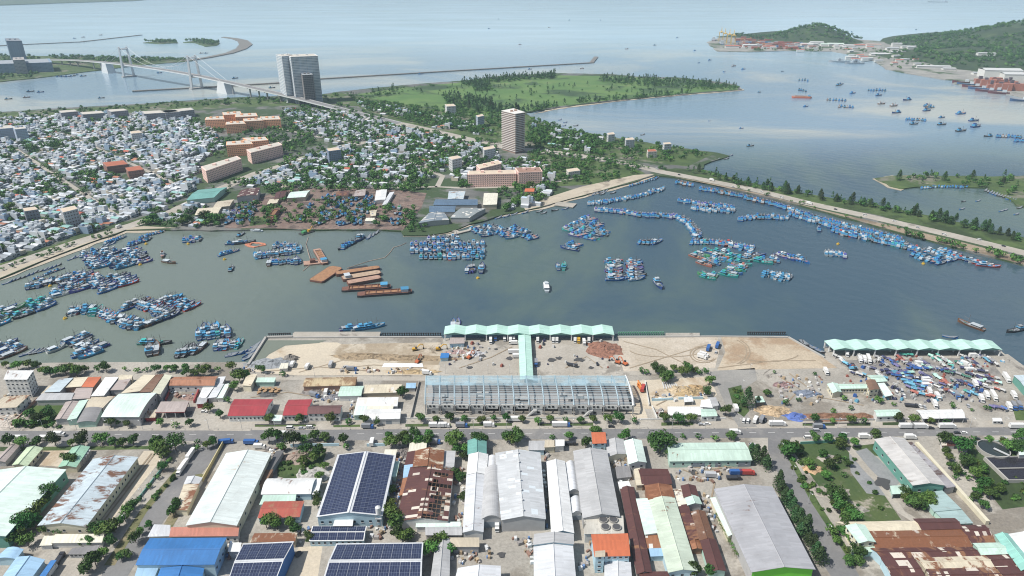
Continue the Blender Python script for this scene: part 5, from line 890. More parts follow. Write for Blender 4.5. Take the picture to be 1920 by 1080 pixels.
def boat_proto(hc,cc,L,B,style=0,small=False):
 root=bpy.data.objects.new('fishing_boat',None);COL.objects.link(root)
 D=1.5 if not small else.6;hm,dm=hull_mb(L,B,D,1.7 if not small else.6,.5 if not small else.1)
 hm.build('hull',BM(hc),root);dm.build('deck',DECK if style!=2 else BM('lightblue'),root)
 if small:
  mb=MB();mb.box(-L*.12,-B*.3,D-.3,L*.08,B*.3,D+.25);mb.build('thwart',DECK,root);return root
 x0=-L*.36;cl=L*(.24 if style!=1 else.34);cw=B*.36;h=2.1 if style!=1 else 1.7
 mb=MB();mb.box(x0,-cw,D-.5,x0+cl,cw,D+h);mb.box(x0+cl*.0+.01,-cw-.03,D+h*.52,x0+cl+.04,cw+.03,D+h*.78,1);cb=mb.build('wheelhouse',[cc,GLASS],root)
 mb=MB();mb.box(x0-.5,-cw-.4,D+h,x0+cl+.7,cw+.4,D+h+.16);mb.build('cabin_roof',BM('lightblue')if style==0 else CABG if style==3 else CABW,cb)
 if style in(0,2):mb=MB();mb.box(x0+cl*.3,-cw*.7,D+h+.16,x0+cl*.85,cw*.7,D+h+1.7);mb.box(x0+cl*.2,-cw*.85,D+h+1.7,x0+cl*.95,cw*.85,D+h+1.85);mb.build('upper_cabin',cc,cb)
 mb=MB();mb.cyl(L*.12,0,D-.5,D+8,.2,0,5,.1);mb.beam((L*.12,0,D+4),(L*.34,0,D+5.2),.08);mb.build('mast',MASTM,root)
 mb=MB();mb.cyl(x0+cl*.2,0,D+h,D+h+4.6,.1,0,5);mb.build('aerial',MASTM,cb)
 mb=MB();mb.box(L*.0,-B*.22,D-.5,L*.1,B*.22,D+.35);mb.build('hatch',cc if style!=3 else BM('wood'),root)
 r=random.Random(style*7+int(L));mb=MB();zz=D-.5;k=[]
 for i in range(9):a=2*math.pi*i/9;k.append((L*.23+math.cos(a)*L*.075*r.uniform(.8,1.2),math.sin(a)*B*.28*r.uniform(.8,1.1)))
 top=[(L*.23+(p[0]-L*.23)*.45,p[1]*.45)for p in k]
 for i in range(9):j=(i+1)%9;mb.face([(*k[i],zz),(*k[j],zz),(*top[j],zz+.9),(*top[i],zz+.9)])
 mb.face([(*p,zz+.9)for p in top]);mb.build('net_pile',NET if style!=2 else BM('salmon'),root)
 for sx in(-1,1):mb=MB();mb.beam((x0-.4,sx*cw*1.05,D+.2),(x0-L*.1,sx*cw*1.05,D+2.6),.08);mb.build('gallows',MASTM,root)
 return root
BOATS={}
for nm,hc,cc,L,B,st in(('blue','blue','cw',20,5.6,0),('blue_white','blue','cb',18,5.2,1),('lightblue','lightblue','cw',19,5.4,2),('lightblue2','lightblue','cb',20,5.6,0),('navy','navy','cw',21,5.8,0),('purple','purple','cb',20,5.6,3),('teal','teal','ct',21,5.6,0),('green','green','cw',19,5.2,1),('red','red','cb',20,5.6,2),('salmon','salmon','cg',19,5.4,3),('dark','dark','cg',21,5.6,0),('brown','brown','cg',20,5.4,1),('white','white','cb',17,5,1)):
 BOATS[nm]=boat_proto(hc,dict(cw=CABW,cb=BM('lightblue'),ct=BM('teal'),cg=CABG)[cc],L,B,st)
BOATS['sampan']=boat_proto('blue',None,9,2.4,0,True);BOATS['sampan_dark']=boat_proto('dark',None,9,2.4,0,True)
BDESC=dict(blue='blue fishing boat with pale cabin',blue_white='blue boat with light blue cabin',lightblue='pale boat with orange net heap',lightblue2='pale boat with blue cabin',navy='navy boat with pale cabin',purple='violet blue fishing boat',teal='teal green fishing boat',green='leaf green fishing boat',red='red hulled fishing boat',salmon='salmon hulled fishing boat',dark='dark hulled fishing boat',brown='brown wooden fishing boat',white='white fishing boat',sampan='small blue sampan',sampan_dark='small dark sampan')
MIX=dict(b='blue blue blue blue_white blue_white lightblue lightblue2 navy navy purple dark white',l='lightblue lightblue2 lightblue2 blue blue_white white navy lightblue',p='purple purple navy blue red salmon lightblue blue dark blue',t='teal teal teal green lightblue blue dark salmon',d='dark dark navy navy blue brown blue_white',g='dark brown dark navy dark',r='red salmon red navy red',s='sampan sampan sampan_dark',w='blue blue_white navy lightblue purple white teal red dark lightblue2',v='blue lightblue navy blue_white lightblue2 dark')
BL=[]
br=random.Random(21)
def heading(px,py,d):
 a,b=W(px,py,0),W(px+d[0],py+d[1],0);return math.atan2(b.y-a.y,b.x-a.x)
def put(px,py,d,mix,zone,sc=1,z=0,jit=.05):
 k=br.choice(MIX[mix].split());p=W(px,py,z);BL.append((p.x,p.y,z,heading(px,py,d)+br.gauss(0,jit)+(math.pi if br.random()<.12 and z==0 else 0),k,zone,sc*br.uniform(.86,1.08)))
def raft(zone,polyg,d,mix,L=20,B=5.6,fill=.96,sc=1):
 """Boats lying side by side in files inside an outline."""
 w=[W(p[0],p[1],0)for p in polyg];c=sum(w,Vector())/len(w);pc=PX(c.x,c.y,0);a=heading(pc[0],pc[1],d)
 u,v=Vector((math.cos(a),math.sin(a),0)),Vector((-math.sin(a),math.cos(a),0));B*=sc;L*=sc
 n=16;w2=[(p.x,p.y)for p in w]
 for i in range(-n,n+1):
  for j in range(-n*3,n*3+1):
   q=c+u*(i*L*1.0+((j*7)%5-2)*.9)+v*(j*B*1.04)+Vector((br.uniform(-.5,.5),br.uniform(-.3,.3),0))
   if inside(q,w2)and br.random()<fill:BL.append((q.x,q.y,0,a+br.gauss(0,.04)+(math.pi if br.random()<.3 else 0),br.choice(MIX[mix].split()),zone,sc*br.uniform(.9,1.06)))
def line(zone,pts,n,d,mix,sc=1,jit=.06):
 for x,y in along(pts,n):put(x+br.uniform(-.8,.8),y+br.uniform(-.8,.8),d,mix,zone,sc,0,jit)
raft('in the beach raft',[(142,488),(166,471),(215,467),(280,466),(292,486),(264,497),(205,506),(172,501)],(40,-9),'b')
line('beyond the violet raft',[(52,540),(90,531),(130,522),(160,515)],14,(4,-12),'d')
raft('in the violet and blue raft',[(112,540),(130,520),(165,511),(200,513),(250,528),(250,538),(205,548),(160,548)],(40,-12),'p')
raft('at the tail of the violet raft',[(82,556),(110,545),(146,549),(140,558),(110,562)],(30,-9),'l')
raft('in the westmost raft',[(-30,600),(0,583),(50,566),(100,562),(98,574),(60,592),(25,606),(-30,616)],(30,-11),'t')
line('in the curved string',[(130,588),(160,582),(190,587),(215,598),(240,607),(265,612)],22,(12,-13),'w')
line('in the curved string',[(265,612),(290,606),(325,592)],10,(16,-7),'d')
line('in the curved string',[(240,580),(262,566),(290,578),(318,590)],15,(18,-7),'p')
raft('in the red tipped raft',[(300,570),(330,556),(370,566),(366,576),(335,582),(305,578)],(22,-10),'r')
line('in the red tipped raft',[(304,567),(330,561)],6,(18,-8),'l')
raft('in the shoreside raft',[(104,658),(118,640),(150,630),(216,641),(210,651),(160,658)],(22,-9),'b');raft('in the small raft by the shore',[(144,668),(150,656),(184,656),(180,670)],(22,-8),'l')
raft('in the lower west raft',[(-15,662),(0,648),(28,640),(52,656),(40,662),(0,668)],(22,-8),'d');line('near the lower west edge',[(48,664),(90,658)],5,(18,-5),'s',1.5)
line('in the row nearest the pit wall',[(369,630),(432,624)],7,(1,-14),'w');line('in the row nearest the pit wall',[(378,620),(410,614)],4,(1,-14),'l')
line('among the brown barges',[(273,660),(300,655)],2,(4,-20),'g',1.3);line('among the brown barges',[(275,646),(302,644)],2,(20,-1),'t',1.1);line('among the brown barges',[(338,662),(380,654)],7,(10,-9),'g')
line('in the orange and blue row',[(404,650),(452,646)],8,(6,-12),'w',.9);line('close to the pit wall',[(432,668),(455,662)],3,(20,-3),'s',1.5);line('along the pit wall',[(466,674),(474,658),(484,644)],5,(14,-7),'s',1.6)
line('off the west beach',[(10,533),(60,514),(112,498)],12,(20,-6),'s',1.2);line('off the west beach',[(66,524),(116,504)],8,(18,-6),'v',.5);line('off the west beach',[(130,488),(180,470),(215,455)],8,(20,-8),'s',1.3)
line('in the short beach row',[(200,456),(232,446)],7,(16,-8),'v',.75);line('in the beach end pack',[(245,459),(280,449)],8,(12,-8),'b',.85);line('in the beach end pack',[(262,447),(308,434)],9,(10,-6),'v',.6)
line('off the boatyard corner',[(343,452),(378,449)],6,(1,-12),'b',.95);put(305,480,(1,-12),'g','lying alone off the beach raft');put(317,493,(20,2),'g','lying alone off the beach raft',1.15)
put(452,441,(14,-8),'d','alone off the boatyard',.8);line('beside the orange float',[(432,459),(465,456)],3,(22,-3),'d',1.1);line('beside the yellow buoy',[(420,478),(440,472)],4,(18,-5),'b',.9);put(434,505,(2,-10),'g','alone in mid harbour',.8)
line('in the two row raft',[(476,481),(520,476),(565,470)],11,(1,-14),'b');line('in the two row raft',[(502,493),(566,490)],9,(1,-14),'d');line('in the two row raft',[(512,463),(556,462)],7,(1,-14),'l')
line('in the slanting raft',[(638,466),(655,460),(678,447)],7,(15,-12),'d',1.05);line('beside the slanting raft',[(688,447),(710,436)],3,(12,-12),'s',1.6)
for y,x0,x1,n in((449,800,862,7),(459,769,908,17),(470,769,910,17),(482,786,908,14)):line('in the large square raft',[(x0,y+1),(x1,y)],n,(0,-14),'b' if y<480 else 'w')
raft('in the jetty raft',[(880,432),(905,421),(938,430),(965,424),(1006,440),(1000,449),(950,448),(925,443),(900,443)],(22,-5),'l')
line('in the buoy trio',[(873,508),(890,506)],3,(0,-14),'b');put(903,505,(1,-14),'r','in the buoy trio',1.2);put(1046,502,(0,-14),'w','in mid harbour');put(1057,501,(0,-14),'t','in mid harbour')
raft('in the ragged central raft',[(1060,426),(1080,408),(1125,412),(1130,430),(1150,441),(1125,452),(1085,447),(1066,440)],(18,4),'w');raft('below the ragged central raft',[(1049,460),(1072,452),(1100,463),(1098,469),(1060,468)],(18,3),'d')
line('in the little five boat raft',[(1200,456),(1236,455)],5,(14,-7),'d')
for cx in(1151,1190):line('in the two column raft',[(cx-2,489),(cx+2,527)],11,(26,-1),'p' if cx>1160 else 'w')
line('in the upper arc',[(1101,383),(1140,379),(1180,372),(1215,364),(1246,354)],30,(4,-9),'l')
line('in the long snake',[(1115,394),(1160,397),(1200,404),(1240,406),(1270,407)],32,(2,-10),'b');line('in the long snake',[(1275,409),(1292,420),(1305,436),(1308,450)],16,(14,-6),'l');line('in the long snake',[(1296,455),(1340,455),(1380,462),(1412,468)],20,(8,-10),'w')
line('in the double row',[(1270,376),(1310,383),(1378,390)],20,(3,-9),'b');line('in the double row',[(1295,391),(1340,396),(1378,397)],15,(3,-9),'l')
line('in the row under the dike',[(1382,412),(1420,408),(1478,410)],17,(4,-9),'v')
line('near the dike head',[(1266,342),(1300,348)],8,(3,-8),'d');line('near the dike head',[(1110,366),(1140,358)],5,(8,-5),'s',1.3);line('near the dike head',[(1180,350),(1235,334)],12,(8,-5),'v',.6)
line('moored along the dike',[(1312,355),(1350,361),(1394,369)],17,(4,-9),'d');line('moored along the dike',[(1396,371),(1440,381),(1480,392)],19,(4,-9),'d')
line('moored along the dike',[(1478,393),(1540,412),(1600,428),(1690,450)],36,(5,-11),'b');line('moored along the dike',[(1480,402),(1545,421),(1610,440),(1700,462)],36,(5,-11),'v');line('moored along the dike',[(1560,432),(1630,450),(1720,468)],26,(5,-11),'w')
put(1535,431,(1,-14),'b','just off the dike boats');raft('in the dike end raft',[(1710,468),(1745,465),(1790,475),(1800,490),(1770,497),(1715,484)],(18,-5),'l',20,5.6,1);line('in the dike end raft',[(1790,483),(1830,492),(1856,501)],10,(20,2),'w')
raft('in the green headed raft',[(1297,482),(1340,470),(1380,476),(1400,485),(1360,500),(1320,500)],(22,7),'t');raft('in the green headed raft',[(1306,520),(1350,506),(1400,492),(1430,478),(1438,488),(1400,507),(1345,528)],(24,5),'t');raft('in the green headed raft',[(1380,476),(1430,476),(1432,486),(1400,492)],(24,4),'d')
line('in the blue pack',[(1462,480),(1510,491)],9,(16,8),'b');line('in the blue pack',[(1445,484),(1460,490)],3,(1,-14),'g');line('in the short pale raft',[(1432,514),(1455,519),(1482,523)],9,(10,-9),'l')
line('in the six boat row',[(1546,476),(1572,477),(1586,481)],7,(0,-14),'b')
line('at the landing stage',[(652,617),(672,617),(708,614)],6,(18,-3),'b');line('behind the first market hall',[(846,609),(862,609)],2,(1,-10),'b');line('along the pale fill',[(1505,643),(1538,660)],5,(14,8),'s',1.5)
for x,y,s in((1331,113,.9),(1376,124,1),(1394,130,.8),(1358,135,.6),(1303,95,.7),(1310,118,.5),(1467,134,.5),(1573,160,1.1),(1577,158,1),(1599,175,1),(1648,179,1.1),(1653,195,1),(1511,200,.8),(1680,212,1.2),(1676,199,1.2),(1700,188,1.2),(1740,199,1.2),(1738,208,1.3),(1714,233,1.1),(1766,221,.8),(1766,234,1),(1802,214,1.3),(1826,227,1.2),(1830,238,1.5),(1802,246,1.4),(1852,256,.9),(1390,241,.5),(1407,274,.8),(1740,203,1),(1330,227,.3),(1424,173,.5)):
 put(x,y,(12,-1),'d' if br.random()<.75 else 'g','riding in the outer bay',s*1.15)
for(x0,x1,y,n)in((1625,1662,169,7),(1548,1587,187,7),(1570,1600,200,6),(1697,1736,224,8),(1496,1516,150,4),(1496,1513,169,4),(1866,1916,256,9),(1900,1920,264,4),(1730,1752,199,4)):line('in a raft in the outer bay',[(x0,y),(x1,y+2)],n,(1,-8),'d',1.05)
for x,y in((76,173),(50,183),(16,186),(57,172),(110,144),(118,144),(127,144),(136,143),(142,141),(156,143),(299,137),(441,147),(510,165),(140,72),(156,70),(189,66),(300,80),(378,100),(387,100),(190,184),(917,54),(935,36),(1067,38),(1126,38),(1029,52),(1228,85),(1175,92),(789,139),(964,127),(994,130),(1091,129),(1597,60),(1718,56),(1860,54),(1270,71),(975,84)):put(x,y,(14,-1),'g','far out on the water',.95)
line('at the wooded spit',[(1726,353),(1760,351),(1815,351)],17,(3,-7),'v',.7);line('at the wooded spit',[(1845,357),(1870,365),(1905,378)],12,(6,-4),'s',1.5)
for x,y in((1804,392),(1834,377),(1806,378),(1878,396),(1885,394),(1912,390),(1906,402)):put(x,y,(10,-2),'s','in the shallows by the wooded spit',1.3)
for x,y in((1020,385),(1040,395),(1012,397),(985,399),(965,402),(1020,400),(1060,392),(1130,364),(1150,362),(950,406),(935,409)):put(x,y,(10,-3),'s','along the small pier beach',1.4)
put(1820,612,(18,7),'g','alone off the second market hall',1.15);put(1903,621,(16,-3),'g','alone off the second market hall',1.0);put(1781,633,(18,3),'s','alone off the second market hall',1.6);put(1886,683,(18,3),'b','beside the second market hall',.6)
put(1234,535,(10,12),'g','single beside the two column raft',1.25)
for x,y in((1023,246),(1050,225),(1060,230),(1058,236),(1080,236),(1018,244),(1205,253),(1290,290),(1345,300),(1362,298),(1370,292)):put(x,y,(10,-2),'s','near the shore behind the tower',1.5)
for x,y in((432,405),(436,412),(428,418),(445,416),(452,414),(458,398),(449,390),(466,398),(470,384),(477,378),(437,398),(420,402),(425,410),(440,405),(562,412),(568,409),(584,384),(578,390),(600,417),(617,385),(625,377),(612,398),(640,398),(645,388),(652,392),(648,402),(660,384),(672,393),(678,384),(665,400),(655,409),(640,417),(632,418),(650,420),(645,378),(655,372),(630,372),(668,375),(680,396),(675,408),(738,413),(743,400),(690,370),(620,368),(605,372),(700,384),(690,378),(695,372),(658,398),(638,385),(622,392),(663,412),*[(br.uniform(425,480),br.uniform(385,418))for _ in range(22)],*[(br.uniform(600,705),br.uniform(368,420))for _ in range(50)],*[(br.uniform(735,752),br.uniform(385,425))for _ in range(5)]):
 put(x,y,(8+br.uniform(-5,5),-12),'b' if br.random()<.22 else 'g' if br.random()<.5 else 'd','hauled out in the boatyard',.82,LAND+.5,.35)
put(749,391,(6,-12),'t','hauled out in the boatyard',.9,LAND+.5,0)
BL.sort(key=lambda b:-ppm(b[0],b[1])*b[6]*(9 if 'sampan' in b[4]else 20))
index_kids();used=set()
NB=300
for(x,y,z,a,k,zone,sc)in BL[:NB]:
 o=BOATS[k]if k not in used else copy_tree(BOATS[k]);used.add(k)
 o.location=(x,y,z);o.rotation_euler=(0,0,a);o.scale=(sc*br.uniform(.85,1.12),sc,sc*br.uniform(.9,1.15))
 tagged(o,BDESC[k],'boat','boats of the fishing fleet',zone)
for k in BOATS:
 if k not in used:
  for ch in list(BOATS[k].children_recursive):bpy.data.objects.remove(ch)
  bpy.data.objects.remove(BOATS[k])
def merged_boats(rest):
 mats=[BM(c)for c in BC]+[CABW,DECK,MASTM];idx={c:i for i,c in enumerate(BC)};nW,nD,nM=len(BC),len(BC)+1,len(BC)+2;mb=MB()
 for(x,y,z,a,k,zone,sc)in rest:
  c={'blue_white':'blue','lightblue2':'lightblue','sampan':'blue','sampan_dark':'dark'}.get(k,k);sm='sampan' in k;L,B,D=(9,2.4,.6)if sm else(20,5.4,1.6)
  ca,sa=math.cos(a)*sc,math.sin(a)*sc;T=lambda p:(x+p[0]*ca-p[1]*sa,y+p[0]*sa+p[1]*ca,z+p[2]*sc)
  o=[(-L/2,-B*.4,D+.3),(-L*.1,-B/2,D),(L*.25,-B*.42,D+.4),(L/2,0,D+1.6),(L*.25,B*.42,D+.4),(-L*.1,B/2,D),(-L/2,B*.4,D+.3)];lo=[(p[0]*.92,p[1]*.6,-.8)for p in o]
  for i in range(7):j=(i+1)%7;mb.face([T(lo[i]),T(lo[j]),T(o[j]),T(o[i])],idx[c])
  mb.face([T((p[0]*.98,p[1]*.95,p[2]-.1))for p in o],nD)
  if not sm:
   def bx(x0,y0,z0,x1,y1,z1,m):mb.hexa([T(p)for p in((x0,y0,z0),(x1,y0,z0),(x1,y1,z0),(x0,y1,z0),(x0,y0,z1),(x1,y0,z1),(x1,y1,z1),(x0,y1,z1))],m,False)
   bx(-7,-1.9,D,-2,1.9,D+2.1,nW if idx[c]%2 else idx['lightblue']);bx(-5.5,-1.3,D+2.1,-3,1.3,D+3.6,idx[c]);bx(2.3,-.12,D,2.6,.12,D+6,nM);bx(3,-1.4,D,6,1.4,D+.8,idx['dark']if idx[c]%3 else idx['salmon'])
 return mb.build('moored_boats',mats)
o=merged_boats(BL[NB:]);structure(o,'stuff');o['label']='the smaller and farther boats of the fishing fleet'
# -- working craft
RUST=plain('barge_rust',(.30,.16,.085),.85,.55,.35);RUSTD=plain('barge_dark_rust',(.16,.075,.055),.85,.3,.2);BLK=plain('barge_black',(.03,.03,.035),.7)
def barge(desc,a,b,w,h=2.4,kind='deck',deck=RUST,side=RUSTD,cab=0):
 p,q=W(a[0],a[1],0),W(b[0],b[1],0);L=(q-p).length;t=thing('barge',desc,'barge',(p+q)/2,math.atan2(q.y-p.y,q.x-p.x),'working barges')
 mb=MB();o=[(-L/2,-w*.42),(-L*.44,-w/2),(L*.42,-w/2),(L/2,-w*.3),(L/2,w*.3),(L*.42,w/2),(-L*.44,w/2),(-L/2,w*.42)]
 mb.prism([(x*.97,y*.9)for x,y in o],-1,.4,0);mb.prism(o,.35,h,0);mb.build('hull',side,t)
 if kind=='deck':mb=MB();mb.prism([(x*.97,y*.93)for x,y in o],h-.02,h+.12);mb.build('deck',deck,t)
 else:
  mb=MB();i0,i1=-L*.36,L*.30
  for x0,y0,x1,y1 in((i0,-w*.4,i1,-w*.34),(i0,w*.34,i1,w*.4),(i0,-w*.34,i0+.6,w*.34),(i1-.6,-w*.34,i1,w*.34)):mb.box(x0,y0,h-.1,x1,y1,h+1.1)
  mb.build('coaming',deck,t);mb=MB();mb.box(i0+.6,-w*.34,h-.05,i1-.6,w*.34,h+.1);mb.build('hold_floor',RUSTD if deck is RUST else RUST,t)
  for i in range(5):mb=MB();x=lerp(i0,i1,(i+.5)/5);mb.box(x-.25,-w*.36,h+.9,x+.25,w*.36,h+1.15);mb.build('hold_beam',deck,t)
  mb=MB();mb.prism([(x*.985,y*.97)for x,y in o],h-.02,h+.03);mb.build('deck',deck,t)
 if cab:
  s=L*.43*cab;m=MB();x0,x1=sorted((s-cab*L*.13,s));m.box(x0,-w*.32,h,x1,w*.32,h+2.8);c=m.build('wheelhouse',CABW,t);m=MB();m.box(x0-.4,-w*.38,h+2.8,x1+.4,w*.38,h+3.05);m.build('cabin_roof',BM('lightblue')if cab>0 else CABW,c)
 return t
barge('wide flat rust orange deck barge lying askew',(592,530),(632,503),17,2.2)
barge('long rust orange deck barge, farthest of the moored stack',(630,517),(712,505),9,3.2)
barge('pale rust barge with a grey roof, middle of the stack',(642,526),(714,514),11,3.2,deck=plain('barge_pale',(.38,.28,.2),.85,.5,.35),cab=-1)
barge('pinkish rust barge nearest the dark hold barges',(652,535),(714,524),10,3.6,deck=plain('barge_pink',(.36,.23,.175),.85,.5,.35))
barge('dark hold barge with a blue roofed wheelhouse',(641,545),(733,539),10,2.2,'hold',RUSTD,BLK,1)
barge('slim dark red hold barge in front of the stack',(670,555),(773,548),10,2.4,'hold',RUSTD,BLK,1)
barge('dark hulk moored behind the barge stack',(655,508),(690,503),7,2.6,side=BLK,deck=BLK)
barge('rusty self unloading barge with a white wheelhouse',(594,470),(610,497),9,2.4,'hold',plain('barge_pink',(0,0,0)),RUSTD,1)
barge('hauled out dark red ship in the boatyard',(506,421),(522,399),9,5,'hold',RUSTD,RUSTD,0).location.z=LAND
barge('red and white freighter in the outer bay',(1485,183),(1521,184),16,4,'hold',plain('barge_pink',(0,0,0)),plain('hull_red',(.5,.14,.08)),1)
t=thing('crane_barge','rusty crane pontoon with a tall lattice boom','barge',W(587,494,0),.3);mb=MB();mb.box(-10,-6,-1,10,6,1.6);mb.build('pontoon',plain('barge_pink',(0,0,0)),t)
mb=MB();mb.box(-3,-3,1.6,3,3,5);mb.build('cab',RUSTD,t);mb=MB();mb.beam((-1,0,4),(-5,4,24),.35,0,.2);mb.build('boom',MASTM,t);mb=MB();mb.beam((2,0,5),(-5,4,24),.06);mb.build('stay',MASTM,t)
t=thing('ferry','white passenger boat alone in mid harbour','boat',W(1024,540,0),rad(91));hm,dm=hull_mb(24,6.5,2,1);hm.build('hull',CABW,t);dm.build('deck',CABW,t);mb=MB();mb.box(-9,-2.4,1.5,4,2.4,4.2);mb.box(-9.02,-2.42,2.6,4.02,2.42,3.4,1);c=mb.build('saloon',[CABW,GLASS],t);mb=MB();mb.box(-9.4,-2.7,4.2,5,2.7,4.4);mb.build('saloon_roof',TRIM,c);mb=MB();mb.box(-1,-1.6,4.4,2.6,1.6,6.2);mb.build('bridge_house',CABW,c)
t=thing('ferry','small white launch moored at the boatyard shore','boat',W(481,434,0),rad(170));hm,dm=hull_mb(16,4.5,1.6,1);hm.build('hull',CABW,t);dm.build('deck',CABW,t);mb=MB();mb.box(-5,-1.6,1.2,2,1.6,3);mb.build('saloon',CABW,t)
t=thing('dredger','green and yellow excavator pontoon by the boatyard shore','barge',W(575,437,0),rad(50));mb=MB();mb.box(-9,-4,-1,9,4,1.2);mb.build('pontoon',BM('dark'),t);mb=MB();mb.box(-6,-2.4,1.2,-1,2.4,3.6);mb.build('cabin',BM('green'),t);YEL=plain('machine_yellow',(.52,.30,.03),.5,.15,1);mb=MB();mb.box(2,-1.5,1.2,5,1.5,3.6);mb.build('machine_house',YEL,t);mb=MB();mb.beam((5,0,3),(9,0,7),.35);mb.beam((9,0,7),(11,0,3),.28);mb.build('boom',YEL,t)
t=thing('float_ring','orange inflated boom floating in a bundle','float',W(478,460,0));mb=MB()
fr=random.Random(6);fp=[(math.cos(a*.7)*15*fr.uniform(.35,1),math.sin(a*.7)*10*fr.uniform(.3,1),.3)for a in range(26)]
for a,b in zip(fp,fp[1:]):mb.beam(a,b,.8,0,None,6)
mb.build('tube',plain('float_orange',(.50,.20,.12),.6,.3,.3),t)
for x,y in((274,458),(263,497),(94,537),(122,598),(421,487),(353,458),(896,522),(1201,452),(1571,458),(1731,495),(1166,402)):
 mb=MB();mb.cyl(0,0,-.5,1.2,1.9,0,12,1.6);mb.cyl(0,0,1.6,2.4,.5,0,8);o=mb.build('mooring_buoy',plain('buoy_yellow',(.50,.33,.03),.6));o.location=W(x,y,0);tagged(o,'round yellow mooring buoy','buoy','yellow mooring buoys')
def hose(desc,pts,r=.45):
 mb=MB();w=[W(p[0],p[1],.25)for p in pts]
 for a,b in zip(w,w[1:]):mb.beam(a,b,r,0,None,5)
 tagged(mb.build('floating_hose',plain('hose',(.34,.27,.22),.7)),desc,'hose')
hose('thin floating hose curving from the barges towards the square raft',[(650,503),(690,490),(722,483),(731,474),(738,464),(752,460),(762,455)]);hose('thin floating hose looping beside the two row raft',[(578,445),(574,458),(578,474),(583,490),(580,498),(568,508)])
# -- navy ships, port ships
def ship(desc,px,py,L,B,a,hc,sup,name='ship',zone=None,dirm=None):
 t=thing(name,desc,'ship',W(px,py,0),a);hm,dm=hull_mb(L,B,5,3,.5,.7);hm.build('hull',hc,t);dm.build('deck',dirm or CABG,t)
 for i,(x0,x1,h)in enumerate(sup):mb=MB();mb.box(x0*L,-B*.3,4.4,x1*L,B*.3,4.4+h);mb.build('superstructure',CABW,t)
 mb=MB();mb.cyl(sup[0][0]*L,0,8,24,.5,0,6,.2);mb.build('mast',STEEL,t);return t
NG=plain('navy_grey',(.45,.47,.48),.5,.1,.3)
ship('pale grey patrol ship at the naval pier, outer one',1573,117,75,11,rad(172),NG,[(-.2,.1,8),(-.05,.05,12)]);ship('pale grey patrol ship at the naval pier, nearer one',1602,120,75,11,rad(185),NG,[(-.2,.15,9),(-.1,.05,13)])
ship('container ship with white bridge at the port berth',1338,76,120,22,rad(75),plain('hull_darkred',(.14,.05,.06)),[(-.4,-.28,16)]);ship('second container ship behind the yellow cranes',1352,83,110,20,rad(80),plain('hull_blue',(.06,.12,.25)),[(-.38,-.26,16)]);ship('long tanker on the far horizon',1758,4,260,36,rad(178),plain('hull_dark',(.10,.09,.1)),[(-.42,-.32,22)])
for i,(x,y)in enumerate(((1803,156),(1812,160),(1822,164),(1834,168),(1848,172),(1862,171),(1872,176),(1912,190))):ship('repair ship at the shipyard',x,y,50,10,rad(150 if i<7 else 175),plain('hull_blue',(0,0,0))if i%2 else plain('hull_darkred',(0,0,0)),[(-.35,-.15,7)],'ship')
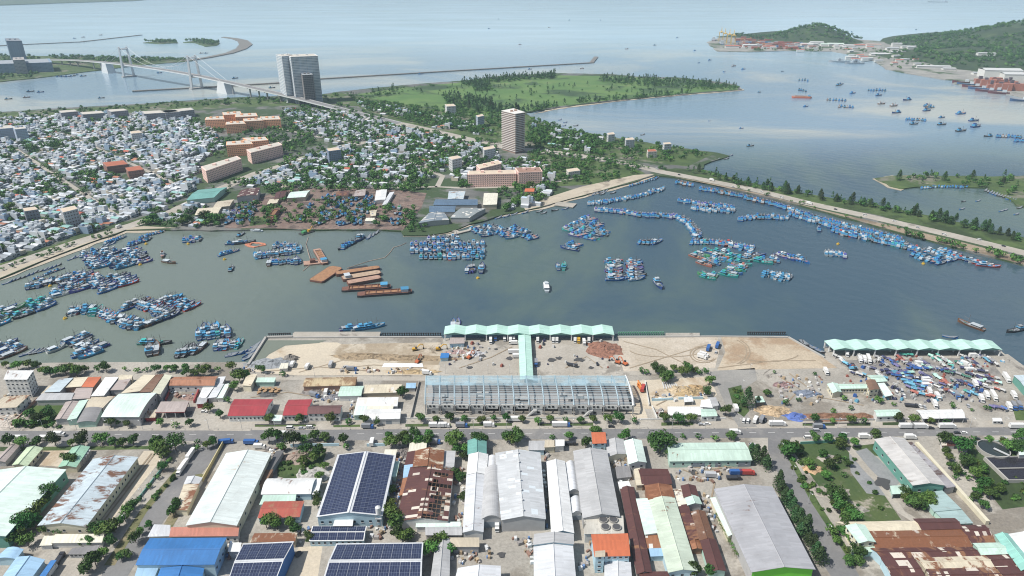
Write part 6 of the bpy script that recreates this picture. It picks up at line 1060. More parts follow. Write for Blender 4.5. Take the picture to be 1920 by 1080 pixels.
# ================================================================ town, towers, bridge, port
def rowmat(key,wall,glass=(.05,.065,.085),bw=2.6,mort=.8):
 if key in MATS:return MATS[key]
 m,N,L,b=newmat(key);uv=N.new('ShaderNodeUVMap');br=N.new('ShaderNodeTexBrick');L.new(uv.outputs[0],br.inputs['Vector']);br.offset=0
 br.inputs['Scale'].default_value=1;br.inputs['Brick Width'].default_value=bw;br.inputs['Row Height'].default_value=30;br.inputs['Mortar Size'].default_value=mort/2;br.inputs['Mortar Smooth'].default_value=.05
 br.inputs['Color1'].default_value=c4(glass);br.inputs['Color2'].default_value=c4([min(1,g*2.2)for g in glass]);br.inputs['Mortar'].default_value=c4(wall)
 L.new(br.outputs['Color'],b.inputs['Base Color']);b.inputs['Roughness'].default_value=.4;MATS[key]=m;return m
def block(desc,q,h,floors,wallc,roofc=(.5,.47,.42),glass=(.075,.05,.05),name='apartment_block',cat='apartment block',frac=.36,bw=3.4,slab=None,pent=True,group=None,sides=(0,1,2,3),mort=1.7):
 w=[W(p[0],p[1],LAND+h)for p in q]
 if area(w)>0:w=w[::-1]
 c=sum(w,Vector())/4;c.z=LAND;w=[Vector((p.x-c.x,p.y-c.y,0))for p in w];t=thing(name,desc,cat,c,group=group);BREG.append((c,max(p.length for p in w)))
 key='wall_%d_%d_%d'%tuple(int(x*99)for x in wallc);wm=plain(key,wallc,.8,.12,.08);rm=plain('flatroof_%d'%int(roofc[0]*99),roofc,.9,.25,.1);gm=rowmat('row_'+key+str(int(glass[2]*999)),wallc,glass,bw,mort)
 mb=MB();mb.prism(w[::-1],0,h-.4);mb.build('wall',wm,t)
 mb=MB();mb.prism([p*1.012 for p in w[::-1]],h-.38,h+.5);inn=[p*.95 for p in w[::-1]];mb.build('parapet',wm,t);mb=MB();mb.prism(inn,h+.4,h+.55);mb.build('roof',rm,t)
 fh=h/floors
 for f in range(floors):
  for s in sides:
   a,b=w[s],w[(s+1)%4];d=(b-a).normalized();n=Vector((-d.y,d.x,0));L=(b-a).length
   if L<4 or(n.dot(Vector((-c.x,-c.y,0)))<0):continue
   z0=fh*f+fh*.3;z1=z0+fh*frac;p,r=a+d*.8,b-d*.8;o=n*.12;mb=MB();i=-n*.1;LL=(r-p).length;k=max(1,round(LL/bw))*bw
   A,B=p+o,r+o;mb.face([(A.x,A.y,z0),(B.x,B.y,z0),(B.x,B.y,z1),(A.x,A.y,z1)][::-1],0,[(0,1),(k,1),(k,2),(0,2)][::-1])
   A2,B2=p+i,r+i
   for(x,y,zz)in((A,B,z1),(B,A,z0)):mb.face([(x.x,x.y,zz),(y.x,y.y,zz),((y+i-o).x,(y+i-o).y,zz),((x+i-o).x,(x+i-o).y,zz)],0,[(0,-9)]*4)
   mb.build('window_row',gm,t)
  if slab:
   mb=MB();mb.prism([p*(1+slab[1])for p in w[::-1]],fh*(f+1)-.25,fh*(f+1)+slab[2]-.25);mb.build('floor_slab',plain('slab_%d'%int(slab[0][0]*99),slab[0],.7),t)
 if pent:
  for k in(.25,.7):mb=MB();p=lerp((w[0]+w[3])/2,(w[1]+w[2])/2,k)*.8;mb.box(p.x-2.5,p.y-2,h+.5,p.x+2.5,p.y+2,h+3.4);mb.build('roof_house',wm,t)
 return t
SAL=(.88,.47,.28);PNK=(.82,.58,.51)
g='orange apartment blocks'
block('salmon orange flats, leftmost block of the far group',[(387,220),(418,218),(421,224),(384,225)],18,6,SAL,group=g)
block('salmon orange flats at the very back of the group',[(417,211),(450,209),(453,214),(419,216)],18,6,SAL,group=g)
block('salmon orange flats nearest the viewer in the far group',[(424,229),(455,227),(461,232),(423,234)],18,6,SAL,group=g)
block('salmon orange flats between the back block and the right one',[(442,214),(480,212),(483,218),(441,220)],18,6,SAL,group=g)
block('salmon orange flats in the middle of the far group',[(456,223),(490,221),(494,226),(457,228)],18,6,SAL,group=g)
block('salmon orange flats, rightmost block of the far group',[(488,219),(522,218),(526,224),(492,225)],18,6,SAL,group=g)
block('salmon orange flats of the near pair, front wing',[(425,266),(468,263),(474,270),(424,273)],20,6,SAL,group=g)
block('salmon orange flats of the near pair, rear wing',[(455,259),(497,257),(503,263),(470,266)],20,6,SAL,group=g)
g='pale pink apartment blocks'
block('long pale pink flats standing beside the avenue',[(377,313),(444,293),(452,298),(386,321)],19,6,PNK,group=g)
block('long pale pink flats beside the orange pair',[(462,281),(522,267),(529,272),(470,287)],19,6,PNK,group=g)
g2='flats behind the factory'
block('pale pink flats behind the factory, broad front wing',[(878,321),(966,319),(968,326),(877,328)],19,6,PNK,(.55,.46,.36),group=g2)
block('pale pink flats behind the factory, back wing',[(893,310),(934,301),(940,307),(900,317)],19,6,PNK,(.55,.46,.36),group=g2)
block('pale pink flats behind the factory, right wing with dark roof',[(966,315),(1012,314),(1017,322),(972,324)],22,7,PNK,(.28,.17,.13),group=g2)
BLW=(.42,.50,.60)
block('slate blue flats with white stripes at the west frame edge',[(-40,239),(20,235),(26,240),(-40,245)],22,7,(.38,.46,.56),group='slate blue flats');block('slate blue flats, taller block beside the first',[(22,237),(44,235),(50,241),(28,243)],24,8,(.38,.46,.56),group='slate blue flats')
block('dark blue glass tower over the river mouth',[(9,72),(34,72),(41,77),(12,77)],84,22,(.10,.15,.22),(.2,.22,.25),(.05,.09,.14),'tower','tower',.6)
block('wide terraced blue glass block in front of the dark tower',[(-60,116),(92,110),(97,117),(-60,122)],30,7,(.22,.30,.40),(.3,.33,.36),(.05,.09,.15),'apartment_block','apartment block',.55)
block('low grey block at the foot of the dark tower',[(24,108),(44,107),(46,112),(24,113)],44,10,(.36,.36,.38),(.35,.33,.32),(.05,.07,.1),'apartment_block','apartment block',.5)
HW=(.70,.72,.73)
def at_tower(desc,q,h,floors,**k):return block(desc,q,h,floors,**k)
block('tall white gridded hotel, left slab',[(517,103),(541,101),(550,104),(528,106)],112,30,HW,(.5,.5,.5),(.09,.15,.21),'hotel_tower','tower',.62,2.6,mort=1.0);block('tall white gridded hotel, broad right slab',[(538,103),(589,101),(596,105),(545,107)],112,30,HW,(.5,.5,.5),(.09,.15,.21),'hotel_tower','tower',.62,2.6,mort=1.0)
block('slim unfinished concrete tower in front of the hotel',[(564,138),(583,137),(587,140),(567,141)],72,17,(.20,.19,.19),(.3,.3,.3),(.03,.03,.035),'tower','tower',.6,4.0,slab=((.34,.33,.32),.04,.5))
block('brown and white banded apartment tower near the shore',[(941,208),(963,204),(984,211),(966,214)],70,22,(.40,.27,.21),(.5,.42,.38),(.025,.035,.06),'tower','tower',.62,3.0,slab=((.66,.64,.61),.05,1.0))
for d,q,h,f,c in(('blue grey office block beside the avenue',[(612,279),(634,277),(639,281),(616,284)],22,7,(.22,.28,.38)),('grey windowless block near the west beach',[(112,392),(140,386),(146,392),(118,399)],20,5,(.42,.43,.45)),('dark grey cube house near the grey block',[(42,391),(66,388),(72,393),(46,397)],16,4,(.22,.24,.28)),('white office block in mid town',[(244,247),(261,245),(266,249),(246,251)],18,5,(.6,.6,.6)),
('white block behind the pink flats',[(841,295),(858,292),(866,296),(848,300)],20,5,(.58,.59,.60)),('white cube house by the peninsula road',[(834,196),(850,195),(855,199),(838,200)],20,5,(.6,.61,.62)),('slate blue house right of the road',[(892,217),(904,214),(908,217),(896,220)],22,6,(.35,.42,.5)),('white shophouse block beside the tower',[(905,277),(925,274),(929,278),(908,282)],17,5,(.58,.6,.62)),
('red roofed white villa on the shore meadow',[(1213,281),(1228,280),(1232,284),(1215,285)],11,3,(.6,.58,.54)),('tall white shore house near the dike head',[(1243,268),(1256,267),(1259,270),(1246,271)],16,4,(.58,.6,.62)),('white shore house amid dark trees',[(1172,260),(1186,258),(1190,262),(1174,263)],15,4,(.55,.58,.62)),('pale shore house with stair tower',[(1138,250),(1150,248),(1153,252),(1141,253)],16,4,(.56,.58,.6)),('large white flat roofed house by the small beach',[(1062,318),(1082,315),(1088,320),(1066,323)],10,3,(.62,.6,.56))):
 block(d,q,h,f,c,(.36,.12,.07)if 'red roofed' in d else(.55,.55,.54),name='town_block',cat='building',pent=False)
for q in([(200,206),(232,204),(240,207),(208,210)],[(150,211),(190,208),(196,212),(155,215)],[(265,209),(330,206),(338,210),(270,214)],[(300,208),(358,202),(364,206),(310,212)],[(110,208),(140,206),(146,209),(114,212)]):
 block('dark terrace row near the river',q,15,4,(.30,.32,.36),(.5,.52,.55),name='terrace_row',cat='terrace',group='new terrace rows by the river',pent=False)
for q in([(192,305),(232,301),(240,308),(200,313)],[(235,315),(262,311),(270,318),(240,322)]):
 block('red tiled temple like building',q,12,3,(.30,.17,.14),(.36,.10,.06),name='temple',cat='temple',group='red roofed halls',pent=False)
 # ---- houses
u0=(W(620,275)-W(240,425)).normalized();u0.z=0;v0=Vector((-u0.y,u0.x,0));UA=math.atan2(u0.y,u0.x)
HPROT=[]
def house(desc,wc,rc,w,d,h,style):
 t=bpy.data.objects.new('house',None);COL.objects.link(t);wm,rm=plain('hw_%s'%wc,HC[wc],.8,.15,.2,obvar=.12),sheet('hr_%s'%rc,HC[rc],.12 if rc in('rust','grey')else 0,dirt=.35)if style else plain('hf_%s'%rc,HC[rc],.85,.25,.2,obvar=.12)
 mb=MB();mb.box(-w/2,-d/2,0,w/2,d/2,h);mb.build('wall',wm,t)
 mb=MB()
 if style==0:
  for x0,y0,x1,y1 in((-w/2-.05,-d/2-.05,w/2+.05,-d/2+.25),(-w/2-.05,d/2-.25,w/2+.05,d/2+.05),(-w/2-.05,-d/2+.25,-w/2+.25,d/2-.25),(w/2-.25,-d/2+.25,w/2+.05,d/2-.25)):mb.box(x0,y0,h-.1,x1,y1,h+.9)
  mb.box(-w/2+.25,-d/2+.25,h-.05,w/2-.25,d/2-.25,h+.12);mb.build('roof',rm,t)
  mb=MB();mb.box(-w*.3,d*.1,h+.1,w*.2,d*.38,h+2.7);mb.build('stair_head',wm,t);mb=MB();mb.beam((w*.1,-d*.3,h+.7),(w*.35,-d*.3,h+.7),.6,0,None,8);mb.build('water_tank',STEEL,t)
 elif style==1:
  a=[(-w/2-.3,h-.05),(0,h+1.3),(w/2+.3,h-.05)]
  for k in(0,1):
   (x0,z0),(x1,z1)=a[k],a[k+1];q=[(x0,-d/2-.3,z0),(x1,-d/2-.3,z1),(x1,d/2+.3,z1),(x0,d/2+.3,z0)];mb.face(q,0,[(0,0),(0,w/2),(d,w/2),(d,0)]);mb.face([(p[0],p[1],p[2]-.15)for p in q][::-1])
  mb.face([(-w/2,-d/2-.01,h-.1),(w/2,-d/2-.01,h-.1),(0,-d/2-.01,h+1.15)]);mb.build('roof',rm,t)
 else:
  q=[(-w/2-.2,-d/2-.2,h+.5),(w/2+.2,-d/2-.2,h+.5),(w/2+.2,d*.25,h+1.5),(-w/2-.2,d*.25,h+1.5)];mb.hexa([(p[0],p[1],p[2]-.15)for p in q]+q);mb.build('roof',rm,t);mb=MB();mb.box(-w/2,d*.25,h,w/2,d/2,h+2.4);mb.build('rear_room',wm,t)
 for f in range(max(1,int(h/3.4))):
  mb=MB();mb.box(-w*.3,-d/2-.06,f*3.4+1,w*.3,-d/2+.05,f*3.4+2.5);mb.build('window',GLASS,t)
 HPROT.append((t,desc,w,d,h,wc,rc,style))
HC=dict(white=(.54,.56,.58),pale=(.38,.42,.46),grey=(.30,.33,.36),blue=(.26,.36,.48),teal=(.24,.42,.40),cream=(.48,.44,.36),dark=(.18,.19,.21),silver=(.46,.50,.55),rust=(.36,.16,.10),red=(.42,.11,.07),ltblue=(.42,.52,.62),tan=(.46,.40,.32))
for a in(('white flat roofed house','white','silver',7,14,9,0),('white house with pale tin roof','white','silver',7.5,14,6,1),('low house with white tin roof','pale','white',8,14,4.5,1),('slate blue flat roofed house','blue','grey',6.5,14,11,0),('grey house with tin lean-to roof','grey','silver',7,13,6.5,2),('cream house with white tin roof','cream','white',7.5,13,7.5,2),('tall white house with light blue roof','white','ltblue',6,14,13,2),('low house with rusty tin roof','pale','rust',8,13,4.5,1),('house with teal tin roof','white','teal',8,14,6,1),('house with red tiled roof','cream','red',8,13,6.5,1),('grey shed like house with grey roof','grey','grey',9,14,5,1),('pale tall flat roofed house','pale','pale',6.5,13,12,0)):house(*a)
HWT=[8,14,16,6,13,8,6,6,6,3,17,6]
Z1p=[(-260,240),(0,224),(120,216),(330,215),(384,232),(420,275),(372,304),(372,345),(345,372),(240,412),(100,456),(0,490),(-200,560)]
Z2p=[(530,205),(640,212),(760,242),(880,268),(936,285),(938,300),(1020,300),(1040,345),(860,348),(840,318),(780,350),(540,350),(430,352),(500,322),(640,278),(560,240)]
Z3p=[(660,190),(760,205),(900,235),(935,258),(800,238),(690,208)];Z4p=[(1000,238),(1100,256),(1260,282),(1330,292),(1240,308),(1060,282),(990,272)];Z5p=[(240,415),(345,378),(430,362),(440,395),(405,428),(330,424),(250,424)]
Z6p=[(860,350),(1040,348),(1130,330),(1150,345),(1010,384),(940,398),(940,360)]
hr_=random.Random(5);HL=[];TREES=[]
def clear(p,r):
 return all((p.x-c.x)**2+(p.y-c.y)**2>(r+s*.85)**2 for c,s in BREG)
ROADS=[[(-200,585),(0,503),(120,462),(240,424),(320,398),(400,360),(480,325),(560,297),(640,274),(720,262)],[(745,231),(800,243),(880,262),(960,278),(1060,288),(1160,303),(1240,322),(1330,339),(1420,357)],[(20,300),(300,240)],[(0,350),(350,262)],[(60,400),(380,290)],[(120,250),(330,345)],[(30,280),(220,405)],[(640,274),(760,300),(830,330),(820,350),(1000,350),(1090,330)],[(500,352),(700,352),(820,350)],[(520,240),(760,290)],[(480,285),(640,230)]]
RW=[([W(*p)for p in r],15 if i<2 else 8)for i,r in enumerate(ROADS)]
def off_road(p,extra=0):
 for r,d in RW:
  for a,b in zip(r,r[1:]):
   ab=b-a;t=max(0,min(1,(p-a).dot(ab)/ab.length_squared))
   if(a+ab*t-p).length<d+extra:return False
 return True
c0=W(250,330)
for i in range(-92,158):
 for j in range(-42,70):
  blk=(j//2)*6.0;gapx=(i//14)*7.0;p=c0+u0*(i*6.5+gapx+hr_.uniform(-.8,.8))+v0*(j*12.6+blk+hr_.uniform(-1.2,1.2));px=PX(p.x,p.y)
  pr=0
  if inside(px,Z1p):pr=.92 if px[1]>255 or px[0]>300 else.8
  elif inside(px,Z2p):pr=.56 if px[0]<760 else.42
  elif inside(px,Z3p):pr=.16
  elif inside(px,Z4p):pr=.2
  elif inside(px,Z5p):pr=.3
  elif inside(px,Z6p):pr=.2
  if not pr:continue
  if not clear(p,7)or not off_road(p):continue
  patch=math.sin(p.x*.013+1)*math.sin(p.y*.011)+math.sin(p.x*.031)*math.sin(p.y*.027+2)*.6
  if patch>.75:pr*=.45
  if hr_.random()<pr:
   k=hr_.choices(range(len(HPROT)),HWT)[0];HL.append((p.x,p.y,UA+(math.pi/2 if False else 0)+(math.pi if j%2 else 0)+hr_.gauss(0,.03),k,hr_.uniform(.7,1.12),hr_.uniform(.72,1.03),hr_.uniform(.42,.95)))
   if hr_.random()<.2:TREES.append((p.x+hr_.uniform(-7,7),p.y+hr_.uniform(-8,8),hr_.uniform(.7,1.05),0))
  elif hr_.random()<.75:TREES.append((p.x,p.y,hr_.uniform(.8,1.4),0))
HL.sort(key=lambda b:-ppm(b[0],b[1])*b[4]*b[5]);index_kids();usedh=set()
for(x,y,a,k,sx,sy,sz)in HL[:300]:
 t=HPROT[k][0];o=t if k not in usedh else copy_tree(t);usedh.add(k);o.location=(x,y,LAND-.1);o.rotation_euler=(0,0,a);o.scale=(sx,sy,sz);tagged(o,HPROT[k][1],'house','houses of the town')
for k in range(len(HPROT)):
 if k not in usedh:
  t=HPROT[k][0]
  for ch in list(t.children_recursive):bpy.data.objects.remove(ch)
  bpy.data.objects.remove(t)
def merged_houses(rest):
 keys=list(HC);mats=[plain('hw2_'+k,HC[k],.8,.2,.05)for k in keys]+[GLASS];ix={k:i for i,k in enumerate(keys)};mb=MB();r=random.Random(2)
 for(x,y,a,k,sx,sy,sz)in rest:
  _,_,w,d,h,wc,rc,st=HPROT[k];w,d,h=w*sx,d*sy,h*sz;ca,sa=math.cos(a),math.sin(a);T=lambda px,py,pz:(x+px*ca-py*sa,y+px*sa+py*ca,pz+LAND-.1)
  def bx(x0,y0,z0,x1,y1,z1,m,mt=None):
   p=[(x0,y0,z0),(x1,y0,z0),(x1,y1,z0),(x0,y1,z0),(x0,y0,z1),(x1,y0,z1),(x1,y1,z1),(x0,y1,z1)];n=len(mb.f);mb.hexa([T(*q)for q in p],m,False)
   if mt is not None:mb.m[n]=mt
  bx(-w/2,-d/2,0,w/2,d/2,h,ix[wc],ix[rc])
  if st==0:bx(-w*.3,d*.05,h,w*.25,d*.4,h+2.6,ix[wc],ix[rc]);bx(-w*.1,-d*.35,h,w*.2,-d*.2,h+1.2,ix['silver'])
  elif st==2:bx(-w/2,d*.2,h,w/2,d/2,h+2.2,ix[wc],ix['silver' if r.random()<.5 else 'grey'])
  else:
   p=[T(-w/2-.3,-d/2,h),T(w/2+.3,-d/2,h),T(w/2+.3,d/2,h),T(-w/2-.3,d/2,h),T(0,-d/2,h+1.4),T(0,d/2,h+1.4)];mb.face([p[0],p[4],p[5],p[3]],ix[rc]);mb.face([p[4],p[1],p[2],p[5]],ix[rc]);mb.face([p[0],p[1],p[4]],ix[wc]);mb.face([p[2],p[3],p[5]],ix[wc])
  for f in range(max(1,int(h/3.4))):bx(-w*.32,-d/2-.1,f*3.4+1,w*.32,-d/2,f*3.4+2.5,len(keys));bx(-w*.32,d/2,f*3.4+1,w*.32,d/2+.1,f*3.4+2.5,len(keys))
 return mb.build('distant_houses',mats)
o=merged_houses(HL[300:]);structure(o,'stuff');o['label']='the rest of the packed low houses of the town'
# ---------------------------------------------------------------- suspension bridge
br_=thing('suspension_bridge','long white suspension bridge with two portal towers','bridge',W(300,128,0));bo=br_.location.copy()
DP=[(60,112,8),(130,112,22),(200,117,33),(237,121,38),(300,129.5,41),(365,140.5,38),(420,152,32),(500,170,24),(560,184,17),(640,204,9),(700,219,5),(748,231,2.3)]
dpt=[W(*p)for p in DP]
BRW=plain('bridge_white',(.60,.62,.63),.6,.1,.05)
def spline(ps,n):
 out=[]
 for i in range(len(ps)-1):
  a,b,c,d=ps[max(i-1,0)],ps[i],ps[i+1],ps[min(i+2,len(ps)-1)]
  for k in range(n):t=k/n;out.append(.5*((2*b)+(c-a)*t+(2*a-5*b+4*c-d)*t*t+(3*b-a-3*c+d)*t**3))
 return out+[ps[-1]]
dl=spline(dpt,5);wd_=19;Lr,Rr=[],[]
for i,p in enumerate(dl):
 t=dl[min(i+1,len(dl)-1)]-dl[max(i-1,0)];n=Vector((-t.y,t.x,0)).normalized()*wd_/2;Lr.append(p+n-bo);Rr.append(p-n-bo)
dn=Vector((0,0,-2.6));mb=MB();m2=MB();uz=Vector((0,0,.05))
for i in range(len(dl)-1):
 q=[Rr[i],Rr[i+1],Lr[i+1],Lr[i]];mb.hexa([p+dn for p in q]+q)
 for s,e in((Rr,Lr),(Lr,Rr)):k0,k1=(e[i]-s[i]).normalized()*.3,(e[i+1]-s[i+1]).normalized()*.3;z=Vector((0,0,.9));qq=[s[i],s[i+1],s[i+1]+k1,s[i]+k0];mb.hexa(qq+[p+z for p in qq],1)
 c0_,c1_=[lerp(Rr[i],Lr[i],.06)+uz,lerp(Rr[i+1],Lr[i+1],.06)+uz],[lerp(Rr[i+1],Lr[i+1],.94)+uz,lerp(Rr[i],Lr[i],.94)+uz];m2.face([c0_[0],c0_[1],c1_[0],c1_[1]])
dk=mb.build('deck',[BRW,plain('bridge_concrete',(.36,.355,.35),.8)],br_);m2.build('road_surface',plain('bridge_asphalt',(.20,.20,.205),.9),dk)
def dpt_at(px):return min(range(len(dl)),key=lambda i:abs(PX(*dl[i])[0]-px))
tops=[]
for px in(237,368):
 i=dpt_at(px);p=dl[i]-bo;t=(dl[i+1]-dl[i-1]).normalized();n=Vector((-t.y,t.x,0)).normalized()
 tw=bpy.data.objects.new('bridge_tower',None);COL.objects.link(tw);tw.parent=br_;tops.append([])
 for s in(-1,1):
  a,b=p+n*s*16,p+n*s*11.5;a.z,b.z=-1,92;mb=MB();mb.beam(a,b,3.0,0,2.2);mb.build('leg',BRW,tw);tops[-1].append(b)
 for z,hw in((85,1.8),(p.z-5,1.8)):mb=MB();s=16-4.5*z/92;a,b=p+n*s,p-n*s;a.z=b.z=z;mb.beam(a,b,hw);mb.build('cross_beam',BRW,tw)
 mb=MB();c=[p+n*s1*21+t*s2*7 for s1,s2 in((-1,-1),(1,-1),(1,1),(-1,1))];mb.prism([(q.x,q.y)for q in(c if area(c)>0 else c[::-1])],-1.5,3.5);mb.build('pile_cap',plain('bridge_concrete',(.42,.42,.41),.8),tw)
anch=[]
for px in(201,420):
 i=dpt_at(px);p=dl[i]-bo;t=(dl[i+1]-dl[i-1]).normalized();n=Vector((-t.y,t.x,0)).normalized();mb=MB();q=[p+n*s1*13+t*s2*26 for s1,s2 in((-1,-1),(1,-1),(1,1),(-1,1))];q2=[p+n*s1*11+t*s2*15 for s1,s2 in((-1,-1),(1,-1),(1,1),(-1,1))]
 if area(q)<0:q.reverse();q2.reverse()
 mb.hexa([Vector((a.x,a.y,-1))for a in q]+[Vector((a.x,a.y,p.z-2.7))for a in q2]);mb.build('anchor_block',BRW,br_);anch.append((p,n))
mid=dl[dpt_at(300)]-bo
for s in(0,1):
 sg=-1 if s==0 else 1;A=anch[0][0]+anch[0][1]*sg*10;D=anch[1][0]+anch[1][1]*sg*10;B,Cc=tops[0][s],tops[1][s];mb=MB();pts=[A,B];low=mid.z+4
 for k in range(1,12):u=k/12;q=lerp(B,Cc,u);q.z=low+(92-low)*(2*u-1)**2;pts.append(q)
 pts+=[Cc,D]
 for a,b in zip(pts,pts[1:]):mb.beam(a,b,.28)
 cb=mb.build('main_cable',BRW,br_)
 for q in pts[2:-2]:
  i=min(range(len(dl)),key=lambda i:(dl[i].x-bo.x-q.x)**2+(dl[i].y-bo.y-q.y)**2);mb=MB();mb.beam(q,Vector((q.x,q.y,dl[i].z)),.08);mb.build('hanger',BRW,cb)
for px in(110,130,150,172,188,440,460,482,505,530,556,585,615,648):
 i=dpt_at(px);p=dl[i]-bo;mb=MB();mb.cyl(p.x,p.y,-1,p.z-2.6,2.2,0,8);t=(dl[i+1]-dl[i-1]).normalized();n=Vector((-t.y,t.x,0));a,b=p+n*8,p-n*8;a.z=b.z=p.z-3.4;mb.beam(a,b,1.0);mb.build('pier',plain('bridge_concrete',(0,0,0)),br_)
 # ---------------------------------------------------------------- port
CY=plain('crane_yellow',(.60,.42,.12),.5)
for i,(x,y)in enumerate(((1358,80),(1366,82),(1351,77),(1374,84))):
 t=thing('gantry_crane','yellow ship to shore crane at the container berth','crane',W(x,y),rad(-12),'yellow port cranes','=')
 for sx in(-9,9):
  for sy in(-10,10):mb=MB();mb.box(sx-.8,sy-.8,0,sx+.8,sy+.8,42);mb.build('leg',CY,t)
 mb=MB();mb.box(-9,-11,41,9,11,44);mb.build('portal',CY,t);mb=MB();mb.box(-2,-45,44,2,24,47);mb.build('boom',CY,t);mb=MB();mb.beam((0,6,47),(0,6,66),.9);mb.beam((0,6,66),(0,-40,47),.4);mb.beam((0,6,66),(0,22,47),.4);mb.build('mast_frame',CY,t)
 mb=MB();mb.box(-3,-4,38,3,2,41);mb.build('cabin',TRIM,t)
CCOL=[('rust red',(.34,.12,.09)),('blue',(.08,.18,.34)),('grey',(.42,.42,.43)),('orange',(.48,.22,.1)),('white',(.55,.55,.54)),('brown',(.2,.1,.08))]
pr_=random.Random(8);CM={}
for r in range(6):
 for cidx in range(20):
  px,py=1382+cidx*6.0+r*1.5+pr_.uniform(-1,1),72.5+r*3.6+pr_.uniform(-.5,.5)+cidx*.12
  if cidx>13 and r in(0,1):continue
  if pr_.random()<.12:continue
  nm,cc=pr_.choice(CCOL[:1]*4+CCOL[1:]);lv=pr_.choice([1,2,3,4]);key=(nm,lv)
  if key not in CM:mb=MB();mb.box(-13,-5,0,13,5,2.6*lv);CM[key]=mb.build('container_stack',plain('cont_'+nm.replace(' ','_'),cc,.6,.2,.3));o=CM[key]
  else:o=CM[key].copy();COL.objects.link(o)
  o.location=W(px,py);o.rotation_euler=(0,0,rad(-6));tagged(o,f'{nm} shipping containers stacked at the far port','containers','container stacks of the far port','=')
for(x,y,w,d,h,c,nm)in((1405,89,60,30,14,'white','white port office at the quay'),(1372,90,60,30,12,'red','red roofed port shed below the hill'),(1440,90,50,30,10,'red','red roofed port shed below the hill'),(1512,86,55,34,12,'white','white roofed port warehouse'),(1530,84,60,36,14,'white','white roofed port warehouse'),(1548,86,50,36,10,'mint','pale green roofed port warehouse'),(1565,86,70,36,12,'mint','pale green roofed port warehouse'),(1590,89,50,30,12,'white','white roofed port warehouse'),(1610,89,45,26,14,'red','red roofed port shed below the hill'),(1636,90,60,24,18,'tan','pinkish port barracks below the small hill'),(1680,88,40,24,18,'white','white block below the small hill'),(1672,94,50,24,12,'grey','grey port shed below the hill'),(1705,91,70,26,12,'white','white roofed port warehouse'),(1660,104,120,30,9,'white','white roofed naval shed by the patrol ships'),(1685,100,70,30,9,'white','white roofed naval shed by the patrol ships'),(1645,103,60,22,9,'grey','grey naval shed by the patrol ships'),(1748,128,110,24,10,'white','long white shed under the mountain'),(1778,131,40,20,8,'white','small white shed under the mountain'),(1848,103,60,20,9,'white','white roofed lodge on the mountain slope'),(1838,140,50,20,9,'grey','grey shed beside the red shipyard'),(1872,145,110,46,26,'white','big white shipyard hall'),(1905,148,90,40,18,'white','white low shipyard hall'),(1557,68,26,16,10,'tan','tan house on the small hill'),(1466,62,30,16,8,'white','white house on the low wooded ridge')):
 z=LAND
 if 'mountain slope' in nm:z=30
 if 'on the' in nm and 'mountain' not in nm:z=26
 p=W(x,y,z);p.z=z-2;t=thing('port_building',nm,'building',p,rad(-8));wm=WM('white');mb=MB();mb.box(-w/2,-d/2,0,w/2,d/2,h);mb.build('wall',wm,t);mb=MB();a=[(-d/2-1,h),(0,h+d*.1),(d/2+1,h)]
 for k in(0,1):mb.hexa([(-w/2-1,a[k][0],a[k][1]-.4),(w/2+1,a[k][0],a[k][1]-.4),(w/2+1,a[k+1][0],a[k+1][1]-.4),(-w/2-1,a[k+1][0],a[k+1][1]-.4),(-w/2-1,a[k][0],a[k][1]),(w/2+1,a[k][0],a[k][1]),(w/2+1,a[k+1][0],a[k+1][1]),(-w/2-1,a[k+1][0],a[k+1][1])])
 mb.build('roof',plain('proof_'+c,{'white':(.52,.53,.53),'red':(.42,.16,.12),'mint':(.52,.62,.55),'tan':(.5,.38,.33),'grey':(.4,.42,.44)}[c],.6),t)
for i in range(34):
 x=pr_.uniform(1490,1725);y=pr_.uniform(84,98)if x<1590 else pr_.uniform(90,112+(x-1590)*.12);p=W(x,y);t=thing('port_building',pr_.choice(['small pale port shed','small white port house','small red roofed port house']),'building',p,rad(pr_.uniform(-12,12)));w,d,h=pr_.uniform(16,40),pr_.uniform(10,18),pr_.uniform(5,11);mb=MB();mb.box(-w/2,-d/2,0,w/2,d/2,h);mb.build('wall',WM('pale'),t);mb=MB();mb.hexa([(-w/2-.6,-d/2-.6,h),(w/2+.6,-d/2-.6,h),(w/2+.6,d/2+.6,h),(-w/2-.6,d/2+.6,h),(-w/2,-.6,h+2),(w/2,-.6,h+2),(w/2,.6,h+2),(-w/2,.6,h+2)]);mb.build('roof',plain('proof_'+('red' if 'red' in REG[-1][1]else 'grey' if 'pale' in REG[-1][1]else 'white'),(.4,.4,.4)),t)
for i,(x,y)in enumerate(((1842,158),(1852,162),(1862,166),(1875,161),(1888,164),(1900,166),(1912,170),(1880,170),(1866,158),(1896,160))):
 t=thing('ship_section','red primed ship section in the shipyard','ship section',W(x,y),rad(pr_.uniform(-20,10)),'red hull sections in the shipyard','=');mb=MB();L=pr_.uniform(14,26);mb.prism([(-L,-7),(L*.8,-7),(L,0),(L*.8,7),(-L,7)],0,pr_.uniform(10,20));mb.build('hull_block',plain('primer_red',(.36,.15,.11),.7,.3,.2),t);mb=MB();mb.box(-L*.6,-3,0,-L*.2,3,pr_.uniform(20,26));mb.build('deck_house',plain('primer_dark',(.12,.1,.12),.7),t)
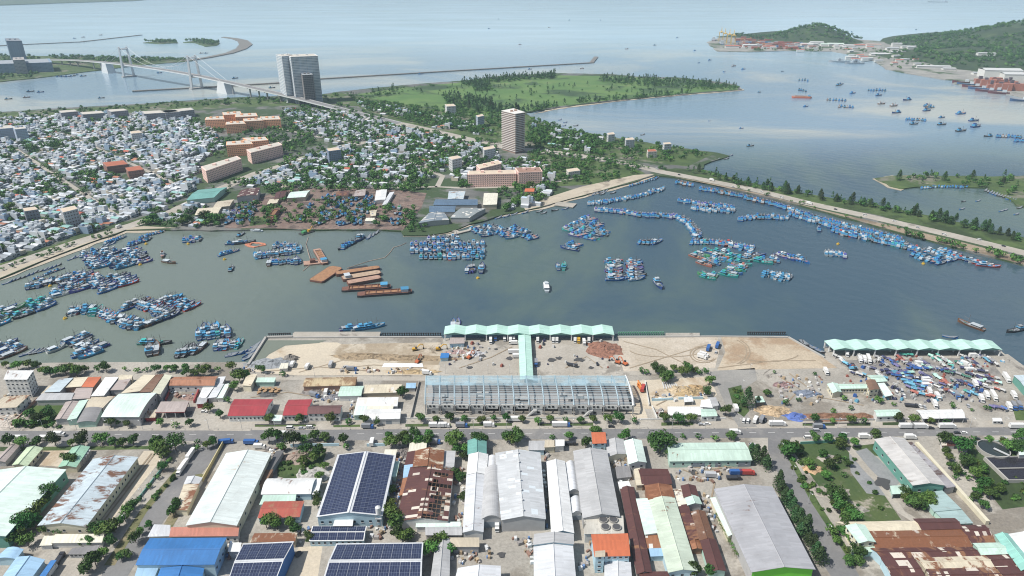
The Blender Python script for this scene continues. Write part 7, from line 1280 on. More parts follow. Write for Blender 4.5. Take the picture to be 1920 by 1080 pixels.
 # ================================================================ trees
def crown_mesh(name,blobs,n,size,mat,seed,flat=.75,droop=0):
 r=random.Random(seed);mb=MB()
 for _ in range(n):
  b=r.choice(blobs);th,ph=r.uniform(0,2*math.pi),math.acos(r.uniform(-.75,1));q=r.uniform(.55,1.05)
  d=Vector((math.sin(ph)*math.cos(th),math.sin(ph)*math.sin(th),math.cos(ph)*flat));p=Vector(b[:3])+d*b[3]*q
  nrm=(d+Vector((r.gauss(0,.45),r.gauss(0,.45),r.gauss(.25,.45)))).normalized();u=nrm.orthogonal().normalized();w=nrm.cross(u);a=r.uniform(0,6.28);u,w=u*math.cos(a)+w*math.sin(a),w*math.cos(a)-u*math.sin(a);s=size*r.uniform(.6,1.3)
  mb.face([p+u*s,p+w*s*.6-u*s*.2,p-u*s,p-w*s*.6+u*s*.2])
 return mb
LEAF=[leafmat('leaf_deep',(.02,.058,.012),(.05,.118,.024)),leafmat('leaf_mid',(.035,.085,.018),(.075,.15,.032)),leafmat('leaf_bright',(.055,.12,.022),(.11,.19,.04)),leafmat('leaf_casuarina',(.022,.056,.02),(.05,.10,.032))]
BARK=plain('bark',(.16,.12,.09),.9,.3,1)
def tree_proto(name,seed,h,cr,li,kind='round',n=520):
 r=random.Random(seed);t=bpy.data.objects.new(name,None);COL.objects.link(t);bl=[]
 mb=MB();th=h*.42
 if kind=='round':
  for i in range(r.randint(7,10)):a=r.uniform(0,6.28);q=cr*r.uniform(.25,.68);bl.append((q*math.cos(a),q*math.sin(a),h*r.uniform(.48,.78),cr*r.uniform(.34,.56)))
  bl.append((0,0,h*.78,cr*.5));mb.beam((0,0,0),(0,0,th),.28,0,.2,6)
  for b in bl[:5]:mb.beam((0,0,th*.9),(b[0]*.7,b[1]*.7,b[2]),.14,0,.05,4)
  c=crown_mesh('crown',bl,n,.62,LEAF[li],seed)
 elif kind=='cone':
  for i in range(11):f=i/10;a=r.uniform(0,6.28);bl.append((math.cos(a)*cr*.3*(1-f),math.sin(a)*cr*.3*(1-f),h*(.22+.72*f),cr*(.66*(1-f)**.7+.16)))
  mb.beam((0,0,0),(0,0,h*.9),.3,0,.05,6);c=crown_mesh('crown',bl,n,.55,LEAF[3],seed,.9)
 elif kind=='palm':
  mb.beam((0,0,0),(.3,0,h*.8),.22,0,.15,6);c=MB()
  for i in range(13):
   a=i*6.283/13+r.uniform(-.2,.2);p=Vector((.3,0,h*.8));d=Vector((math.cos(a),math.sin(a),.55));s=Vector((-math.sin(a),math.cos(a),0))*.38
   for k in range(4):q=p+d*cr*.28;d=d+Vector((0,0,-.42));ww=(1-k*.22);c.face([p-s*ww,q-s*(ww-.22),q+s*(ww-.22),p+s*ww]);p=q
 else:
  for i in range(6):a=r.uniform(0,6.28);q=cr*.5*r.random();bl.append((q*math.cos(a),q*math.sin(a),h*.4,cr*.5))
  mb.beam((0,0,0),(0,0,h*.4),.12);c=crown_mesh('crown',bl,n,.5,LEAF[li],seed,.7)
 mb.build('trunk',BARK,t);c.build('crown',LEAF[3]if kind=='cone' else LEAF[li],t);return t
TP=[tree_proto('tree',31+i,(8.8,10,8,9.4,11,8.4)[i],(4.7,5.6,4.5,5.1,6,4.3)[i],(0,1,1,2,0,2)[i],n=(800,980,720,860,1100,700)[i])for i in range(6)]
TC=[tree_proto('casuarina',51+i,12+i*1.8,4.6+i*.5,3,'cone',1000)for i in range(3)]
TPALM=[tree_proto('palm',61,8,3.6,1,'palm')]
TB=[tree_proto('shrub',71+i,2.6,2.1,(1,2,0)[i],'bush',150)for i in range(3)]
tr=random.Random(77)
def T(px,py,s=1,k=0):p=W(px,py);TREES.append((p.x,p.y,s,k))
def scat(polyg,n,s0,s1,k=0,mix=0):
 xs=[p[0]for p in polyg];ys=[p[1]for p in polyg];w=[W(*p)for p in polyg];ww=[(p.x,p.y)for p in w];a=min(p.x for p in w),max(p.x for p in w),min(p.y for p in w),max(p.y for p in w);c=0;g=0
 while c<n and g<n*60:
  g+=1;x,y=tr.uniform(a[0],a[1]),tr.uniform(a[2],a[3])
  if inside((x,y),ww)and(ys[0]>620 or clear(Vector((x,y,0)),1.5)):TREES.append((x,y,tr.uniform(s0,s1),k if tr.random()>=mix else 1));c+=1
for x,y in((209,800),(240,801),(225,797),(302,799),(330,802),(357,799),(392,773),(414,784),(427,757),(563,793),(505,791),(620,793),(653,795),(684,795),(708,796),(789,792),(819,791),(844,791),(871,791),(902,793),(925,790),(949,791),(979,793),(1009,795),(1032,792),(1060,793),(1088,793),(1112,793),(1140,794),(1160,793),(1189,794),(1245,794),(1270,795),(1295,792),(1360,779),(1527,793),(1560,793),(1595,793),(1619,795),(1682,791),(1711,794),(1770,793),(1743,794)):T(x,y,tr.uniform(.62,.86),0)
for x,y,s in((20,838,1.1),(45,838,1),(70,836,.9),(105,836,.9),(137,838,.8),(159,837,.95),(192,833,1),(215,836,.8),(230,837,.8),(251,834,1),(295,840,1.1),(312,856,1.3),(330,845,1.3),(300,850,1.1),(370,832,.55),(400,838,.9),(505,829,.95),(521,827,.95),(551,838,1.1),(570,832,.9),(589,824,.95),(612,826,.95),(645,833,1),(530,846,.8),(650,842,.6),(730,826,.8),(735,838,1.1),(750,836,1.0),(759,822,.8),(765,837,1),(780,822,.8),(783,834,1),(800,835,.95),(807,822,.85),(851,838,1.35),(861,824,.8),(902,834,.95),(895,831,.8),(951,828,1.1),(970,830,1.1),(960,834,.9),(1035,824,.5),(1067,824,.85),(1098,840,1.0),(1122,818,.9),(1113,814,.8),(1170,827,.9),(1237,848,1.6),(1228,840,1.2),(1256,824,.5),(1280,823,.5),(1309,823,.55),(1340,826,.6),(1370,825,.85),(1475,856,1.5),(1490,850,1.2),(1468,848,1.2),(1525,827,.8),(1549,828,.9),(1579,828,.85),(1642,824,.9),(1575,842,1),(1600,838,.8),(1767,832,1),(1802,848,1.2),(1795,842,1),(1822,830,.6),(1853,830,.7),(1907,827,.95),(1892,848,1.1),(1905,852,1),(1880,838,.7)):T(x,y,s)
for x,y,s in((1415,866,1.0),(1428,872,1.0),(1408,850,.8),(1436,880,.9),(1399,765,1.1),(1420,758,.6)):T(x,y,s,1)
for x,y in((1458,916),(1464,928),(1472,938),(1478,950),(1485,960),(1491,972),(1497,984),(1503,996),(1509,1008),(1515,1022),(1522,1034),(1528,1046),(1534,1058),(1470,946),(1488,978),(1500,1006)):T(x,y,tr.uniform(.75,1.0),1)
for x,y,s in((12,690,.8),(35,694,.9),(55,690,1),(70,693,.9),(84,700,.8),(95,706,.9),(110,703,.9),(125,705,1),(145,706,1.1),(160,698,.8),(185,697,.7),(200,697,.85),(115,697,.7),(135,699,.9),(234,696,.5),(258,698,.6),(275,697,.6),(295,698,.75),(315,697,.75),(330,697,.8),(350,696,.75),(371,695,.65),(391,696,.75),(410,696,.65),(436,696,.95),(385,705,1),(350,705,.8),(365,706,.8),(450,716,1.35),(461,712,1.1),(440,732,.8),(312,733,.7),(490,700,.75),(531,706,.65),(755,746,1.1)):T(x,y,s)
for x,y,s in((1203,700,.6),(1212,702,.6),(1229,699,.8),(1245,717,1.2),(1252,712,1.1),(1238,705,.9),(1263,697,.8),(1280,704,1),(1288,700,.9),(1302,700,.8),(1310,702,.7),(1322,700,.7),(1330,722,.95),(1326,742,.8),(1437,742,.7),(1527,704,.4),(1451,700,.35),(1473,760,.6),(1497,753,.5),(1581,750,.6),(1646,756,.7),(1594,768,.5),(1675,761,.45),(1785,766,.6),(1850,770,.6),(1822,771,.35),(1562,776,.5)):T(x,y,s)
for x,y,s in((133,872,1.0),(60,980,1.2),(75,965,1.3),(50,1000,1.2),(85,948,1.2),(95,940,1),(68,990,1.1),(40,1010,1),(30,1022,.9),(55,1025,.9),(88,1000,.8),(112,1000,.8),(203,1004,1.1),(216,998,1.0),(190,1000,.9),(225,988,.75),(325,966,.85),(332,955,.8),(240,968,.75),(250,955,.65),(236,978,.55),(262,940,.45),(280,915,.45),(296,898,.5),(306,884,.6),(320,866,.5),(370,845,.6),(390,842,.8),(212,1022,.7),(265,1003,.6),(255,1018,.7),(240,1045,.8),(228,1050,.7),(280,990,.6),(180,1060,1),(195,1045,.9),(165,1075,1.1),(170,1022,.6),(155,1022,.6),(575,852,.9),(590,865,1),(600,858,1.1),(572,872,.8),(500,990,.9),(520,992,.8),(510,985,.9),(545,990,.9),(555,1000,.8),(580,1016,.7),(735,975,1.1),(728,960,1),(742,990,1.2),(722,945,.8),(735,925,.8),(745,1008,.9),(770,1010,.9),(758,1014,1),(815,1030,1),(805,1040,1.1),(825,1022,.9),(845,1035,.9),(857,850,.8),(872,848,.8),(870,862,.8),(852,895,.9),(866,905,.7),(868,938,.8),(1300,1078,.9),(1330,1080,.9),(610,880,.7),(600,900,.8),(595,935,.7),(596,950,.7)):T(x,y,s)
scat([(1600,92),(1720,95),(1760,128),(1680,130),(1640,110)],80,.8,1.5);scat([(1380,92),(1500,90),(1600,92),(1600,98),(1400,95)],50,.8,1.4);scat([(1553,1000),(1580,990),(1625,1080),(1600,1085)],10,.6,.9);scat([(1545,925),(1560,920),(1600,985),(1580,990)],9,.8,1.1);scat([(1690,930),(1745,925),(1755,955),(1700,960)],12,.6,.9)
scat([(1760,850),(1790,845),(1850,960),(1830,965)],14,.45,.8);scat([(1800,860),(1840,862),(1890,940),(1860,950),(1810,880)],14,.6,.9);scat([(1490,850),(1580,840),(1600,900),(1530,910)],12,.4,.8);scat([(40,775),(110,785),(110,802),(30,804)],12,.5,.9)
for i in range(13):t=i/12;T(1342+t*38,972+t*75,.45,2)
for x,y in((1250,860),(1252,852),(1790,838),(1800,842),(1815,868),(1825,880),(1832,890),(1845,905)):T(x,y,.8,2)
for q,n in(([(1366,728),(1390,724),(1404,770),(1380,772)],16),([(40,790),(118,790),(118,803),(30,803)],14),([(525,870),(600,860),(600,895),(530,898)],16),([(1490,850),(1600,850),(1660,960),(1550,960)],28),([(1810,850),(1900,850),(1960,930),(1880,940)],16),([(262,958),(335,882),(340,886),(275,960)],10),([(1470,850),(1480,850),(1600,1050),(1585,1050)],16)):scat(q,n,.6,1.4,3)
scat([(500,348),(690,340),(800,345),(800,362),(640,360),(500,366)],110,.8,1.25);scat([(724,384),(738,380),(735,415),(718,418)],12,.8,1.1);scat([(757,395),(778,392),(776,428),(752,430)],16,.8,1.1);scat([(440,385),(720,365),(720,425),(440,425)],120,.55,1.1);scat([(572,395),(592,393),(586,415),(568,418)],8,.7,1);scat([(490,395),(512,390),(508,402),(486,405)],6,.8,1);scat([(690,395),(702,392),(700,405),(690,408)],3,.9,1.1)
scat([(930,345),(1050,345),(1040,368),(940,395),(930,370)],46,.7,1.1);scat([(860,345),(1020,345),(1020,352),(860,352)],34,.7,1.0);scat([(990,275),(1180,305),(1205,324),(1100,345),(1040,345),(990,322)],170,.7,1.15);scat([(780,243),(935,268),(930,290),(880,275),(780,250)],60,.7,1.1);scat([(1000,284),(1250,316),(1250,321),(1000,290)],50,.5,.8);scat([(1040,330),(1150,325),(1200,325),(1100,350)],24,.6,1.0);scat([(780,300),(870,290),(870,330),(780,340)],45,.7,1.1);scat([(380,350),(500,320),(560,300),(640,280),(560,330),(430,365)],40,.6,.9)
scat([(240,428),(330,395),(420,390),(420,426),(330,428)],50,.6,1.0);scat([(0,505),(230,424),(240,430),(0,512)],30,.35,.6);scat([(770,425),(830,418),(830,434),(760,436)],8,.5,.8)
scat([(1290,318),(1400,342),(1540,369),(1640,384),(1760,408),(1920,445),(1920,456),(1760,419),(1640,393),(1500,368),(1380,348)],120,.5,1.0,0,.4);scat([(1330,345),(1420,363),(1500,385),(1600,412),(1700,441),(1700,432),(1500,378),(1400,356)],16,.4,.7);scat([(1700,436),(1920,490),(1920,497),(1800,467),(1700,442)],26,.7,1.0)
for x,y,s in((1430,356,1),(1445,358,.9),(1470,363,1.3),(1475,364,1),(1510,368,.8),(1540,376,.9),(1567,378,1),(1592,383,.9),(1712,404,.8),(1745,412,1),(1758,415,1.1),(1770,418,1.3),(1780,420,1.1),(1822,430,1),(1843,433,1),(1856,438,.8),(1872,440,.8),(1888,442,.9),(1345,337,.9),(1360,338,.9),(1375,341,.8),(1310,322,1),(1290,320,.8),(1300,326,.8)):T(x,y,s,1)
scat([(1668,335),(1720,330),(1860,333),(1990,328),(2050,360),(1905,378),(1870,352),(1780,347),(1700,349)],90,.6,1.2,0,.2)
scat([(640,178),(760,165),(760,176),(660,192)],50,.7,1.2,0,.3);scat([(860,157),(930,147),(1040,141),(1042,147),(930,155),(880,163)],300,.9,1.35,0,.5);scat([(886,160),(918,158),(920,170),(890,172)],110,.9,1.3,0,.4)
scat([(1120,147),(1200,147),(1270,150),(1380,162),(1384,168),(1330,169),(1260,165),(1180,160),(1130,155)],330,.8,1.25,0,.5);scat([(825,180),(880,182),(960,208),(1010,203),(1060,196),(1000,213),(930,220),(850,205)],240,.9,1.5,0,.5);scat([(1080,190),(1200,181),(1300,173),(1300,177),(1200,186),(1080,196)],90,.8,1.3,0,.5)
scat([(670,190),(850,205),(985,228),(900,255),(760,222)],360,.7,1.3);scat([(990,222),(1100,250),(1260,278),(1330,290),(1240,308),(1060,285),(985,268)],330,.7,1.2);scat([(0,214),(240,199),(430,187),(640,178),(640,190),(430,198),(200,210),(0,224)],200,.6,1.1);scat([(700,165),(900,160),(1200,160),(1260,172),(1050,192),(900,195)],120,.5,1.1,0,.4)
scat([(530,205),(640,195),(760,240),(880,270),(870,320),(700,345),(520,345)],560,.8,1.3);scat([(340,240),(440,245),(540,235),(600,260),(540,290),(440,290),(400,300)],190,.8,1.2);scat([(0,240),(330,218),(370,330),(240,405),(0,480)],430,.6,1.05)
scat([(90,106),(200,108),(300,110),(360,113),(260,119),(130,120)],260,1.0,1.7);scat([(0,104),(60,106),(100,118),(60,146),(0,152)],120,.9,1.5);scat([(270,78),(300,77),(331,78),(330,81),(300,81)],60,1.1,1.9);scat([(345,77),(368,77),(395,77),(411,80),(405,84),(386,85),(365,79)],110,1.1,2.0)
def forest(zat,ext,n,s0,s1,zmin=5):
 for _ in range(n):
  x,y=tr.uniform(ext[0],ext[1]),tr.uniform(ext[2],ext[3]);z=zat(x,y);px=PX(x,y,z)
  if z>zmin and px[0]<1990 and math.sin(x*.008)*math.sin(y*.009+1)<.62:TREES.append((x,y,tr.uniform(s0,s1),0,z-1))
forest(HILL1,(hB.x-700,hA.x+450,hB.y-500,hA.y+500),2600,1.2,2.2);forest(HILL2,(qB.x-500,qA.x+1000,qC.y-400,qA.y+900),5200,1.1,2.1)
TREES=[t if len(t)==5 else(*t,LAND-.05)for t in TREES]
bush=[t for t in TREES if t[3]==3];TREES=[t for t in TREES if t[3]!=3]
TREES.sort(key=lambda t:-ppm(t[0],t[1])*t[2])
index_kids();DT={0:['broad dark green tree','large mid green tree','small mid green tree','bright green tree','tall dark leafy tree','small bright green tree'],1:['feathery casuarina','tall feathery casuarina','very tall feathery casuarina'],2:['palm like plant with drooping fronds'],3:['low mid green shrub','low bright green shrub','low dark green shrub']}
PR={0:TP,1:TC,2:TPALM,3:TB};ut=set();cnt={0:0,1:0,2:0};LIM={0:295,1:80,2:40};rest=[]
def plant(t,i,grp,cat):
 x,y,s,k,z=t;p=PR[k][i];o=p if p.name not in ut else copy_tree(p);ut.add(p.name);o.location=(x,y,z);o.rotation_euler=(0,0,tr.uniform(0,6.28));o.scale=(s*tr.uniform(.9,1.1),s*tr.uniform(.9,1.1),s*tr.uniform(.85,1.15));tagged(o,DT[k][i],cat,grp)
for t in TREES:
 if cnt[t[3]]<LIM[t[3]]:cnt[t[3]]+=1;plant(t,tr.randrange(len(PR[t[3]])),{0:'broad leaved trees',1:'casuarina trees',2:'palm like plants'}[t[3]],'tree' if t[3]<2 else 'plant')
 else:rest.append(t)
for t in bush:plant(t,tr.randrange(3),'low shrubs on the open lots','shrub')
def woods(rest):
 """Everything farther off: each crown a spray of leaf clumps, joined into one mass."""
 rs=np.random.RandomState(4);V=[];M=[]
 protos=[]
 for kind in(0,1):
  for s in range(4):
   n=46;d=rs.normal(size=(n,3));d/=np.linalg.norm(d,axis=1)[:,None]
   if kind==0:c=d*np.array([4.3,4.3,2.9])*rs.uniform(.55,1.05,(n,1))+np.array([0,0,5.2])
   else:f=rs.uniform(0,1,n);c=d*np.array([1,1,.6])*(3.6*(1-f)+.5)[:,None]+np.stack([0*f,0*f,3+f*12],1)
   nr=d+rs.normal(size=(n,3))*.45;nr[:,2]+=.3;nr/=np.linalg.norm(nr,axis=1)[:,None];u=np.cross(nr,rs.normal(size=(n,3)));u/=np.linalg.norm(u,axis=1)[:,None];w=np.cross(nr,u);z=rs.uniform(.9,1.7,(n,1))
   protos.append(np.stack([c+u*z,c+w*z*.7-u*z*.2,c-u*z,c-w*z*.7+u*z*.2],1))
 for(x,y,s,k,z)in rest:
  P=protos[(4 if k==1 else 0)+rs.randint(4)];a=rs.uniform(0,6.28);R_=np.array([[math.cos(a),-math.sin(a),0],[math.sin(a),math.cos(a),0],[0,0,rs.uniform(.8,1.15)]])
  V.append((P.reshape(-1,3)*s)@R_.T+np.array([x,y,z]));M.append(np.full(len(P),(3 if k==1 else rs.choice([0,0,1,1,2]))))
 V=np.concatenate(V);M=np.concatenate(M);nf=len(M);me=bpy.data.meshes.new('woods');me.vertices.add(len(V));me.vertices.foreach_set('co',V.ravel().astype(np.float32));me.loops.add(nf*4);me.loops.foreach_set('vertex_index',np.arange(nf*4,dtype=np.int32));me.polygons.add(nf);me.polygons.foreach_set('loop_start',np.arange(0,nf*4,4,dtype=np.int32));me.polygons.foreach_set('material_index',M.astype(np.int32))
 for m in LEAF:me.materials.append(m)
 me.update(calc_edges=True);me.validate();o=bpy.data.objects.new('woods',me);COL.objects.link(o);structure(o,'stuff');o['label']='far trees of the town, the peninsula and the hills'
woods(rest)
# ================================================================ vehicles
WHEEL=plain('tyre',(.02,.02,.02),.9);VC=dict(white=(.70,.70,.69),silver=(.42,.43,.45),dark=(.04,.042,.05),blue=(.04,.12,.34),red=(.40,.06,.05),yellow=(.58,.36,.05),green=(.08,.28,.16),grey=(.24,.25,.27))
def VM(k):return plain('paint_'+k,VC[k],.3,.05,.4)
def wheels(t,xs,hw,r=.5):
 for x in xs:
  for s in(-1,1):mb=MB();mb.beam((x,s*hw-.13,r),(x,s*hw+.13,r),r,0,None,10);mb.build('wheel',WHEEL,t)
def truck(cab,box,L,hb=2.7):
 t=bpy.data.objects.new('box_truck',None);COL.objects.link(t);w=1.2;mb=MB();c0=L/2-2.1
 mb.hexa([(c0,-w,.6),(L/2,-w,.6),(L/2,w,.6),(c0,w,.6),(c0,-w,2.7),(L/2-.35,-w,2.7),(L/2-.35,w,2.7),(c0,w,2.7)]);c=mb.build('cab',VM(cab),t)
 mb=MB();mb.hexa([(L/2-.2,-w*.92,1.6),(L/2-.05,-w*.92,1.6),(L/2-.05,w*.92,1.6),(L/2-.2,w*.92,1.6),(L/2-.42,-w*.92,2.5),(L/2-.26,-w*.92,2.5),(L/2-.26,w*.92,2.5),(L/2-.42,w*.92,2.5)]);mb.build('windscreen',GLASS,c)
 mb=MB();mb.box(-L/2,-w*1.04,1.0,c0-.15,w*1.04,1.0+hb);mb.build('cargo_box',VM(box),t);mb=MB();mb.box(-L/2+.1,-.5,.65,L/2-.3,.5,1.0);mb.build('chassis',VM('dark'),t);wheels(t,(-L*.3,L*.34)if L<10 else(-L*.36,-L*.27,L*.36),1.05);return t
def car(col,L=4.4,H=1.55,van=False):
 t=bpy.data.objects.new('van' if van else 'car',None);COL.objects.link(t);w=.9 if not van else.95;mb=MB();mb.box(-L/2,-w,.35,L/2,w,.95 if not van else 1.2);mb.build('body',VM(col),t);mb=MB()
 a,b=(-L*.42,L*.12)if not van else(-L*.48,L*.34);z=.95 if not van else 1.2
 mb.hexa([(a,-w*.95,z),(b+.5,-w*.95,z),(b+.5,w*.95,z),(a,w*.95,z),(a+.25,-w*.82,H),(b,-w*.82,H),(b,w*.82,H),(a+.25,w*.82,H)]);g=mb.build('windows',GLASS,t);g.name='glazing';mb=MB();mb.box(a+.22,-w*.84,H-.02,b+.03,w*.84,H+.06);mb.build('roof',VM(col),t);wheels(t,(-L*.3,L*.3),w*.92,.33);return t
VP={'tw':(truck('white','white',8),'white box truck','truck'),'tl':(truck('white','white',12,2.9),'long white box truck','truck'),'tb':(truck('blue','white',13,2.9),'white semi truck with blue cab','truck'),'tg':(truck('blue','grey',8.5),'grey box truck with blue cab','truck'),'ty':(truck('yellow','yellow',8),'yellow box truck','truck'),'ts':(truck('white','silver',9),'silver tanker like truck','truck'),'td':(truck('dark','dark',9,1.3),'dark flatbed truck','truck'),'tr':(truck('red','red',10,2.6),'red container truck','truck'),'tu':(truck('blue','blue',10,2.6),'blue container truck','truck'),'cw':(car('white'),'white car','car'),'cd':(car('dark'),'dark car','car'),'cs':(car('silver'),'silver car','car'),'vw':(car('white',5.2,2.1,True),'white van','van'),'vs':(car('silver',5.2,2.1,True),'silver van','van')}
VD={'cw':'white car with dark glass','cd':'dark car with dark glass','cs':'silver grey car parked','vw':'white minibus van with dark windows','vs':'silver minibus van with dark windows','ty':'yellow box truck with yellow cab'}
index_kids();uv_=set()
def V(k,px,py,d=(1,0)):
 p,desc,cat=VP[k];o=p if k not in uv_ else copy_tree(p);uv_.add(k);q=W(px,py);e=W(px+d[0]*10,py+d[1]*10);o.location=(q.x,q.y,LAND+.1);o.rotation_euler=(0,0,math.atan2(e.y-q.y,e.x-q.x));tagged(o,VD.get(k,desc),cat,'parked and passing '+{'truck':'trucks','car':'cars','van':'vans'}[cat])
for k,x,y in(('vw',544,804),('cs',566,804),('vw',581,803),('tg',690,803),('tw',815,801),('tw',833,801),('tg',866,801),('tw',917,800),('tl',968,790),('tb',1052,800),('cd',1146,801),('tl',1457,798),('tg',1535,803),('tl',1701,803),('tl',1723,803),('cd',1745,804),('tl',1775,803),('tl',1907,803),('vw',1514,822),('tw',1620,822),('tw',1706,823),('cw',1807,813),('cd',1831,824),('cs',1882,823),('vs',1530,809),('td',1068,834),('tg',815,832),('tw',488,841),('cw',41,826),('tl',92,826),('tl',30,826),('cs',1315,797),('cw',1326,796)):V(k,x,y)
for k,x,y,d in(('tl',357,858,(-.7,1)),('tl',342,882,(-.7,1)),('vw',1394,791,(.2,-1)),('vw',1402,791,(.3,-1)),('tw',1416,790,(.5,-1)),('tg',1428,789,(.5,-1)),('tw',1379,768,(-.4,-1)),('cd',1434,790,(.5,-1)),('ts',1335,895,(1,.05)),('tu',1382,890,(1,0)),('tr',1400,890,(1,0)),('td',1375,899,(1,0)),('tw',698,832,(.2,-1)),('tu',425,832,(1,-.1)),('tu',472,833,(1,0)),('td',112,1052,(.7,-1)),('tw',98,1074,(.7,-1)),('tw',932,990,(0,1)),('cd',1103,742,(1,0)),('cs',1410,835,(1,0)),('cw',1385,833,(1,0)),('vw',1325,742,(1,0)),('tw',801,702,(1,.1)),('tg',660,695,(1,0)),('cs',648,689,(1,-.4)),('tw',549,686,(.5,-1)),('tw',577,690,(.6,-1)),('ts',621,686,(.4,-1)),('tg',590,744,(1,.3)),('tw',612,738,(.3,-1)),('cs',600,733,(1,.1)),('cw',320,737,(1,.2)),('cs',330,738,(.5,1)),('cw',383,773,(1,0)),('td',1170,743,(1,0)),('tr',1205,731,(.3,-1)),('tw',1316,672,(1,.3)),('tw',1320,668,(1,.3)),('cs',1342,662,(.3,-1)),('tu',1328,655,(.4,-1)),('tu',1345,650,(.4,-1))):V(k,x,y,d)
for k,x,y,d in(('tl',920,640,(0,1)),('tg',929,636,(0,1)),('tw',946,637,(0,1)),('tl',957,640,(0,1)),('tw',963,637,(0,1)),('tw',966,646,(1,0)),('tl',966,663,(1,0)),('tw',970,671,(1,0)),('tw',1008,640,(0,1)),('tw',1037,640,(0,1)),('tw',1044,640,(0,1)),('tw',1078,640,(0,1)),('ty',1085,641,(0,1)),('tw',1095,645,(.2,1)),('tw',1104,640,(0,1)),('cd',1019,646,(0,1)),('tg',1005,684,(0,1)),('td',1073,687,(1,.2)),('cd',1120,684,(.4,1)),('cd',905,640,(1,0))):V(k,x,y,d)
for k,x,y,d in(('tw',1612,678,(.4,1)),('tw',1620,677,(.4,1)),('tl',1628,677,(.4,1)),('tw',1587,666,(.3,1)),('tw',1724,685,(1,.1)),('tw',1825,670,(1,0)),('tw',1737,715,(1,0)),('tw',1739,720,(1,.1)),('tw',1737,726,(1,0)),('tw',1742,738,(.5,1)),('tw',1757,747,(.7,1)),('tw',1752,762,(.5,1)),('tw',1828,724,(.7,1)),('tw',1839,751,(.6,1)),('tw',1849,745,(.6,1)),('tl',1862,746,(.6,1)),('tw',1900,745,(.7,1)),('tl',1886,712,(.7,1)),('cs',1815,763,(.5,1)),('tw',1891,766,(.6,1)),('tg',1900,765,(.6,1)),('tg',1910,764,(.6,1)),('td',1708,763,(1,.1)),('cw',1725,763,(.6,1)),('cs',1733,765,(.6,1)),('vs',1690,735,(.3,1)),('vw',1680,738,(.3,1)),('cw',1722,741,(1,.2)),('cd',1678,728,(.4,1)),('cw',1695,744,(.4,1)),('tw',1820,697,(1,0)),('tw',1810,686,(1,.4)),('tg',1793,745,(.6,1)),('tw',1548,700,(.6,1)),('td',1600,690,(.6,1))):V(k,x,y,d)
vr=random.Random(12)
for q,n in(([(0,506),(240,425),(480,327),(620,277)],12),([(800,243),(900,265),(1100,294),(1300,333),(1500,377),(1700,421),(1900,469)],22),([(20,819),(1900,812)],9)):
 for x,y in along(q,n):V(vr.choice(['cw','cd','cs','vw','tw']),x+vr.uniform(-12,12),y+vr.uniform(-1.5,1.5),(1,.22 if x>700 and y<500 else-.4 if y<520 else 0))
for k in VP:
 if k not in uv_:
  for ch in list(VP[k][0].children_recursive):bpy.data.objects.remove(ch)
  bpy.data.objects.remove(VP[k][0])
  # ================================================================ market stalls
SC_=dict(blue=(.035,.10,.30),navy=(.045,.05,.11),teal=(.08,.34,.28),sky=(.12,.33,.46),white=(.46,.46,.45),grey=(.28,.28,.29),green=(.05,.16,.12),red=(.30,.10,.075),purple=(.13,.12,.24),mint=(.38,.60,.52))
SDESC=dict(blue='bright blue',navy='dark navy',teal='teal',sky='sky blue',white='white',grey='grey',green='dark green',red='orange red',purple='violet grey',mint='pale mint')
STP={}
def stall(col,v):
 key=(col,v)
 if key in STP:return copy_tree(STP[key])
 t=bpy.data.objects.new('market_stall',None);COL.objects.link(t);w,d=((4.6,3.6),(6,4),(3.6,3.6))[v];m=plain('tarp_'+col,SC_[col],.55,.18,.5,obvar=.2);mb=MB();r=random.Random(v*9+len(col));n=4;Zs=[[2.4+(.5 if j==n//2 else 0)+r.uniform(-.15,.15)for i in range(n+1)]for j in range(n+1)]
 for j in range(n):
  for i in range(n):q=[(-w/2+w*a/n,-d/2+d*b/n,Zs[b][a])for a,b in((i,j),(i+1,j),(i+1,j+1),(i,j+1))];mb.face(q);mb.face([(p[0],p[1],p[2]-.08)for p in q][::-1])
 mb.build('tarpaulin',m,t)
 for sx in(-1,1):
  for sy in(-1,1):mb=MB();mb.box(sx*w*.46-.06,sy*d*.46-.06,0,sx*w*.46+.06,sy*d*.46+.06,2.4);mb.build('pole',STEEL,t)
 mb=MB();mb.box(-w*.4,-d*.35,0,w*.4,-d*.05,.85);mb.build('table',plain('stall_table',(.3,.28,.26),.8),t);mb=MB();mb.box(-w*.35,d*.05,0,w*.3,d*.3,1.1);mb.build('goods',plain('stall_goods',(.34,.26,.22),.9,.5,2),t);STP[key]=t;return t
st_r=random.Random(19);index_kids()
CR_={}
def crate(x,y,col,grp='crates and baskets by the market'):
 if col not in CR_:mb=MB();mb.box(-.9,-.7,0,.9,.7,1.1);mb.box(-.7,-.5,1.1,.6,.5,1.7);CR_[col]=mb.build('crate_pile',plain('crate_'+col,SC_[col],.6,.3,.8));o=CR_[col]
 else:o=CR_[col].copy();COL.objects.link(o)
 p=W(x,y);o.location=p;o.rotation_euler=(0,0,st_r.uniform(0,3));s=st_r.uniform(.7,1.5);o.scale=(s,s,s);tagged(o,f'{SDESC[col]} pile of fish crates on the {"apron" if "apron" in grp else "market ground"}','crates',grp,'=')
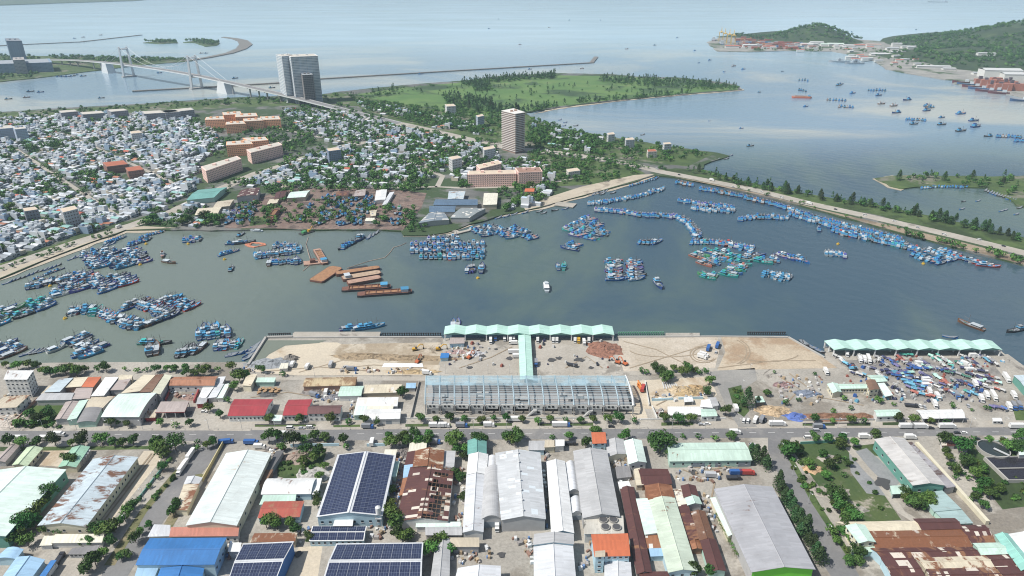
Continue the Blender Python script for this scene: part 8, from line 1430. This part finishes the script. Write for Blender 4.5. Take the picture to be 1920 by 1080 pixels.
def stall_row(a,b,n,cols,v=None,jit=1.5):
 e=W(*b)-W(*a);rz=math.atan2(e.y,e.x)
 for x,y in along([a,b],n):
  col=st_r.choice(cols.split());o=stall(col,st_r.choice([0,0,1,2])if v is None else v);index_kids()if len(KIDS)<1 or o.name not in KIDS else None
  p=W(x+st_r.uniform(-jit,jit)*1.6,y+st_r.uniform(-1.3,1.3));o.location=p;o.rotation_euler=(0,0,rz+st_r.gauss(0,.3));s=st_r.uniform(.65,1.0);o.scale=(s,s,st_r.uniform(.85,1.2));tagged(o,f'{SDESC[col]} tarpaulin market stall','stall','tarpaulin stalls of the open market')
for a in(((1608,668),(1622,686),4,'grey navy white'),((1640,672),(1662,690),6,'white white blue grey'),((1655,671),(1682,690),7,'navy blue purple navy'),((1678,668),(1705,690),9,'navy purple red navy white'),((1690,667),(1712,668),3,'teal'),((1720,675),(1748,695),9,'navy grey white purple'),((1742,668),(1772,690),9,'mint teal mint white'),((1755,668),(1785,690),8,'mint grey teal white'),((1700,693),(1780,697),13,'grey navy blue white mint purple'),((1716,690),(1735,692),3,'blue'),((1790,680),(1815,697),7,'green mint grey white'),((1800,668),(1838,692),9,'navy grey navy white'),((1835,668),(1858,685),6,'navy sky grey'),((1848,672),(1870,688),4,'grey white'),
((1662,702),(1710,702),9,'purple sky navy sky blue mint'),((1672,707),(1705,710),6,'sky blue sky white'),((1720,701),(1745,714),6,'navy purple navy navy'),((1748,703),(1782,726),9,'mint sky mint grey red'),((1772,700),(1800,706),5,'navy mint green green'),((1788,702),(1815,712),6,'green grey green'),((1812,703),(1838,712),5,'purple red navy white'),((1692,716),(1725,720),6,'sky sky blue'),((1695,722),(1732,728),8,'sky blue purple sky'),((1700,729),(1728,735),6,'blue purple sky'),((1793,716),(1818,728),6,'blue navy red blue'),((1760,720),(1782,727),4,'red purple grey white'),((1809,737),(1828,744),4,'sky teal sky'),((1775,735),(1800,748),6,'red sky purple white'),((1830,715),(1875,722),7,'white grey red mint purple'),((1845,728),(1880,736),5,'grey red white'),((1855,766),(1882,770),5,'purple blue white sky'),((1592,694),(1602,694),2,'sky'),((1760,735),(1790,738),4,'white red grey'),((1565,668),(1590,688),8,'white white sky grey'),((1820,705),(1870,712),6,'white red grey purple'),((1620,690),(1640,694),4,'navy grey'),((1640,696),(1700,698),8,'navy grey purple'),((1690,680),(1725,692),8,'navy grey blue white'),((1730,686),(1760,696),7,'grey mint navy'),((1700,712),(1722,713),5,'navy grey white'),((1735,716),(1760,730),7,'grey white red navy'),((1780,714),(1795,722),4,'green grey'),((1820,716),(1850,728),7,'grey white purple navy'),((1710,738),(1765,750),8,'grey white sky red'),((1640,700),(1660,712),4,'red sky white'),((1590,700),(1622,708),5,'sky white navy'),((1800,694),(1850,700),7,'navy grey white')):stall_row(*a)
for _ in range(240):
 x,y=st_r.uniform(1580,1880),st_r.uniform(664,755)
 if 667+max(0,(1640-x))*.3<y<755 and x<1850+(y-664)*.5:crate(x,y,st_r.choice(['white','blue','red','sky','grey','white','navy']))
for _ in range(26):crate(st_r.uniform(840,1150),st_r.uniform(638,690),st_r.choice(['grey','navy','white','red']),'crates on the first market apron')
# ================================================================ site clutter
def heap(desc,px,py,rx,ry,h,col,name='heap',seed=1,n=18,rough=.3,cat='heap',base=LAND):
 r=random.Random(seed+int(px));mb=MB();rings=5;P=[]
 for k in range(rings):f=k/(rings-1);P.append([((1-f)*rx*math.cos(2*math.pi*i/n)*r.uniform(1-rough,1+rough*.6),(1-f)*ry*math.sin(2*math.pi*i/n)*r.uniform(1-rough,1+rough*.6),h*f**.8*r.uniform(1-rough,1+rough))for i in range(n)])
 for a,b in zip(P,P[1:]):
  for i in range(n):j=(i+1)%n;mb.face([a[i],a[j],b[j],b[i]])
 mb.face(P[-1]);o=mb.build(name,ground('heap_'+'_'.join(str(int(c*99))for c in col),col,[c*1.35 for c in col],.35,[c*.6 for c in col],.3,(.5,.6),.5));o.location=W(px,py,base);return tagged(o,desc,cat)
for a in(('dark conical gravel heap on the pale fill',545,673,8,6,4,(.22,.2,.18)),('long blue grey stone heap by the pit',513,682,22,10,2.5,(.26,.28,.30)),('ochre sand heap by the casuarina yard',1290,735,14,9,3,(.42,.31,.17)),('paler ochre sand heap left of the first',1272,732,10,7,2.6,(.46,.37,.25)),('brown sand heap right of the first',1305,730,9,8,2.4,(.40,.28,.15)),('rust red scrap heap beside the first market apron',1132,654,18,15,2.2,(.26,.13,.09)),('long brown timber heap beside the road',1558,782,22,6,2.0,(.22,.12,.075)),('smaller brown timber heap left of the mint shed',1616,781,8,5,2.0,(.22,.12,.075)),('brown excavated ridge in the diggings',770,672,40,6,2.2,(.30,.23,.15)),('second brown excavated ridge in the diggings',690,668,34,6,2.0,(.30,.23,.15)),('pale rubble heap in the weedy yard',585,890,12,8,1.6,(.42,.41,.39)),('brown rubble heap at the top of the weedy yard',555,858,12,7,1.8,(.30,.24,.2)),('pale rubble heap left of the weedy plot',18,790,18,14,1.6,(.46,.41,.36)),('scrap metal heap behind the maroon house',590,735,12,6,2,(.22,.2,.19)),('scrap metal heap beside the mint roof',625,745,8,5,1.8,(.2,.2,.22)),('yellow timber lattice heap left of the steel hall',775,697,26,4,1.6,(.42,.32,.19)),('grey rubble heap on the rough lot',1555,860,8,5,1.2,(.36,.33,.29)),('orange sand heap on the rough lot',1525,880,7,5,1.6,(.5,.34,.2)),('pale rubble heap low on the rough lot',1590,955,12,6,1.2,(.34,.32,.28)),('pale earth bank in the middle of the rough lot',1555,922,14,5,1.2,(.34,.31,.27)),('dark scrap bundle behind the patchwork roof',755,850,5,7,2,(.2,.18,.17)),('scrap heap along the ruined works',745,898,4,9,2,(.3,.28,.26)),('blue grey junk heap in the market yard',1512,738,12,6,1.8,(.18,.21,.27)),('red and blue junk heap by the side road',1470,722,9,5,1.4,(.26,.17,.17)),('blue tarp covered heap beside the timber',1492,782,9,6,2.2,(.1,.16,.42)),('dark tyre heap by the cable drums',502,740,8,4,1.6,(.1,.1,.1)),('sand heap beside the quay road',1447,770,14,8,2.2,(.48,.36,.23)),('brown junk heap in the narrow yard behind the row',360,745,10,5,1.4,(.3,.2,.17)),('pink debris heap near the blue site hut',855,660,10,5,1.2,(.36,.25,.23)),('white sack heap near the first market apron',890,663,8,5,1.8,(.52,.52,.54))):heap(*a)
def excavator(desc,px,py,rz,m):
 t=thing('excavator',desc,'excavator',W(px,py),rz)
 for s in(-1,1):mb=MB();mb.box(-2.2,s*1.3-.35,0,2.2,s*1.3+.35,.9);mb.build('track',WHEEL,t)
 mb=MB();mb.box(-2.2,-1.4,1.0,1.6,1.4,2.3);h_=mb.build('house',m,t);mb=MB();mb.box(.2,-1.35,2.3,1.7,-.1,3.4);mb.build('cab',GLASS,h_);mb=MB();mb.beam((1.4,.3,2),(4.6,.3,5.2),.35);mb.beam((4.6,.3,5.2),(7.2,.3,4.4),.3);mb.build('boom',m,t);mb=MB();mb.beam((7.2,.3,4.4),(7.6,.3,1.6),.25);mb.build('arm',m,t);mb=MB();mb.hexa([(6.9,-.4,.3),(7.9,-.4,.3),(7.9,1,.3),(6.9,1,.3),(7.1,-.4,1.6),(7.8,-.4,1.6),(7.8,1,1.6),(7.1,1,1.6)]);mb.build('bucket',WHEEL,t)
YL=plain('machine_yellow',(0,0,0));RDm=plain('machine_red',(.48,.13,.05),.5,.15,1)
excavator('yellow excavator working in the brown diggings',778,657,.3,YL);excavator('yellow green excavator at the edge of the diggings',822,656,.1,YL);excavator('red excavator beside the scrap heap on the apron',1158,681,2.6,RDm);excavator('second red excavator near the pale fill corner',1172,684,2.2,RDm);excavator('small red loader near the white slab',783,680,1.2,RDm);excavator('rusty excavator beside the quay apron',880,672,1.0,RDm)
t=thing('crane_truck','orange mobile crane in the yard right of the steel hall','crane truck',W(1201,730),rad(100));mb=MB();mb.box(-5,-1.3,.8,5,1.3,1.8);mb.build('carrier',plain('crane_orange',(.55,.2,.05),.5),t);mb=MB();mb.box(2.8,-1.3,1.8,5,1.3,3.2);mb.build('cab',plain('crane_orange',(0,0,0)),t);mb=MB();mb.beam((-3,0,3),(6.5,0,3.9),.5);mb.build('boom',plain('crane_orange',(0,0,0)),t);wheels(t,(-3.6,-1.8,2,3.8),1.15,.6)
po=poly('slab',[(720,681),(792,681),(794,688),(716,688)],LAND+.35,TRIM,thick=.3);po['kind']='thing';del po['kind'];tagged(po,'long white concrete slab in the sand fill','slab')
DRUM=plain('drum_wood',(.34,.22,.12),.8,.3,1)
for i,(x,y)in enumerate(((488,733),(494,731),(500,732),(506,731),(512,733),(517,731),(497,736),(509,737),(518,737),(523,733),(486,738))):
 t=thing('cable_drum','wooden cable drum lying in the drum yard','cable drum',W(x,y),vr.uniform(0,3),'wooden cable drums in the drum yard','=');mb=MB()
 for z in(0,1.3):mb.cyl(0,0,z,z+.18,1.5,0,14)
 mb.build('flange',DRUM,t)if False else None;m1=MB();m1.cyl(0,0,0,.18,1.5,0,14);m1.build('flange',DRUM,t);m1=MB();m1.cyl(0,0,1.5,1.68,1.5,0,14);m1.build('flange',DRUM,t);m1=MB();m1.cyl(0,0,.18,1.5,.8,0,14);m1.build('core',DRUM,t)
for i in range(7):
 a,b=W(1242+i*4.2,716+i*.6,LAND+.5),W(1246+i*4.6,729+i*.4,LAND+.5);mb=MB();mb.beam(a,b,.5,0,None,6);tagged(mb.build('concrete_pile',plain('pile_grey',(.46,.47,.48),.8)),'long grey concrete pile lying in the sand yard','pile','concrete piles stored in the sand yard','=')
 # ---- street lamps
mb=MB();LAMPS=[]
lp=bpy.data.objects.new('street_lamp',None);COL.objects.link(lp);mb.cyl(0,0,0,9,.13,0,6,.08);mb.build('pole',STEEL,lp);mb=MB();mb.beam((0,0,9),(0,-2,9.4),.07);mb.build('arm',STEEL,lp);mb=MB();mb.box(-.2,-2.7,9.3,.2,-1.9,9.5);mb.build('lamp_head',TRIM,lp);index_kids();first=True
for x,y in[(i*62+20,806.5-(i*62/1920)*5)for i in range(31)]+[(835+i*40,701)for i in range(9)]+[(480+i*55,706)for i in range(6)]+[(330,850),(308,882),(292,905),(270,935),(240,985),(1462,850),(1485,893),(1515,945),(1550,1005),(1405,700),(1390,730)]:
 o=lp if first else copy_tree(lp);first=False;o.location=W(x,y);tagged(o,'slim grey street lamp','street lamp','street lamps')
 # ---- small rooftop and yard clutter in the estate: pallets, drums, air units
cl_r=random.Random(31);CLK=[]
for nm,sz,col in(('pallet_stack',(1.2,1.0,1.4),(.34,.26,.17)),('air_unit',(1.4,1.0,1.2),(.5,.51,.52)),('oil_drum',(.9,.9,1.2),(.12,.2,.36)),('junk_bale',(1.8,1.3,1.1),(.32,.3,.29)),('scrap_frame',(2.2,.9,.9),(.22,.13,.1)),('white_sack',(1.3,1.1,.8),(.6,.6,.58))):
 mb=MB();x,y,z=sz
 if nm=='oil_drum':mb.cyl(0,0,0,z,x/2,0,10);mb.cyl(0,0,z,z+.05,x/2.2,0,10)
 else:mb.hexa([(-x/2,-y/2,0),(x/2,-y/2,0),(x/2,y/2,0),(-x/2,y/2,0),(-x*.44,-y*.42,z),(x*.46,-y*.46,z*.92),(x*.42,y*.46,z),(-x*.46,y*.42,z*.95)])
 CLK.append((mb.build(nm,plain('cl_'+nm,col,.8,.3,1,obvar=.3)),{'pallet_stack':'brown stack of pallets in a yard','air_unit':'grey air unit in a yard','oil_drum':'blue oil drum in a yard','junk_bale':'grey junk bale in a yard','scrap_frame':'rusty scrap frame in a yard','white_sack':'white sack in a yard'}[nm],nm.replace('_',' ')))
fc=set()
ZN=[([(1265,866),(1405,866),(1335,910),(1262,900)],26),([(742,850),(760,850),(752,960),(738,960)],24),([(852,880),(872,880),(868,990),(848,990)],16),([(1022,850),(1028,850),(1036,990),(1024,990)],16),([(1140,858),(1175,856),(1180,875),(1150,880)],16),([(1310,930),(1330,925),(1350,1000),(1335,1005)],14),([(480,838),(540,842),(560,860),(520,862)],14),([(560,990),(600,990),(600,1010),(560,1020)],8),([(690,985),(735,980),(735,1012),(690,1012)],12),([(1100,1040),(1112,1000),(1108,1060),(1085,1070)],8),([(840,1030),(920,1028),(920,1058),(850,1060)],16),([(430,1000),(460,1020),(440,1050),(425,1060)],16),([(590,728),(640,726),(630,755),(585,755)],22),([(655,740),(665,740),(662,785),(652,785)],14),([(318,724),(372,724),(360,748),(312,748)],18),([(1222,738),(1300,720),(1320,745),(1230,760)],18),([(1455,705),(1540,705),(1545,760),(1460,760)],34),([(840,650),(910,650),(905,675),(835,675)],26),([(640,692),(800,690),(800,702),(640,702)],22),([(1222,770),(1250,768),(1250,785),(1230,788)],8),([(1000,1060),(960,1010),(1000,1010),(1000,1040)],12),([(1180,870),(1196,905),(1160,905),(1155,880)],10),([(10,740),(70,745),(40,790),(0,790)],16),([(440,690),(480,690),(520,700),(460,702)],10)]
for q,n in ZN:
 n=int(n*1.7);w=[W(*p)for p in q];ww=[(p.x,p.y)for p in w];k=0;g_=0
 while k<n and g_<4000:
  g_+=1;x,y=cl_r.uniform(min(p[0]for p in ww),max(p[0]for p in ww)),cl_r.uniform(min(p[1]for p in ww),max(p[1]for p in ww))
  if not inside((x,y),ww):continue
  p,d,c=cl_r.choice(CLK);o=p if p.name not in fc else p.copy()
  if p.name in fc:COL.objects.link(o)
  fc.add(p.name);o.location=(x,y,LAND+.04);o.rotation_euler=(0,0,cl_r.uniform(0,6.3));s=cl_r.uniform(.8,1.8);o.scale=(s,s,s);tagged(o,d,c,'loose goods in the yards','=');k+=1
HAZE=6.5e-5
LANDMARKS=[(t,x,y)for t,x,y in(('first market hall',990,637),('second market hall',1715,662),('steel frame hall',990,775),('solar gable hall',660,965),('ruined maroon works',790,970),('striped grey hall',975,970),('cobalt blue warehouse',340,1050),('weathered blue warehouse',160,930),('mint corner warehouse',50,940),('white mint warehouse',430,920),('orange roofed house',1145,1040),('huge grey warehouse',1440,1000),('green walled warehouse',1700,880),('round settling tank',1861,847),('rusty patchwork roof',1720,1010),('roadside mint shed',1330,858),('twin red roof',470,775),('petrol canopy',325,770),('five storey house',35,712),('pale mint hall',240,775),('harbour office',1600,735),('open white canopy',1765,780),('sand heaps',1290,735),('gravel heap',545,675),('brown diggings',740,665),('teal avenue hall',390,370),('boatyard barrel hall',468,365),('grey factory',840,395),('pink factory flats',940,342),('pink avenue flats',410,335),('orange flats',460,245),('red tiled temple',215,312),('grey windowless block',128,412),('west beach',60,505),('banded tower',963,278),('hotel tower',560,185),('yellow shore house',993,365),('dike head',1240,322),('dike middle',1560,388),('dike end',1850,455),('wooded spit',1760,340),('boatyard ship',512,410),('blue office block',626,300),('cable drums',503,735),('maroon shed yard',1225,905),('naval patrol ships',1590,115),('yellow port cranes',1362,82),('wooded port hill',1582,75),('red shipyard',1870,160))]
# ================================================================ air, labels
mb=MB();mb.box(-30000,-900,-3.5,30000,31000,305)
hz=structure(mb.build('haze',[]),'stuff')
hm=bpy.data.materials.new('haze');hm.use_nodes=True;hn=hm.node_tree
for n in list(hn.nodes):hn.nodes.remove(n)
ho=hn.nodes.new('ShaderNodeOutputMaterial');hv=hn.nodes.new('ShaderNodeVolumePrincipled')
hv.inputs['Color'].default_value=(.62,.83,1,1);hv.inputs['Density'].default_value=HAZE;hv.inputs['Anisotropy'].default_value=0
hn.links.new(hv.outputs[0],ho.inputs['Volume']);hz.data.materials.append(hm);hz.display_type='WIRE'
LM=[(t,x,y)for t,x,y in LANDMARKS]
ORD=['','second ','third ','fourth ','fifth ','sixth ','seventh ','eighth ','ninth ','tenth ','eleventh ','twelfth ','thirteenth ','fourteenth ','fifteenth ','sixteenth ','seventeenth ','eighteenth ','nineteenth ']
TEN=['','','twenty','thirty','forty','fifty','sixty','seventy']
def ordn(i,best):
 if i==0:return best
 i+=1
 if i<20:return ORD[i-1].strip()
 if i%10==0:return TEN[i//10][:-1]+'ieth'
 return TEN[i//10]+'-'+['first','second','third','fourth','fifth','sixth','seventh','eighth','ninth'][i%10-1]
def finalize():
 by={}
 for o,d,z in REG:by.setdefault(d,[]).append((o,z))
 lmw=[(t,x,y,W(x,y))for t,x,y in LM]
 for d,items in by.items():
  if items[0][1]=='=':
   for o,z in items:o['label']=d
   continue
  if len(items)==1:
   o,z=items[0];o['label']=d if not z else d+' '+z
   continue
  cells={}
  for o,z in items:
   p=o.location if o.location.length>.01 or o.type=='EMPTY' else Vector(o.data.vertices[0].co)
   qx,qy=PX(p.x,p.y)
   if z:cells.setdefault(('z',z),[]).append((qx,o));continue
   t,lx,ly,lw=min(lmw,key=lambda q:(q[3].x-p.x)**2+(q[3].y-p.y)**2)
   dx,dy=qx-lx,qy-ly
   side=('right of' if dx>0 else 'left of')if abs(dx)>1.2*abs(dy)else('in front of' if dy>0 else 'behind')
   cells.setdefault((side,t),[]).append(((lw.x-p.x)**2+(lw.y-p.y)**2,o))
  for(a,b),its in cells.items():
   its.sort(key=lambda q:q[0])
   for i,(_,o)in enumerate(its):
    if a=='z':o['label']=f"{d} {b}" if len(its)==1 else f"{ordn(i, 'leftmost') if i == 0 else ordn(i, '')+' from left,'} {d} {b}"
    elif len(its)==1:o['label']=f"{d} {a} the {b}"
    else:o['label']=f"{d}, {ordn(i, 'nearest')} such {a} the {b}" if i==0 else f"{d}, {ordn(i, '')} nearest {a} the {b}"
finalize()
